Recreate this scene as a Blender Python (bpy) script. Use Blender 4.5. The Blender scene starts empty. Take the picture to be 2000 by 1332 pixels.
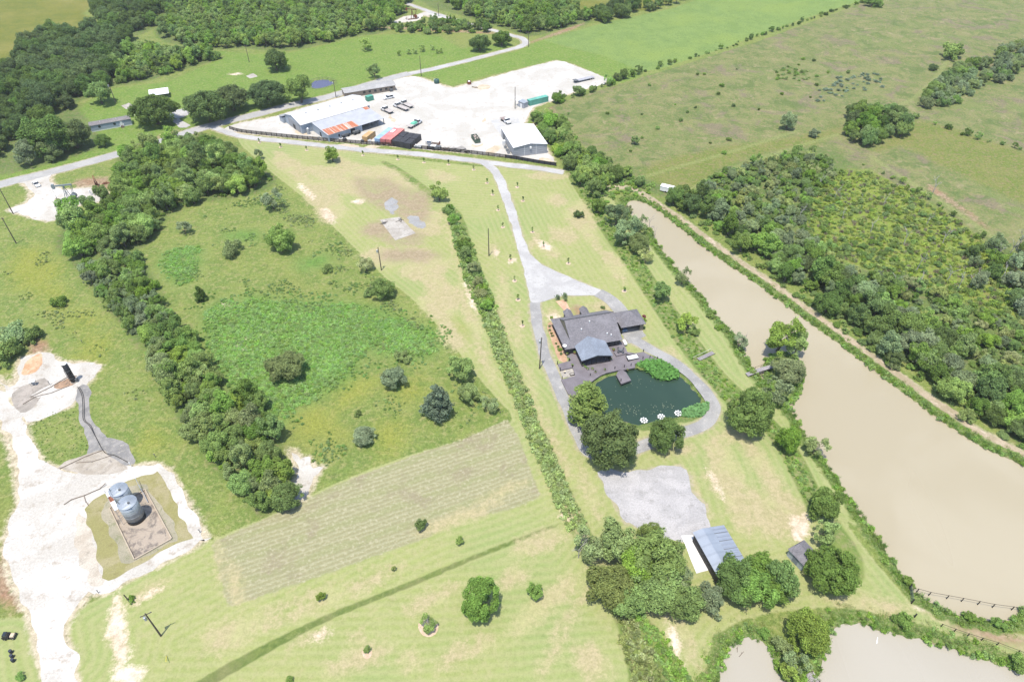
import bpy, bmesh, math, random
import numpy as np
from mathutils import Vector, Matrix
from mathutils.geometry import tessellate_polygon

# ------------------------------------------------------------------ camera, sky, sun, exposure
CAM_H = 130.0                      # drone height above the ground, metres
FOC = 1333.0                       # focal length in pixels of the 2000 px wide photograph (24 mm lens)
PITCH = math.atan(FOC / 1534.0)    # below the horizon
SUN_ELEV, SUN_AZ = math.radians(74), math.radians(22)   # shadows fall towards +Y, a little to +X

sc = bpy.context.scene
COL = sc.collection
cam_d = bpy.data.cameras.new('camera'); cam = bpy.data.objects.new('camera', cam_d); COL.objects.link(cam)
cam_d.sensor_width = 36.0; cam_d.lens = 36.0 * FOC / 2000.0
cam_d.clip_start = 1.0; cam_d.clip_end = 20000.0
cam.location = (0, 0, CAM_H); cam.rotation_euler = (math.pi / 2 - PITCH, 0, 0)
sc.camera = cam

world = bpy.data.worlds.new('World'); sc.world = world; world.use_nodes = True
wn = world.node_tree.nodes; wl = world.node_tree.links
sky = wn.new('ShaderNodeTexSky'); sky.sky_type = 'NISHITA'; sky.sun_disc = False
sky.sun_elevation = SUN_ELEV; sky.sun_rotation = math.pi + SUN_AZ
wn['Background'].inputs[1].default_value = 0.15
wl.new(sky.outputs[0], wn['Background'].inputs[0])

sun_d = bpy.data.lights.new('sun', 'SUN'); sun = bpy.data.objects.new('sun', sun_d); COL.objects.link(sun)
sun_d.energy = 3.4; sun_d.angle = math.radians(0.53); sun_d.color = (1.0, 0.94, 0.83)
_d = Vector((math.cos(SUN_ELEV) * math.sin(SUN_AZ), math.cos(SUN_ELEV) * math.cos(SUN_AZ), -math.sin(SUN_ELEV)))
sun.rotation_euler = _d.to_track_quat('-Z', 'Y').to_euler(); sun.location = (0, 0, 200)

sc.view_settings.view_transform = 'Standard'; sc.view_settings.look = 'None'
sc.view_settings.exposure = 1.08; sc.view_settings.gamma = 1.0; sc.view_settings.use_curve_mapping = False
sc.render.engine = 'CYCLES'
sc.cycles.max_bounces = 4; sc.cycles.diffuse_bounces = 2; sc.cycles.transmission_bounces = 3; sc.cycles.glossy_bounces = 2
sc.cycles.use_denoising = True

# ------------------------------------------------------------------ helpers
_c, _s = math.cos(PITCH), math.sin(PITCH)
def G(px, py, z=0.0):
    """photograph pixel -> point at height z"""
    u = (px - 1000.0) / FOC; v = (666.0 - py) / FOC
    t = (CAM_H - z) / (_s - v * _c)
    return Vector((u * t, (_c + v * _s) * t, z))
def mpp(px, py, z=0.0):
    """metres per photograph pixel (across) at that spot"""
    p = G(px, py, z)
    return (p.y * _c + (CAM_H - z) * _s) / FOC
def GP(pts, z=0.0): return np.array([G(x, y, z)[:2] for x, y in pts])
R = math.radians
rng = np.random.default_rng(11)
random.seed(5)

def smooth_poly(P, n=3, closed=True):
    """Catmull-Rom through the points"""
    P = np.asarray(P, float); out = []; N = len(P)
    for i in range(N if closed else N - 1):
        if closed: a, b, c, d = P[(i - 1) % N], P[i], P[(i + 1) % N], P[(i + 2) % N]
        else: a, b, c, d = P[max(i - 1, 0)], P[i], P[i + 1], P[min(i + 2, N - 1)]
        for k in range(n):
            t = k / n
            out.append(0.5 * ((2 * b) + (c - a) * t + (2 * a - 5 * b + 4 * c - d) * t * t + (3 * b - a - 3 * c + d) * t ** 3))
    if not closed: out.append(P[-1])
    return np.array(out)

def sdf(P, X, Y, lim=12.0):
    """signed distance (positive inside) to polygon P, clamped to +-lim"""
    P = np.asarray(P, float)
    out = np.full(X.shape, -lim)
    x0, y0 = P.min(0) - lim; x1, y1 = P.max(0) + lim
    m = (X > x0) & (X < x1) & (Y > y0) & (Y < y1)
    if not m.any(): return out
    x = X[m]; y = Y[m]; d2 = np.full(x.shape, lim * lim * 1.0); ins = np.zeros(x.shape, bool)
    for i in range(len(P)):
        ax, ay = P[i - 1]; bx, by = P[i]
        ex, ey = bx - ax, by - ay
        L = ex * ex + ey * ey + 1e-12
        t = np.clip(((x - ax) * ex + (y - ay) * ey) / L, 0, 1)
        dx = x - ax - t * ex; dy = y - ay - t * ey
        d2 = np.minimum(d2, dx * dx + dy * dy)
        if by != ay:
            c = ((ay > y) != (by > y)) & (x < ex * (y - ay) / ey + ax)
            ins ^= c
    d = np.sqrt(d2)
    out[m] = np.where(ins, d, -d)
    return out

def inside(P, x, y):
    return sdf(P, np.array([x]), np.array([y]), 0.5)[0] > 0

def rib(pts, w0, w1=None):
    """polygon of a ribbon along world polyline pts with half widths"""
    pts = np.asarray(pts, float); n = len(pts); L = []; Rr = []
    if w1 is None: w1 = w0
    for i in range(n):
        t = pts[min(i + 1, n - 1)] - pts[max(i - 1, 0)]; t = t / (np.linalg.norm(t) + 1e-9)
        nn = np.array([-t[1], t[0]]); w = w0 + (w1 - w0) * i / (n - 1)
        L.append(pts[i] + nn * w); Rr.append(pts[i] - nn * w)
    return np.array(L + Rr[::-1])

# ------------------------------------------------------------------ materials
def new_mat(name):
    m = bpy.data.materials.new(name); m.use_nodes = True
    return m, m.node_tree.nodes, m.node_tree.links, m.node_tree.nodes['Principled BSDF']
def C4(c): return (c[0], c[1], c[2], 1.0)
def mixc(nt, fac, a, b, mode='MIX'):
    n = nt.nodes.new('ShaderNodeMix'); n.data_type = 'RGBA'; n.blend_type = mode; n.clamp_factor = True
    for v, s in ((fac, n.inputs[0]), (a, n.inputs[6]), (b, n.inputs[7])):
        if hasattr(v, 'node'): nt.links.new(v, s)
        elif isinstance(v, (int, float)): s.default_value = v if s.type == 'VALUE' else (v, v, v, 1)
        else: s.default_value = C4(v)
    return n.outputs[2]
def math_n(nt, op, a, b=None, c=None, clamp=False):
    n = nt.nodes.new('ShaderNodeMath'); n.operation = op; n.use_clamp = clamp
    for v, s in zip((a, b, c), n.inputs):
        if v is None: continue
        if hasattr(v, 'node'): nt.links.new(v, s)
        else: s.default_value = v
    return n.outputs[0]
def noise_n(nt, vec, scale, detail=3.0, rough=0.55, dist=0.0):
    n = nt.nodes.new('ShaderNodeTexNoise'); n.inputs['Scale'].default_value = scale
    n.inputs['Detail'].default_value = detail; n.inputs['Roughness'].default_value = rough
    n.inputs['Distortion'].default_value = dist
    nt.links.new(vec, n.inputs['Vector'])
    return n.outputs['Fac']
def maprange(nt, v, a, b, c=0.0, d=1.0, smooth=True):
    n = nt.nodes.new('ShaderNodeMapRange'); n.interpolation_type = 'SMOOTHSTEP' if smooth else 'LINEAR'
    nt.links.new(v, n.inputs[0])
    for i, x in enumerate((a, b, c, d)): n.inputs[i + 1].default_value = x
    return n.outputs[0]
def coord(nt, kind='Object'):
    return nt.nodes.new('ShaderNodeTexCoord').outputs[kind]
def geo_pos(nt): return nt.nodes.new('ShaderNodeNewGeometry').outputs['Position']

_mats = {}
def mat(name, col, rough=0.7, metal=0.0, var=0.15, scale=1.5, col2=None, spec=0.3, bump=0.0, scale2=None):
    """weathered surface: colour broken up by two noises (world scale)"""
    if name in _mats: return _mats[name]
    m, N, L, B = new_mat(name); nt = m.node_tree
    p = coord(nt)
    a = noise_n(nt, p, scale, 4, 0.6); b = noise_n(nt, p, scale2 or scale * 7, 2, 0.6)
    f = math_n(nt, 'ADD', math_n(nt, 'MULTIPLY', a, 0.65), math_n(nt, 'MULTIPLY', b, 0.35))
    f = maprange(nt, f, 0.35, 0.65)
    lo = [x * (1 - var) for x in col]; hi = [min(1, x * (1 + var)) for x in (col2 or col)]
    L.new(mixc(nt, f, lo, hi), B.inputs['Base Color'])
    B.inputs['Roughness'].default_value = rough; B.inputs['Metallic'].default_value = metal
    B.inputs['Specular IOR Level'].default_value = spec
    if bump:
        bn = N.new('ShaderNodeBump'); bn.inputs['Strength'].default_value = bump; bn.inputs['Distance'].default_value = 0.05
        L.new(b, bn.inputs['Height']); L.new(bn.outputs[0], B.inputs['Normal'])
    _mats[name] = m
    return m

# ------------------------------------------------------------------ mesh building
def link_mesh(name, me, m, parent=None, loc=None):
    o = bpy.data.objects.new(name, me); COL.objects.link(o)
    if m is not None and len(me.materials) == 0: me.materials.append(m)
    if parent is not None: o.parent = parent
    if loc is not None: o.location = loc
    return o
def tag(o, label=None, cat=None, group=None, kind=None):
    if label: o['label'] = label
    if cat: o['category'] = cat
    if group: o['group'] = group
    if kind: o['kind'] = kind
    return o
def empty(name, loc, rz=0.0, label=None, cat=None, group=None):
    o = bpy.data.objects.new(name, None); COL.objects.link(o)
    o.location = loc; o.rotation_euler = (0, 0, rz); o.empty_display_size = 0.5
    return tag(o, label, cat, group)

class MB:
    """collects simple solids; build() links them as one mesh object"""
    def __init__(s): s.v = []; s.f = []
    def add(s, vs, fs):
        k = len(s.v); s.v += [tuple(v) for v in vs]; s.f += [tuple(i + k for i in f) for f in fs]; return s
    def box(s, x0, x1, y0, y1, z0, z1):
        return s.add([(x0, y0, z0), (x1, y0, z0), (x1, y1, z0), (x0, y1, z0), (x0, y0, z1), (x1, y0, z1), (x1, y1, z1), (x0, y1, z1)],
                     [(0, 3, 2, 1), (4, 5, 6, 7), (0, 1, 5, 4), (1, 2, 6, 5), (2, 3, 7, 6), (3, 0, 4, 7)])
    def hexa(s, b, t):
        """8 corners: bottom ring b, top ring t (counter-clockwise)"""
        n = len(b)
        return s.add(list(b) + list(t), [tuple(range(n))[::-1], tuple(range(n, 2 * n))] + [(i, (i + 1) % n, n + (i + 1) % n, n + i) for i in range(n)])
    def prism(s, poly, z0, z1):
        return s.hexa([(x, y, z0) for x, y in poly], [(x, y, z1) for x, y in poly])
    def cyl(s, a, b, r0, r1=None, n=8, cap=True):
        a = Vector(a); b = Vector(b); r1 = r0 if r1 is None else r1
        d = (b - a); q = d.to_track_quat('Z', 'Y')
        ra = []; rb = []
        for i in range(n):
            e = Vector((math.cos(2 * math.pi * i / n), math.sin(2 * math.pi * i / n), 0)); e = q @ e
            ra.append(a + e * r0); rb.append(b + e * r1)
        fs = [(i, (i + 1) % n, n + (i + 1) % n, n + i) for i in range(n)]
        if cap: fs += [tuple(range(n))[::-1], tuple(range(n, 2 * n))]
        return s.add(ra + rb, fs)
    def tube(s, pts, r, n=6):
        for a, b in zip(pts[:-1], pts[1:]): s.cyl(a, b, r, r, n)
        return s
    def beam(s, a, b, w, h):
        """rectangular bar from a to b, width w (horizontal), height h"""
        a = Vector(a); b = Vector(b); d = (b - a).normalized()
        side = d.cross(Vector((0, 0, 1)))
        if side.length < 1e-4: side = Vector((1, 0, 0))
        side.normalize(); up = side.cross(d)
        sv, uv = side * w / 2, up * h / 2
        return s.hexa([a - sv - uv, a + sv - uv, a + sv + uv, a - sv + uv], [b - sv - uv, b + sv - uv, b + sv + uv, b - sv + uv])
    def slab(s, quad, th):
        """thick panel: quad of 3D points, thickness th below"""
        q = [Vector(p) for p in quad]
        n = (q[1] - q[0]).cross(q[-1] - q[0]).normalized()
        if n.z < 0: n = -n
        return s.hexa([p - n * th for p in q], q)
    def lathe(s, prof, n=16, at=(0, 0, 0)):
        k = len(s.v); ax, ay, az = at
        for r, z in prof:
            for i in range(n):
                t = 2 * math.pi * i / n; s.v.append((ax + r * math.cos(t), ay + r * math.sin(t), az + z))
        for j in range(len(prof) - 1):
            for i in range(n):
                s.f.append((k + j * n + i, k + j * n + (i + 1) % n, k + (j + 1) * n + (i + 1) % n, k + (j + 1) * n + i))
        s.f.append(tuple(k + i for i in range(n))[::-1]); s.f.append(tuple(k + (len(prof) - 1) * n + i for i in range(n)))
        return s
    def mesh(s, name, smooth=False):
        me = bpy.data.meshes.new(name); me.from_pydata(s.v, [], s.f); me.update()
        bm = bmesh.new(); bm.from_mesh(me); bmesh.ops.recalc_face_normals(bm, faces=bm.faces)
        bm.to_mesh(me); bm.free()
        if smooth:
            me.polygons.foreach_set('use_smooth', [True] * len(me.polygons))
        return me
    def build(s, name, m, parent=None, smooth=False, loc=None):
        return link_mesh(name, s.mesh(name, smooth), m, parent, loc)

def copy_tree(o, parent=None):
    c = o.copy(); COL.objects.link(c); c.parent = parent
    for ch in [x for x in bpy.data.objects if x.parent is o]: copy_tree(ch, c)
    return c
# ================================================================== GROUND LAYOUT (pixel outlines dropped onto the ground plane)
POND1 = [(1222,398),(1236,389),(1262,395),(1292,413),(1332,445),(1382,485),(1432,520),(1500,567),(1560,612),(1620,655),(1680,700),(1740,745),(1800,790),(1860,833),(1925,872),(2000,907),
         (2130,985),(2260,1090),(2260,1240),(2120,1235),(2010,1188),(1992,1192),(1986,1206),(1960,1211),(1905,1206),(1855,1192),(1810,1168),(1782,1146),(1742,1086),(1702,1030),(1662,972),(1624,912),(1602,888),(1572,842),(1545,800),(1520,775),(1495,748),(1470,716),(1450,682),(1430,650),(1400,615),(1370,576),(1342,548),(1312,512),(1283,473),(1270,446),(1236,424)]
ISLAND = [(1498,700),(1520,690),(1545,690),(1566,712),(1566,745),(1556,775),(1538,795),(1518,780),(1502,752),(1496,726)]
POND2 = [(1385,1460),(1405,1330),(1414,1288),(1424,1262),(1450,1247),(1480,1246),(1500,1260),(1516,1288),(1528,1320),(1545,1345),(1580,1350),(1600,1315),(1612,1270),(1622,1235),(1642,1216),(1690,1217),(1732,1232),(1800,1246),(1860,1265),(1930,1287),(2000,1312),(2100,1360),(2200,1480)]
POND3 = [(1150,778),(1160,752),(1176,738),(1205,728),(1250,716),(1300,706),(1330,733),(1350,753),(1366,774),(1370,788),(1356,799),(1336,808),(1300,817),(1258,825),(1225,822),(1190,815),(1160,800)]
POND4 = [(606,163),(614,157),(632,154),(647,158),(647,163),(636,168),(614,171)]
PW = {k: smooth_poly(GP(v), 3) for k, v in dict(a=POND1, b=POND2, c=POND3, d=POND4).items()}
ISLW = smooth_poly(GP(ISLAND), 3)

Z = {}   # zone name -> list of world polygons
def zone(name, *polys, sm=2):
    for p in polys: Z.setdefault(name, []).append(smooth_poly(GP(p), sm) if sm > 1 else GP(p))
def blob(name, px, py, w, h, rot=0, seed=0):
    """soft irregular patch: size in photo pixels"""
    r = np.random.default_rng(int(px * 7 + py * 13 + seed)); pts = []
    for k in range(12):
        t = 2 * math.pi * k / 12; q = 1 + r.uniform(-.28, .28)
        x = w / 2 * math.cos(t) * q; y = h / 2 * math.sin(t) * q
        pts.append((px + x * math.cos(R(rot)) - y * math.sin(R(rot)), py + x * math.sin(R(rot)) + y * math.cos(R(rot))))
    zone(name, pts)

zone('olive', [(-900,-250),(480,-120),(190,0),(190,40),(250,75),(180,60),(60,85),(0,145),(-200,260),(-700,300)])
zone('olive', [(1000,-60),(1500,-120),(1330,0),(1230,22),(1160,28),(1060,5)])
zone('bright', [(-300,450),(-60,365),(130,330),(215,300),(360,252),(520,215),(700,168),(830,138),(930,112),(1000,92),(985,84),(900,95),(860,72),(760,68),(690,75),(560,105),(440,112),(330,160),(225,172),(150,215),(60,300),(-200,380)])
zone('bright', [(800,148),(900,126),(1010,100),(1060,78),(1095,90),(1180,110),(1260,135),(1200,165),(1130,128),(1085,120),(950,148),(880,168),(850,152)])
zone('bright', [(440,110),(330,85),(300,60),(380,20),(420,100),(560,103),(500,122),(420,130)])
zone('palefield', [(1060,80),(1180,45),(1310,18),(1420,-20),(1800,-60),(1690,0),(1560,40),(1420,92),(1290,135),(1255,140),(1180,110)], sm=1)
zone('scrub', [(1060,215),(1120,192),(1200,168),(1300,138),(1480,82),(1690,5),(1850,-60),(2600,-60),(2900,300),(2500,760),(2010,640),(1960,500),(1700,330),(1640,330),(1400,320),(1330,390),(1280,355),(1180,320),(1110,260)], sm=1)
zone('scrubgreen', [(1700,300),(1760,285),(1830,320),(2000,400),(2300,560),(2300,420),(2000,300),(1800,235),(1740,270)])
zone('scrubgreen', [(1250,330),(1420,285),(1560,268),(1640,250),(1600,282),(1450,310),(1330,385)])
zone('lawn', [(462,268),(560,281),(700,298),(860,318),(948,326),(1020,330),(1098,338),(1112,352),(1140,398),(1180,458),(1230,525),(1280,592),(1330,662),(1372,715),(1420,752),(1470,800),(1535,870),(1575,960),(1598,1012),(1632,1000),(1700,1085),(1770,1165),(1800,1190),(1880,1215),(2005,1240),(2200,1290),(2200,1340),(2000,1290),(1860,1240),(1700,1192),(1580,1188),(1450,1210),(1398,1250),(1382,1300),(1400,1420),(110,1480),(140,1290),(128,1215),(190,1168),(405,1058),(520,1010),(640,950),(800,888),(905,860),(1000,822),(975,785),(935,738),(890,680),(845,625),(800,580),(755,545),(728,518),(680,472),(638,430),(595,388),(540,345),(500,310)])
zone('lawn', [(-200,1290),(-60,1225),(20,1205),(62,1215),(76,1280),(95,1360),(40,1480),(-200,1500)])
zone('lawn', [(1168,372),(1212,440),(1262,518),(1302,578),(1352,648),(1392,700),(1420,735),(1490,800),(1535,845),(1575,905),(1612,985),(1640,1012),(1690,1030),(1655,975),(1615,912),(1590,880),(1540,812),(1488,757),(1462,722),(1440,684),(1392,620),(1334,552),(1275,477),(1225,432),(1190,380)])
zone('crop', [(412,1060),(520,1012),(660,945),(810,888),(905,858),(990,818),(1012,850),(1030,900),(1056,970),(1000,995),(870,1020),(840,1048),(800,1062),(640,1120),(445,1186),(428,1120)], sm=1)
zone('weed', [(398,612),(440,585),(520,576),(620,588),(680,592),(740,602),(800,628),(862,642),(872,662),(850,690),(800,703),(725,690),(700,702),(690,740),(640,770),(600,792),(562,822),(540,832),(490,800),(450,760),(428,720),(400,672)])
zone('weed', [(318,498),(352,485),(392,486),(396,505),(372,545),(345,556),(315,525)])
zone('weed', [(440,455),(500,450),(500,470),(450,470)]); zone('weed', [(580,510),(640,495),(640,515),(590,530)])
zone('ditch', [(868,393),(902,418),(920,470),(948,545),(972,603),(1002,690),(1034,772),(1077,870),(1117,962),(1152,1035),(1185,1100),(1260,1200),(1300,1250),(1360,1340),(1400,1420),(1250,1420),(1225,1300),(1200,1210),(1150,1110),(1110,1032),(1075,950),(1035,865),(1002,778),(970,700),(945,622),(915,555),(893,480),(880,420)])
zone('ditch', [(740,312),(775,325),(820,355),(850,380),(842,390),(805,362),(765,335)])
zone('ditch', [(1128,370),(1182,465),(1232,535),(1275,602),(1335,692),(1382,748),(1420,790),(1480,830),(1520,880),(1560,960),(1590,1010),(1612,985),(1575,905),(1535,845),(1490,800),(1420,735),(1392,700),(1352,648),(1302,578),(1262,518),(1212,440),(1165,370)])
zone('ditch', [(1612,1000),(1668,1060),(1690,1110),(1680,1140),(1640,1150),(1600,1120)])
zone('ditchline', [(380,1332),(520,1255),(660,1190),(800,1135),(920,1085),(1080,1024),(1082,1031),(920,1095),(800,1147),(660,1203),(530,1270),(400,1345)])
zone('marsh', [(1585,482),(1565,430),(1590,370),(1640,335),(1700,338),(1790,380),(1870,432),(1960,512),(2010,600),(1960,622),(1900,596),(1820,565),(1750,540),(1680,520)])
zone('wood', [(0,160),(60,85),(180,62),(250,72),(255,98),(232,130),(216,168),(172,192),(150,205),(190,260),(190,290),(60,330),(-60,345),(-250,300)])
zone('wood', [(190,0),(345,0),(345,20),(300,52),(262,72),(192,42)]); zone('wood', [(345,0),(500,-60),(800,-60),(800,15),(765,60),(700,70),(640,85),(560,100),(480,95),(420,97),(330,85),(300,58),(340,22)])
zone('wood', [(205,145),(250,97),(330,102),(410,98),(425,116),(380,130),(300,155),(222,168)])
zone('wood', [(820,0),(1000,-40),(1060,0),(1160,40),(1090,60),(1030,72),(985,56),(900,30)])
zone('wood', [(240,290),(330,266),(400,262),(460,292),(505,322),(540,350),(510,375),(440,390),(400,395),(330,420),(300,470),(260,490),(180,512),(120,500),(110,470),(130,440),(170,412),(212,392),(240,370),(226,330)])
zone('wood', [(290,640),(370,640),(385,690),(420,740),(480,780),(530,800),(545,860),(560,920),(570,990),(500,1005),(480,960),(440,930),(400,890),(350,820),(310,740)])
zone('wood', [(140,515),(200,500),(260,495),(300,540),(325,600),(352,640),(300,690),(255,655),(220,612),(190,572)])
zone('wood', [(1040,228),(1075,222),(1130,290),(1190,328),(1245,345),(1300,362),(1345,395),(1420,455),(1500,512),(1600,572),(1700,652),(1800,722),(1880,782),(1950,832),(2010,884),(2200,990),(2300,700),(2010,610),(1960,610),(1880,560),(1780,500),(1680,475),(1605,470),(1640,370),(1700,345),(1640,300),(1560,288),(1470,312),(1400,332),(1352,378),(1290,385),(1235,358),(1185,362),(1162,400),(1118,352),(1090,308),(1060,270)], sm=1)
# dry and bare patches in the mown grass
for b in [(620,375,140,22,40),(585,330,60,18,0),(690,330,70,20,30),(760,365,110,60,20),(820,440,110,50,-10),(770,500,130,40,0),(880,460,14,80,-15),(905,545,12,100,-20),(850,600,60,50,30),(640,400,90,60,35),
          (1045,470,20,40,30),(1075,490,50,20,30),(1160,470,16,70,-35),(1085,390,40,30,0),(1075,345,80,18,0),(965,490,18,24,0),(985,560,20,60,-10),(1010,640,14,80,-5),(1035,740,12,60,-15),(1310,690,40,20,40),
          (1420,900,26,140,-30),(1500,930,40,150,-32),(1560,1010,30,90,-30),(1440,850,80,30,-10),(1090,880,14,120,-22),(1150,960,14,120,-22),(840,1170,120,30,-25),(1050,1060,110,40,-20),(730,1130,110,26,-25),(460,1150,30,90,-10),
          (1120,1190,160,16,-50),(1090,1260,150,16,-58),(1700,1180,160,30,10),(1340,1250,26,120,-25),(1290,1190,60,30,0),(290,1150,90,16,-25),(1880,1215,200,20,15),(600,1245,60,14,-25),(430,1100,14,70,-10),
          (1180,600,60,26,10),(1080,615,30,30,0),(1180,1100,60,16,-20),(980,960,100,14,-22),(700,1250,30,30,0),(940,1260,60,26,-30),(800,1290,40,30,0),(1360,960,18,100,-28),
          (650,290,200,8,6),(860,345,60,26,10),(920,620,22,120,-22),(945,700,18,90,-25),(560,1180,160,12,-20),(1000,1130,70,30,-20),(1240,640,30,50,-30),(1430,960,60,200,-32),(1490,1000,46,150,-34),(1400,880,40,60,-30),(1540,1010,60,110,-28),(1330,880,70,20,-5),(660,350,150,40,25),(560,320,60,30,30),(720,340,120,30,15),(830,520,90,60,10),(860,580,70,90,-20),(880,650,40,90,-30),(1120,1010,26,130,-24),(1060,830,16,120,-22),(1000,720,16,140,-20),(985,620,20,100,-12),(900,1010,160,24,-20),(600,1190,200,24,-22),(1060,1180,150,40,-40),(700,1290,120,40,-20),(1150,1290,60,90,-30),(890,1280,90,40,-30),(450,1240,120,50,-25),(1140,430,50,80,-30),(1100,460,60,30,20),(1200,520,30,70,-35)]:
    blob('dry', *b)
for b in [(600,375,40,12,40),(640,420,16,40,-40),(700,395,24,10,0),(230,1240,34,150,-8),(250,1320,60,40,0),(285,1165,60,10,-30),(1065,480,40,12,35),(968,494,14,14,0),(1000,510,12,10,0),(895,470,8,60,-12),(918,575,9,70,-20),
          (1105,1005,26,16,0),(630,1240,40,14,-20),(1560,1030,40,50,0),(1080,620,20,12,0),(480,675,30,30,0),(450,670,12,24,0),(430,600,30,8,-20),(1395,940,8,70,-28),(1545,800,16,8,0),
          (1330,1180,40,30,30),(1315,1250,14,80,-20),(1820,1190,60,10,12),(460,145,30,4,0)]:
    blob('bare', *b)
for b in [(18,1130,70,130,0),(185,362,90,26,-5),(125,405,60,30,-40),(930,262,30,10,-10),(75,690,50,40,-50),(1060,230,50,14,-40),(870,60,300,5,3),(1090,65,120,5,-20),(420,305,90,8,-25),(330,262,60,8,-15),
          (1930,1235,160,26,14),(1130,610,30,14,50),(1860,395,160,10,35)]:
    blob('dirt', *b)
for b in [(775,385,150,60,25),(770,458,150,40,10),(740,380,60,40,0),(800,500,110,26,0)]: blob('brownturf', *b)
TRACKS = [[(1330,388),(1380,352),(1450,322),(1540,292),(1640,262)],[(1640,236),(1700,220),(1760,205),(1800,180),(1830,150),(1852,118),(1880,100)],[(1700,305),(1760,345),(1840,395),(1920,450),(2000,500)],[(1260,345),(1340,322),(1450,290),(1560,255)]]
for tr in TRACKS: Z.setdefault('tracks', []).append(rib(smooth_poly(GP(tr), 4, False), 1.1))
for b in [(90,570,120,40,30),(60,520,100,80,0),(690,770,90,40,-30),(760,850,60,70,0),(880,640,60,30,20),(300,860,60,40,-20),(180,690,60,90,40),(160,630,60,30,0),(620,830,90,60,0),(800,760,60,40,0)]:
    blob('yellow', *b)
# roads and hard surfaces (world outlines; each becomes a sheet of its own)
MAINROAD = [(-260,442),(-120,402),(0,361),(60,346),(140,326),(220,304),(300,282),(370,258),(430,241),(500,224),(560,208),(640,190),(700,172),(760,154),(800,144)]
LANE = [(800,144),(850,134),(920,117),(985,100),(1015,92),(1026,84),(1018,75),(1000,70),(960,59),(900,43),(850,27),(790,6),(740,-10)]
FENCEDRIVE = [(384,253),(412,249),(440,258),(480,268),(560,277),(640,286),(720,294),(800,300),(900,311),(970,320),(1040,328),(1101,337)]
DRIVE = [(938,318),(962,340),(978,378),(990,412),(1000,448),(1012,486),(1022,520),(1030,556),(1036,589),(1055,590),(1080,583),(1105,578),(1150,577),(1188,579),(1172,566),(1140,553),(1108,540),(1074,525),(1050,511),(1035,494),(1022,462),(1011,426),(1001,392),(989,360),(978,340),(968,326)]
LOOP_L = [(1045,590),(1047,620),(1058,670),(1072,712),(1085,742),(1099,778),(1114,812),(1132,852),(1150,880),(1200,890),(1260,868),(1310,850),(1350,839),(1378,827),(1391,808),(1392,790),(1380,767),(1352,737),(1316,708),(1285,690),(1245,668),(1225,655)]
LOOP_R = [(1168,572),(1188,583),(1206,600),(1222,622)]
YARD = [(432,256),(470,240),(540,228),(590,212),(640,198),(700,180),(760,160),(800,150),(822,152),(850,162),(884,172),(930,160),(1010,138),(1086,119),(1120,128),(1190,157),(1150,172),(1100,188),(1070,200),(1042,210),(1030,228),(1022,250),(1045,268),(1068,292),(1082,316),(1040,312),(960,303),(880,296),(780,286),(680,278),(560,268),(470,260)]
OILPAD = [(0,742),(22,780),(52,826),(100,806),(140,792),(160,760),(196,716),(160,708),(120,708),(92,690),(70,692),(40,700),(30,740),(20,755)]
OILROAD = [(-60,640),(-4,742),(22,782),(48,830),(52,850),(82,905),(112,915),(150,920),(236,905),(262,912),(300,906),(328,916),(402,1046),(392,1060),(196,1160),(178,1158),(130,1210),(124,1232),(138,1280),(152,1345),(170,1480),(110,1480),(95,1345),(80,1290),(66,1240),(60,1205),(36,1165),(16,1105),(9,1060),(24,1012),(38,985),(32,925),(16,862),(-10,810),(-120,700)]
TANKDITCH = [(164,994),(206,962),(235,945),(300,925),(314,930),(368,1038),(362,1055),(214,1130),(200,1110),(180,1050)]
TANKPAD = [(200,1000),(225,965),(282,948),(345,1040),(330,1062),(255,1098),(232,1080)]
WELLPAD = [(30,352),(62,345),(105,337),(98,352),(120,372),(175,366),(210,376),(205,392),(150,402),(120,425),(95,432),(62,425),(30,415),(15,410),(55,395),(58,372),(45,360)]
PARKING = [(1168,924),(1210,920),(1250,918),(1330,910),(1348,930),(1352,960),(1380,985),(1378,1010),(1390,1050),(1345,1060),(1285,1040),(1220,1022),(1200,985)]
LEVEE = [(1182,372),(1196,366),(1222,367),(1250,376),(1290,402),(1330,428),(1380,466),(1440,508),(1500,548),(1560,592),(1620,636),(1680,680),(1740,722),(1800,766),(1860,808),(1920,846),(2000,888),(2140,970)]
SANDFORK = [(566,880),(578,882),(585,900),(600,893),(612,912),(630,912),(612,935),(606,955),(590,975),(570,968),(575,945),(583,925),(575,900)]
FARPAD = [(770,44),(790,33),(815,30),(835,22),(866,33),(850,36),(825,30),(818,40),(790,44)]
HOUSE_SLABS = dict(slab1=[(742,430),(780,424),(812,456),(772,470)])
DRV_TRAILER = [(330,222),(362,213),(368,226),(350,232),(372,246),(352,250)]
gravel_sd = [YARD, OILPAD, OILROAD, WELLPAD]
zone('halo', YARD, OILPAD, OILROAD, WELLPAD, SANDFORK, FARPAD, sm=1)
zone('halo2', DRIVE, PARKING, sm=1)
for pts, w in ((MAINROAD, 3.4), (LANE, 2.4), (FENCEDRIVE, 2.2), (LEVEE, 1.3)): Z.setdefault('halo2', []).append(rib(smooth_poly(GP(pts), 4, False), w))
for pts in (LOOP_L, LOOP_R): Z.setdefault('halo2', []).append(rib(smooth_poly(GP(pts), 4, False), 1.9))
zone('algae', TANKDITCH, sm=1)

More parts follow.
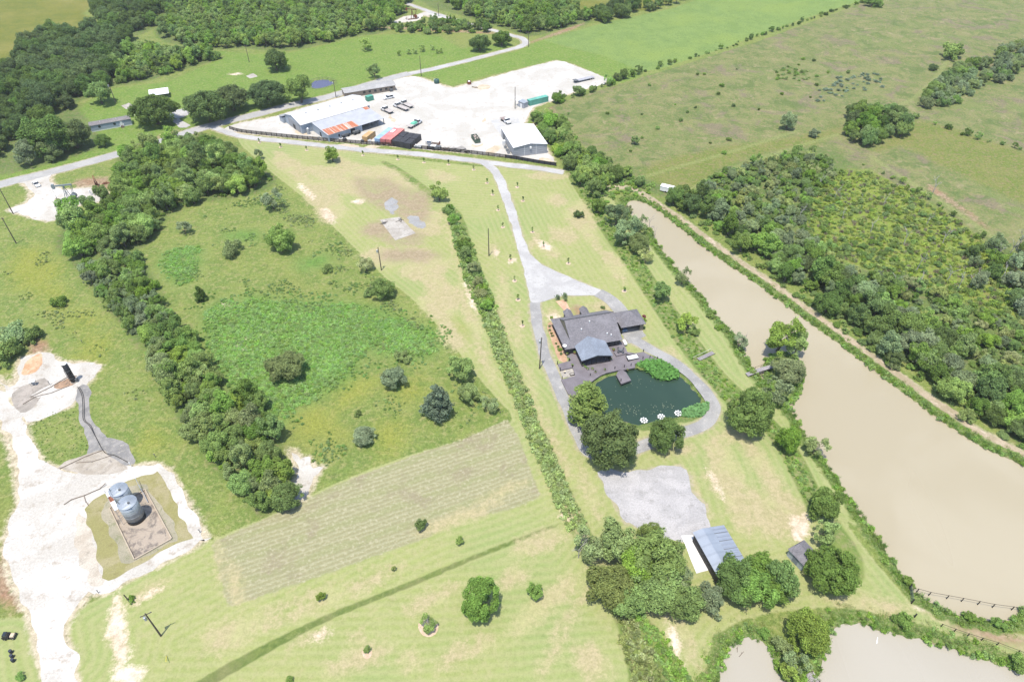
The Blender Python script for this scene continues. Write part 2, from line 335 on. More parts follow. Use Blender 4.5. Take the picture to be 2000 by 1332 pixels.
# ------------------------------------------------------------------ ground grid
def axis(parts):
    out = []
    for a, b, s in parts: out += list(np.arange(a, b, s))
    return np.array(out)
gx = axis([(-6000,-1500,1500),(-1500,-600,180),(-600,-360,24),(-360,-170,2.2),(-170,170,1.15),(170,360,2.2),(360,600,24),(600,1500,180),(1500,6001,1500)])
gy = axis([(-3000,-300,900),(-300,20,40),(20,44,4),(44,200,1.1),(200,330,1.7),(330,520,2.6),(520,760,24),(760,2000,200),(2000,9001,1400)])
GX, GY = np.meshgrid(gx, gy); X = GX.ravel(); Y = GY.ravel()
def ndist(x, y, s, k):
    return np.sin(x * s + k) * np.cos(y * s * 1.13 + 2 * k) + .5 * np.sin(x * s * 2.3 - y * s * 1.7 + k * 3)
pd = np.full(X.shape, -12.0)
for k in 'abcd': pd = np.maximum(pd, sdf(PW[k], X, Y))
pd = np.minimum(pd, -sdf(ISLW, X, Y) if True else pd)
pdn = pd + 0.35 * ndist(X, Y, 0.9, 1.0) + .25 * ndist(X, Y, 2.1, 2.0)
Hh = -1.3 * np.clip((pdn + 1.4) / 2.8, 0, 1)          # banks fall 1.3 m to the pond floor; water stands at -0.62
WATER_Z = -0.62
lev = np.full(X.shape, -12.0)
for zt in Z['ditchline']: lev = np.maximum(lev, sdf(zt, X, Y))
Hh = np.minimum(Hh, -0.35 * np.clip((lev + .1) / 1.2, 0, 1))
alg = np.maximum.reduce([sdf(p, X, Y) for p in Z['algae']])
alg_in = sdf(GP(TANKPAD), X, Y)
Hh = np.where(Hh < -0.01, Hh, -0.4 * np.clip((np.minimum(alg, -alg_in) + .3) / 1.0, 0, 1))
nx, ny = len(gx), len(gy)
V = np.stack([X, Y, Hh], 1)
idx = np.arange(nx * ny).reshape(ny, nx)
F = np.stack([idx[:-1, :-1], idx[:-1, 1:], idx[1:, 1:], idx[1:, :-1]], -1).reshape(-1, 4)
gme = bpy.data.meshes.new('ground'); gme.vertices.add(len(V)); gme.vertices.foreach_set('co', V.ravel())
gme.loops.add(F.size); gme.loops.foreach_set('vertex_index', F.ravel().astype(np.int32))
gme.polygons.add(len(F)); gme.polygons.foreach_set('loop_start', np.arange(0, F.size, 4, dtype=np.int32)); gme.polygons.foreach_set('loop_total', np.full(len(F), 4, dtype=np.int32))
gme.update(calc_edges=True)
gme.polygons.foreach_set('use_smooth', np.ones(len(F), bool))
def attr(name, vals):
    a = gme.attributes.new(name, 'FLOAT', 'POINT'); a.data.foreach_set('value', vals.astype(np.float32))
for k, polys in Z.items():
    lim = 60.0 if k == 'lawn' else 12.0
    d = np.full(X.shape, -lim)
    for p in polys: d = np.maximum(d, sdf(p, X, Y, lim))
    if k == 'algae': d = np.minimum(d, -alg_in)
    attr(k, d)
attr('pond', pdn)
ca, cb = G(445, 1186), G(1056, 970); cdir = (cb - ca).normalized(); cn = Vector((-cdir.y, cdir.x))
attr('rows', (X - ca.x) * cn.x + (Y - ca.y) * cn.y)

# ------------------------------------------------------------------ ground material
gm, N, L, B = new_mat('ground_cover'); nt = gm.node_tree
P = geo_pos(nt)
n40 = noise_n(nt, P, 0.022, 2, .55); n8 = noise_n(nt, P, 0.12, 3, .6, .4); n2 = noise_n(nt, P, 0.55, 3, .65); n05 = noise_n(nt, P, 2.6, 2, .7)
nclump = noise_n(nt, P, 1.1, 2, .75)
def A(name):
    n = N.new('ShaderNodeAttribute'); n.attribute_name = name; return n.outputs['Fac']
jit = math_n(nt, 'ADD', math_n(nt, 'MULTIPLY', math_n(nt, 'SUBTRACT', n2, .5), 3.0), math_n(nt, 'MULTIPLY', math_n(nt, 'SUBTRACT', n05, .5), 1.6))
jit8 = math_n(nt, 'MULTIPLY', math_n(nt, 'SUBTRACT', n8, .5), 9.0)
def mask(name, w=0.3, amp=0.5, amp8=0.0, off=0.0):
    d = math_n(nt, 'MULTIPLY_ADD', jit, amp, A(name))
    if amp8: d = math_n(nt, 'MULTIPLY_ADD', jit8, amp8, d)
    return maprange(nt, d, -w - off, w - off)
def tri(a, b, c, f1=None, f2=None, lo1=.38, hi1=.62, lo2=.45, hi2=.7):
    r = mixc(nt, maprange(nt, f1, lo1, hi1), a, b)
    return mixc(nt, maprange(nt, f2, lo2, hi2), r, c)
fine = math_n(nt, 'ADD', math_n(nt, 'MULTIPLY', n05, .5), math_n(nt, 'MULTIPLY', nclump, .5))
col = tri((.104, .144, .036), (.138, .168, .046), (.168, .172, .066), n8, n2)
col = mixc(nt, maprange(nt, n40, .50, .68, 0, .7), col, (.145, .162, .046))
def over(name, c, **kw):
    global col
    col = mixc(nt, mask(name, **kw), col, c)
over('olive', tri((.098, .112, .022), (.122, .126, .026), (.155, .145, .040), n8, n40), w=2, amp=.6)
over('bright', tri((.098, .158, .030), (.116, .170, .036), (.142, .172, .056), n8, n2), w=1.2, amp=1)
over('palefield', tri((.112, .164, .048), (.130, .184, .054), (.142, .192, .050), n8, n40), w=.8, amp=.6)
scr = tri((.098, .126, .040), (.144, .152, .060), (.152, .134, .068), n8, n2)
scr = mixc(nt, maprange(nt, noise_n(nt, P, 0.03, 3, .6, .8), .52, .68, 0, .7), scr, (.112, .140, .046))
scr = mixc(nt, maprange(nt, noise_n(nt, P, 0.05, 4, .7, .8), .52, .64, 0, .8), scr, (.138, .112, .078))
scr = mixc(nt, maprange(nt, noise_n(nt, P, .085, 4, .7, 1.0), .52, .64, 0, .85), scr, (.078, .108, .034))
scr = mixc(nt, maprange(nt, noise_n(nt, P, .16, 3, .7, .6), .56, .68, 0, .8), scr, (.185, .165, .088))
over('scrub', scr, w=.8, amp=.8)
over('scrubgreen', tri((.102, .130, .030), (.130, .140, .042), (.150, .130, .060), n8, n2), w=3, amp=1.2, amp8=.5)
over('wood', tri((.075, .112, .032), (.100, .132, .040), (.118, .115, .055), n8, n2), w=1.6, amp=1.6)
over('marsh', tri((.115, .160, .028), (.140, .180, .034), (.145, .135, .046), n8, n2), w=2, amp=1.2, amp8=.4)
stripe = math_n(nt, 'SINE', math_n(nt, 'MULTIPLY_ADD', A('lawn'), 3.3, math_n(nt, 'MULTIPLY', n2, 1.6)))
stripe = maprange(nt, stripe, -1, 1, 0, 1, False)
lw = tri((.190, .216, .076), (.214, .232, .088), (.238, .226, .110), n8, n2)
lw = mixc(nt, maprange(nt, n40, .42, .62, 0, .8), lw, (.172, .214, .078))
lw = mixc(nt, math_n(nt, 'MULTIPLY', stripe, .62), lw, (.238, .240, .112))
lw = mixc(nt, maprange(nt, fine, .52, .70, 0, .30), lw, (.150, .185, .066))
over('lawn', lw, w=.35, amp=.25)
row = math_n(nt, 'SINE', math_n(nt, 'MULTIPLY_ADD', A('rows'), 5.6, math_n(nt, 'MULTIPLY', n2, 5.0)))
row2 = math_n(nt, 'SINE', math_n(nt, 'MULTIPLY_ADD', A('rows'), 1.15, math_n(nt, 'MULTIPLY', n8, 5.0)))
cr = mixc(nt, maprange(nt, row, -.6, 1.0), (.205, .194, .110), (.240, .232, .140))
cr = mixc(nt, maprange(nt, row2, .1, 1, 0, .6), cr, (.185, .195, .092))
cr = mixc(nt, maprange(nt, n8, .52, .7, 0, .7), cr, (.190, .160, .110))
cr = mixc(nt, maprange(nt, n05, .48, .66, 0, .7), cr, (.165, .158, .082)); cr = mixc(nt, maprange(nt, nclump, .52, .70, 0, .6), cr, (.275, .255, .178))
over('crop', cr, w=.35, amp=.45)
over('weed', tri((.080, .145, .032), (.098, .165, .038), (.125, .160, .048), n2, n8), w=3.5, amp=2.2, amp8=.7)
over('ditch', tri((.090, .135, .034), (.130, .165, .046), (.170, .165, .080), n8, n2), w=.4, amp=.5)
over('ditchline', tri((.080, .112, .030), (.105, .132, .038), (.130, .138, .055), n2, n8), w=.25, amp=.3, off=-.02)
over('yellow', mixc(nt, .55, col, (.175, .180, .030)), w=5, amp=2.0, amp8=.8)
over('dry', tri((.250, .224, .120), (.282, .244, .142), (.256, .250, .120), n2, n8), w=1.6, amp=1.3, amp8=.25)
over('brownturf', tri((.205, .165, .105), (.235, .190, .125), (.215, .205, .105), n2, n8), w=2.5, amp=1.8, amp8=.4)
over('tracks', mixc(nt, .6, col, (.165, .185, .068)), w=.8, amp=.8)
over('dirt', tri((.190, .135, .085), (.240, .180, .120), (.200, .120, .075), n2, n8), w=1.6, amp=1.3, amp8=.2)
over('bare', tri((.34, .275, .20), (.42, .34, .26), (.46, .40, .33), n2, n8), w=.9, amp=1.0, amp8=.1)
over('halo2', tri((.235, .215, .135), (.28, .24, .17), (.19, .205, .095), n2, n05), w=.5, amp=.55, off=.35)
over('halo', tri((.30, .25, .175), (.38, .33, .25), (.24, .22, .14), n2, n05), w=.8, amp=.9, off=.9)
over('algae', tri((.130, .125, .022), (.165, .150, .040), (.115, .085, .020), n2, n8), w=.4, amp=.5)
bk = tri((.070, .118, .026), (.098, .140, .036), (.150, .150, .070), n2, n05)
bd = math_n(nt, 'MULTIPLY_ADD', jit, .5, A('pond'))
col = mixc(nt, maprange(nt, bd, -3.2, -2.4), col, bk)
col = mixc(nt, maprange(nt, bd, -.35, .25), col, (.16, .13, .09))
# blades and tussocks: fine light-dark grain
rm0 = math_n(nt, 'SUBTRACT', 1.0, math_n(nt, 'MULTIPLY', mask('lawn'), .8))
col = mixc(nt, math_n(nt, 'MULTIPLY', rm0, maprange(nt, noise_n(nt, P, .42, 4, .75, .5), .54, .68, 0, .55)), col, (.066, .098, .026))
gra = math_n(nt, 'MULTIPLY_ADD', rm0, .17, .09); gr = math_n(nt, 'MULTIPLY_ADD', maprange(nt, fine, .36, .64, -1, 1, False), gra, 1.0)
hs = N.new('ShaderNodeVectorMath'); hs.operation = 'SCALE'; L.new(col, hs.inputs[0]); L.new(gr, hs.inputs['Scale'])
L.new(hs.outputs[0], B.inputs['Base Color'])
B.inputs['Roughness'].default_value = .95; B.inputs['Specular IOR Level'].default_value = .1
rough_m = math_n(nt, 'SUBTRACT', 1.0, math_n(nt, 'MULTIPLY', mask('lawn'), .75))
bn = N.new('ShaderNodeBump'); bn.inputs['Distance'].default_value = .35
L.new(math_n(nt, 'MULTIPLY', rough_m, .55), bn.inputs['Strength']); L.new(fine, bn.inputs['Height']); L.new(bn.outputs[0], B.inputs['Normal'])
ground = link_mesh('ground', gme, gm); tag(ground, kind='structure')

# ------------------------------------------------------------------ sheets laid on the ground
def ragged(Pw, step=.8, amp=.22, seed=0):
    r = np.random.default_rng(seed); out = []
    Pw = np.asarray(Pw); n = len(Pw)
    for i in range(n):
        a, b = Pw[i], Pw[(i + 1) % n]; d = b - a; Ln = np.linalg.norm(d); k = max(1, int(Ln / step)); nn = np.array([-d[1], d[0]]) / (Ln + 1e-9)
        for j in range(k): out.append((a + d * j / k, nn))
    w = r.normal(0, 1, len(out)); w = (np.roll(w, 1) + 2 * w + np.roll(w, -1)) / 4; w = .6 * w + 1.1 * (np.roll(w, 2) + np.roll(w, 1) + w + np.roll(w, -1) + np.roll(w, -2)) / 5
    return np.array([q + m_ * amp * 1.5 * x for (q, m_), x in zip(out, w)])
def sheet(name, Pw, z, m, seed=0, amp=.2, step=.8):
    Q = ragged(Pw, step, amp, seed) if amp else np.asarray(Pw)
    vs = [Vector((x, y, z)) for x, y in Q]
    fs = tessellate_polygon([vs])
    me = bpy.data.meshes.new(name); me.from_pydata(vs, [], [tuple(f) for f in fs]); me.update()
    if me.polygons and sum(p.normal.z for p in me.polygons) < 0: me.flip_normals()
    o = link_mesh(name, me, m); tag(o, kind='structure'); return o

def surf_mat(name, c1, c2, c3, s1=.12, s2=.9, rough=.9, extra=None):
    m, N, L, B = new_mat(name); nt = m.node_tree; p = geo_pos(nt)
    a = noise_n(nt, p, s1, 4, .6, .5); b = noise_n(nt, p, s2, 4, .7); c = noise_n(nt, p, s2 * 6, 3, .7)
    col = mixc(nt, maprange(nt, a, .4, .62), c1, c2)
    col = mixc(nt, maprange(nt, b, .52, .72), col, c3)
    g = maprange(nt, c, .35, .65, .88, 1.12, False)
    h = N.new('ShaderNodeVectorMath'); h.operation = 'SCALE'; L.new(col, h.inputs[0]); L.new(g, h.inputs['Scale'])
    L.new(h.outputs[0], B.inputs['Base Color']); B.inputs['Roughness'].default_value = rough; B.inputs['Specular IOR Level'].default_value = .2
    bn = N.new('ShaderNodeBump'); bn.inputs['Strength'].default_value = .3; bn.inputs['Distance'].default_value = .05
    L.new(c, bn.inputs['Height']); L.new(bn.outputs[0], B.inputs['Normal'])
    return m
M_SHELL = surf_mat('crushed_limestone', (0.324, 0.308, 0.279), (0.389, 0.373, 0.350), (0.285, 0.256, 0.214), .08, .5)
M_SHELL2 = surf_mat('crushed_limestone_oil_lease', (0.324, 0.304, 0.272), (0.401, 0.383, 0.356), (0.259, 0.227, 0.188), .07, .35)
M_ROAD = surf_mat('bleached_asphalt', (0.249, 0.245, 0.238), (0.287, 0.280, 0.268), (0.227, 0.222, 0.215), .15, .8)
M_DRIVE = surf_mat('pale_gravel_drive', (0.275, 0.268, 0.262), (0.328, 0.321, 0.311), (0.236, 0.226, 0.216), .12, .9)
M_ASPH = surf_mat('worn_grey_asphalt', (0.193, 0.189, 0.184), (0.243, 0.238, 0.229), (0.296, 0.283, 0.265), .14, .5)
M_PARK = surf_mat('grey_crushed_stone', (0.257, 0.249, 0.246), (0.310, 0.298, 0.294), (0.201, 0.194, 0.186), .16, .45)
M_LEVEE = surf_mat('dry_levee_track', (0.228, 0.190, 0.123), (0.285, 0.233, 0.166), (0.380, 0.323, 0.257), .2, .35)
M_CONC = surf_mat('weathered_concrete', (0.257, 0.235, 0.206), (0.313, 0.293, 0.264), (0.185, 0.167, 0.146), .25, .8)
sheet('yard', smooth_poly(GP(YARD), 2), .020, M_SHELL, 1, .35)
sheet('road', rib(smooth_poly(GP(MAINROAD), 5, False), 3.0), .040, M_ROAD, 2, .10)
sheet('lane', rib(smooth_poly(GP(LANE), 5, False), 2.1, 1.6), .030, M_DRIVE, 3, .18)
sheet('fence_drive', rib(smooth_poly(GP(FENCEDRIVE), 4, False), 1.8), .050, M_DRIVE, 4, .16)
sheet('driveway', smooth_poly(GP(DRIVE), 3), .060, M_DRIVE, 5, .16)
sheet('loop_path', rib(smooth_poly(GP(LOOP_L), 4, False), 1.55, 1.7), .030, M_ASPH, 6, .10)
sheet('garage_path', rib(smooth_poly(GP(LOOP_R), 4, False), 2.3), .070, M_ASPH, 7, .08)
sheet('lease_road', smooth_poly(GP(OILROAD), 2), .015, M_SHELL2, 8, .4)
sheet('berm_ditch', smooth_poly(GP(TANKDITCH), 2), .030, surf_mat('algae_ditch', (.185, .172, .070), (.225, .200, .110), (.150, .135, .055), .15, .5), 41, .25)
sheet('berm_flat', smooth_poly(GP(TANKPAD), 2), .036, surf_mat('grey_green_mud', (.20, .185, .13), (.25, .225, .17), (.13, .14, .07), .18, .6), 42, .35)
sheet('berm_apron', smooth_poly(GP([(150,1010),(165,1000),(190,1070),(205,1130),(190,1150),(165,1130),(150,1080)]), 2), .022, surf_mat('tan_caliche', (.30, .26, .21), (.36, .33, .28), (.24, .21, .17), .2, .5), 43, .5)
sheet('lease_pad', smooth_poly(GP(OILPAD), 2), .025, M_SHELL2, 9, .4)
sheet('well_pad', smooth_poly(GP(WELLPAD), 2), .020, M_SHELL2, 10, .4)
sheet('far_well_pad', smooth_poly(GP(FARPAD), 2), .020, M_SHELL2, 11, .5, 1.2)
sheet('parking_lot', smooth_poly(GP(PARKING), 2), .020, M_PARK, 12, .3)
sheet('levee_path', rib(smooth_poly(GP(LEVEE), 4, False), .95), .020, M_LEVEE, 13, .25)
sheet('sand_track', smooth_poly(GP(SANDFORK), 2), .015, M_SHELL2, 14, .25, .5)
sheet('trailer_drive', smooth_poly(GP(DRV_TRAILER), 2), .055, M_DRIVE, 15, .2)
sheet('concrete_slab', GP(HOUSE_SLABS['slab1']), .06, M_CONC, 16, .05)
sheet('bare_slab', GP([(237,207),(252,201),(261,207),(247,214)]), .03, M_CONC, 17, .1)
sheet('bare_slab', GP([(480,149),(494,144),(503,150),(488,154)]), .03, M_CONC, 18, .1)
M_BLUEST = surf_mat('blue_grey_rubble', (.20, .20, .20), (.235, .235, .235), (.21, .175, .125), .35, .6)
sheet('rubble_patch', smooth_poly(GP([(752,398),(765,386),(778,400),(774,418),(758,418)]), 2), .02, M_BLUEST, 19, .5, .6)
sheet('rubble_patch', smooth_poly(GP([(797,428),(812,420),(834,438),(828,446),(812,448)]), 2), .02, M_BLUEST, 20, .5, .6)
sheet('apron', GP([(958,236),(1010,228),(1030,262),(980,268)]), .035, surf_mat('yard_concrete', (0.300, 0.300, 0.292), (0.345, 0.338, 0.330), (0.270, 0.262, 0.255), .2, .6), 21, .1)
sheet('brick_walk', GP([(1085,589),(1103,585),(1117,611),(1109,616)]), .09, surf_mat('terracotta_pavers', (.36, .22, .15), (.44, .29, .20), (.30, .22, .17), .6, 2.5), 22, .04)
sheet('mulch_bed', smooth_poly(GP([(1068,640),(1077,628),(1090,655),(1104,690),(1108,706),(1092,705),(1080,672)]), 2), .045, surf_mat('pine_mulch', (.30, .19, .12), (.36, .25, .17), (.22, .15, .10), .5, 2.), 23, .08)
sheet('gravel_bed', GP([(1088,712),(1118,706),(1126,735),(1098,738)]), .045, M_CONC, 24, .06)
sheet('barn_slab', GP([(1330,1046),(1352,1044),(1400,1108),(1360,1120)]), .05, surf_mat('white_concrete', (0.464, 0.456, 0.448), (0.512, 0.504, 0.496), (0.432, 0.416, 0.400), .2, .6), 25, .04)

# ------------------------------------------------------------------ water
def water(name, Pw, c1, c2, rough, z=WATER_Z, bump=.008):
    m, N, L, B = new_mat(name + '_water'); nt = m.node_tree; p = geo_pos(nt)
    f = maprange(nt, noise_n(nt, p, .03, 3, .5, .6), .38, .62)
    L.new(mixc(nt, f, c1, c2), B.inputs['Base Color']); B.inputs['Roughness'].default_value = rough; B.inputs['IOR'].default_value = 1.33
    bn = N.new('ShaderNodeBump'); bn.inputs['Strength'].default_value = .25; bn.inputs['Distance'].default_value = bump
    L.new(noise_n(nt, p, 1.4, 3, .6), bn.inputs['Height']); L.new(bn.outputs[0], B.inputs['Normal'])
    mp = N.new('ShaderNodeMapping'); mp.inputs['Scale'].default_value = (.9, .12, 1); mp.inputs['Rotation'].default_value = (0, 0, .6); L.new(p, mp.inputs[0])
    st = noise_n(nt, mp.outputs[0], .10, 2, .5, .2); L.new(maprange(nt, st, .35, .65, rough * .85, rough * 1.2, False), B.inputs['Roughness'])
    c = Pw.mean(0); n = len(Pw); out = []
    area = .5 * np.sum(Pw[:, 0] * np.roll(Pw[:, 1], -1) - np.roll(Pw[:, 0], -1) * Pw[:, 1]); s = 1 if area > 0 else -1
    for i in range(n):
        t = Pw[(i + 1) % n] - Pw[i - 1]; t = t / (np.linalg.norm(t) + 1e-9)
        out.append(Pw[i] + s * np.array([t[1], -t[0]]) * 1.0)
    return sheet(name, np.array(out), z, m, amp=0)
water('brown_pond', PW['a'], (.262, .228, .158), (.282, .248, .178), .32)
water('pale_pond', PW['b'], (.270, .246, .200), (.285, .262, .218), .28)
water('house_pond', PW['c'], (.020, .040, .028), (.026, .048, .034), .16)
water('stock_pond', PW['d'], (.060, .060, .105), (.07, .07, .12), .25, z=-.6)
from mathutils import noise as mnoise
# ================================================================== VEGETATION
def foliage_mat():
    m, N, L, B = new_mat('foliage'); nt = m.node_tree
    oi = N.new('ShaderNodeObjectInfo')
    at = N.new('ShaderNodeAttribute'); at.attribute_name = 'tint'
    hsv = N.new('ShaderNodeHueSaturation')
    L.new(maprange(nt, oi.outputs['Random'], 0, 1, .490, .514, False), hsv.inputs['Hue'])
    L.new(maprange(nt, math_n(nt, 'FRACT', math_n(nt, 'MULTIPLY', oi.outputs['Random'], 7.31)), 0, 1, .85, 1.1, False), hsv.inputs['Saturation'])
    L.new(math_n(nt, 'MULTIPLY', at.outputs['Fac'], maprange(nt, math_n(nt, 'FRACT', math_n(nt, 'MULTIPLY', oi.outputs['Random'], 13.7)), 0, 1, .80, 1.22, False)), hsv.inputs['Value'])
    L.new(oi.outputs['Color'], hsv.inputs['Color'])
    B.inputs['Roughness'].default_value = .75; B.inputs['Specular IOR Level'].default_value = .15
    L.new(hsv.outputs[0], B.inputs['Base Color'])
    tr = N.new('ShaderNodeBsdfTranslucent'); mx = N.new('ShaderNodeMixShader'); mx.inputs[0].default_value = .38
    L.new(hsv.outputs[0], tr.inputs[0]); L.new(B.outputs[0], mx.inputs[1]); L.new(tr.outputs[0], mx.inputs[2])
    L.new(mx.outputs[0], N['Material Output'].inputs[0])
    return m
M_LEAF = foliage_mat()
M_BARK = mat('bark', (.10, .082, .062), .9, var=.25, scale=1.2)
M_DEADWOOD = mat('bleached_deadwood', (.30, .285, .26), .9, var=.2, scale=2)

_ico = None
def ico():
    global _ico
    if _ico is None:
        bm = bmesh.new(); bmesh.ops.create_icosphere(bm, subdivisions=1, radius=1)
        _ico = (np.array([v.co[:] for v in bm.verts]), np.array([[v.index for v in f.verts] for f in bm.faces])); bm.free()
    return _ico

def np_mesh(name, V, F, tint, m):
    me = bpy.data.meshes.new(name); V = np.asarray(V, np.float32); F = np.asarray(F, np.int32); k = F.shape[1]
    me.vertices.add(len(V)); me.vertices.foreach_set('co', V.ravel()); me.loops.add(F.size); me.loops.foreach_set('vertex_index', F.ravel())
    me.polygons.add(len(F)); me.polygons.foreach_set('loop_start', np.arange(0, F.size, k, dtype=np.int32)); me.polygons.foreach_set('loop_total', np.full(len(F), k, np.int32))
    me.update(calc_edges=True)
    a = me.attributes.new('tint', 'FLOAT', 'POINT'); a.data.foreach_set('value', np.asarray(tint, np.float32))
    me.materials.append(m)
    return me

def leaf_quads(Pp, Nn, size, tint, r, asp=.55):
    n = len(Pp); Nn = Nn / (np.linalg.norm(Nn, axis=1, keepdims=True) + 1e-9)
    t = r.normal(size=(n, 3)); t -= (t * Nn).sum(1, keepdims=True) * Nn; t /= np.linalg.norm(t, axis=1, keepdims=True) + 1e-9
    b = np.cross(Nn, t); s = size[:, None]
    V = np.stack([Pp - t * s, Pp - b * s * asp + Nn * s * .12, Pp + t * s - Nn * s * .15, Pp + b * s * asp + Nn * s * .12], 1).reshape(-1, 3)
    F = np.arange(4 * n).reshape(n, 4)
    return V, F, np.repeat(tint, 4)

def crown(name, seed, lobes, nleaf, lsize, core=.80, holes=True):
    """lobes: array of (x,y,z,r); leaf quads over the lobes' outer surfaces + small lobe cores"""
    r = np.random.default_rng(seed); lobes = np.asarray(lobes, float); cen = lobes[:, :3].mean(0)
    w = lobes[:, 3] ** 2; pick = r.choice(len(lobes), nleaf * 2, p=w / w.sum())
    d = r.normal(size=(nleaf * 2, 3)); d /= np.linalg.norm(d, axis=1, keepdims=True)
    c = lobes[pick, :3]; rad = lobes[pick, 3:4]
    Pp = c + d * rad * (r.uniform(.80, 1.12, (nleaf * 2, 1)) + (r.random((nleaf * 2, 1)) < .18) * r.uniform(0, .28, (nleaf * 2, 1)))
    ph = r.uniform(0, 6.28, 6); q3 = Pp - cen; nz = np.sin(q3[:, 0] * 5.1 + ph[0]) * np.sin(q3[:, 1] * 4.7 + ph[1]) + np.sin(q3[:, 2] * 5.6 + ph[2] + q3[:, 0] * 3.1) * np.cos(q3[:, 1] * 6.3 + ph[3]) + .5 * np.sin(q3[:, 0] * 11 + ph[4]) * np.sin(q3[:, 2] * 10 + q3[:, 1] * 9 + ph[5])
    Pp = cen + q3 * (1 + .075 * holes * nz[:, None]); nz = nz * holes; hole = (nz < -.85) & (r.random(len(nz)) < .75)
    out = (Pp - cen); keep = ~hole & (((d * (c - cen)).sum(1) > -.25 * rad[:, 0]) | (r.random(nleaf * 2) < .15))
    for L4 in lobes:
        q = np.linalg.norm(Pp - L4[:3], axis=1) < L4[3] * .74
        keep &= ~q
    keep &= Pp[:, 2] > .01
    Pp = Pp[keep][:nleaf]; d = d[keep][:nleaf]; pk = pick[keep][:nleaf]; n = len(Pp)
    lt = r.uniform(.80, 1.20, len(lobes))
    tint = lt[pk] * r.uniform(.66, 1.34, n)
    Nn = d * .62 + r.normal(size=(n, 3)) * .55 + np.array([0, 0, .28])
    V, F, T = leaf_quads(Pp, Nn, lsize * r.uniform(.6, 1.3, n), tint, r)
    iv, iF = ico(); Vs = [V]; Fs = [F]; Ts = [T]; k = len(V)
    for i, L4 in enumerate(lobes):
        vv = iv * L4[3] * core * (1 + r.normal(0, .08, (len(iv), 1))) + L4[:3]
        vv[:, 2] = np.maximum(vv[:, 2], .01)
        Vs.append(vv); Fs.append(np.concatenate([iF, iF[:, 2:3]], 1) + k); k += len(vv); Ts.append(np.full(len(vv), lt[i] * .85))
    V = np.concatenate(Vs); F = np.concatenate(Fs); T = np.concatenate(Ts)
    # quads for the leaves, triangles (degenerate quads removed) for the cores
    nq = n; me = bpy.data.meshes.new(name); fl = [tuple(f) for f in F[:nq]] + [tuple(f[:3]) for f in F[nq:]]
    me.from_pydata([tuple(v) for v in V], [], fl); me.update()
    a = me.attributes.new('tint', 'FLOAT', 'POINT'); a.data.foreach_set('value', T.astype(np.float32))
    me.materials.append(M_LEAF)
    return me

def lobes_ell(seed, n, rmin, rmax, ax, ay, az, cz, shell=.62, low=-.55, jitter=.12):
    r = np.random.default_rng(seed); out = []
    while len(out) < n:
        d = r.normal(size=3); d /= np.linalg.norm(d)
        if d[2] < low: continue
        q = r.uniform(shell, 1.0) if r.random() < .8 else r.uniform(.2, shell)
        rr = r.uniform(rmin, rmax); q *= (1 - rr * .75)
        p = np.array([d[0] * ax, d[1] * ay, d[2] * az]) * q + r.normal(0, jitter * .4, 3)
        out.append((p[0], p[1], p[2] + cz, rr))
    return out
def lobes_cone(seed, n, h, z0):
    r = np.random.default_rng(seed); out = []
    for i in range(n):
        t = (i + r.random()) / n; z = z0 + (h - z0) * t; R_ = (1 - t) ** .62 * (1.0 if t > .12 else .85); a = r.uniform(0, 2 * math.pi); q = r.uniform(.35, .95) * R_ * .78
        out.append((q * math.cos(a), q * math.sin(a), z, r.uniform(.14, .25) * (1.15 - .55 * t)))
    for t in (.15, .35, .55, .75, .92): out.append((0, 0, z0 + (h - z0) * t, .42 * (1 - t) + .10))
    return out

PROTO = {}
def proto(kind, i, lobes, nleaf, ls, core=.8): PROTO.setdefault(kind, []).append(crown('crown', 100 * i + len(kind), lobes, nleaf, ls, core, kind != 'round'))
for i in range(4): proto('oak', i, lobes_ell(10 + i, 58, .13, .31, 1, .86 + .05 * i, .74, .86, .55, -.6, .16), 10500, .046, .66)
for i in range(2): proto('bigoak', i, lobes_ell(30 + i, 110, .11, .24, 1, .95, .76, .82, .80, -.6, .10), 15000, .038, .66)
proto('round', 0, lobes_ell(40, 80, .15, .22, 1, 1, .88, .95, .86, -.8, .07), 11000, .042, .7)
for i in range(4): proto('loose', i, lobes_ell(50 + i, 34, .13, .33, 1 - .12 * i, .92, .95, 1.02, .45, -.6, .32), 6800, .052, .60)
proto('cypress', 0, lobes_cone(60, 74, 2.55, .35), 11000, .044, .6)
for i in range(2): proto('cedar', i, lobes_cone(64 + i, 46, 2.3, .12), 7000, .050, .62)
for i in range(4): proto('shrub', i, lobes_ell(70 + i, 24, .16, .36, 1, .9, .62, .50, .5, -.4, .28), 3200, .072, .62)
for i in range(3): proto('young', i, lobes_ell(80 + i, 28, .15, .34, .95, .95, 1.15, 1.25, .5, -.7, .25), 4600, .062, .62)
proto('sapling', 0, lobes_ell(90, 9, .30, .45, .8, .8, 1.5, 2.3, .5, -.9, .2), 260, .20)
for i in range(2): proto('airy', i, lobes_ell(95 + i, 15, .16, .30, 1, 1, .8, 1.1, .6, -.7, .3), 2600, .060, .45)
CZ = dict(bigoak=.82, oak=.86, round=.95, loose=1.02, cypress=1.25, cedar=1.1, shrub=.45, young=1.25, sapling=2.3, airy=1.1)

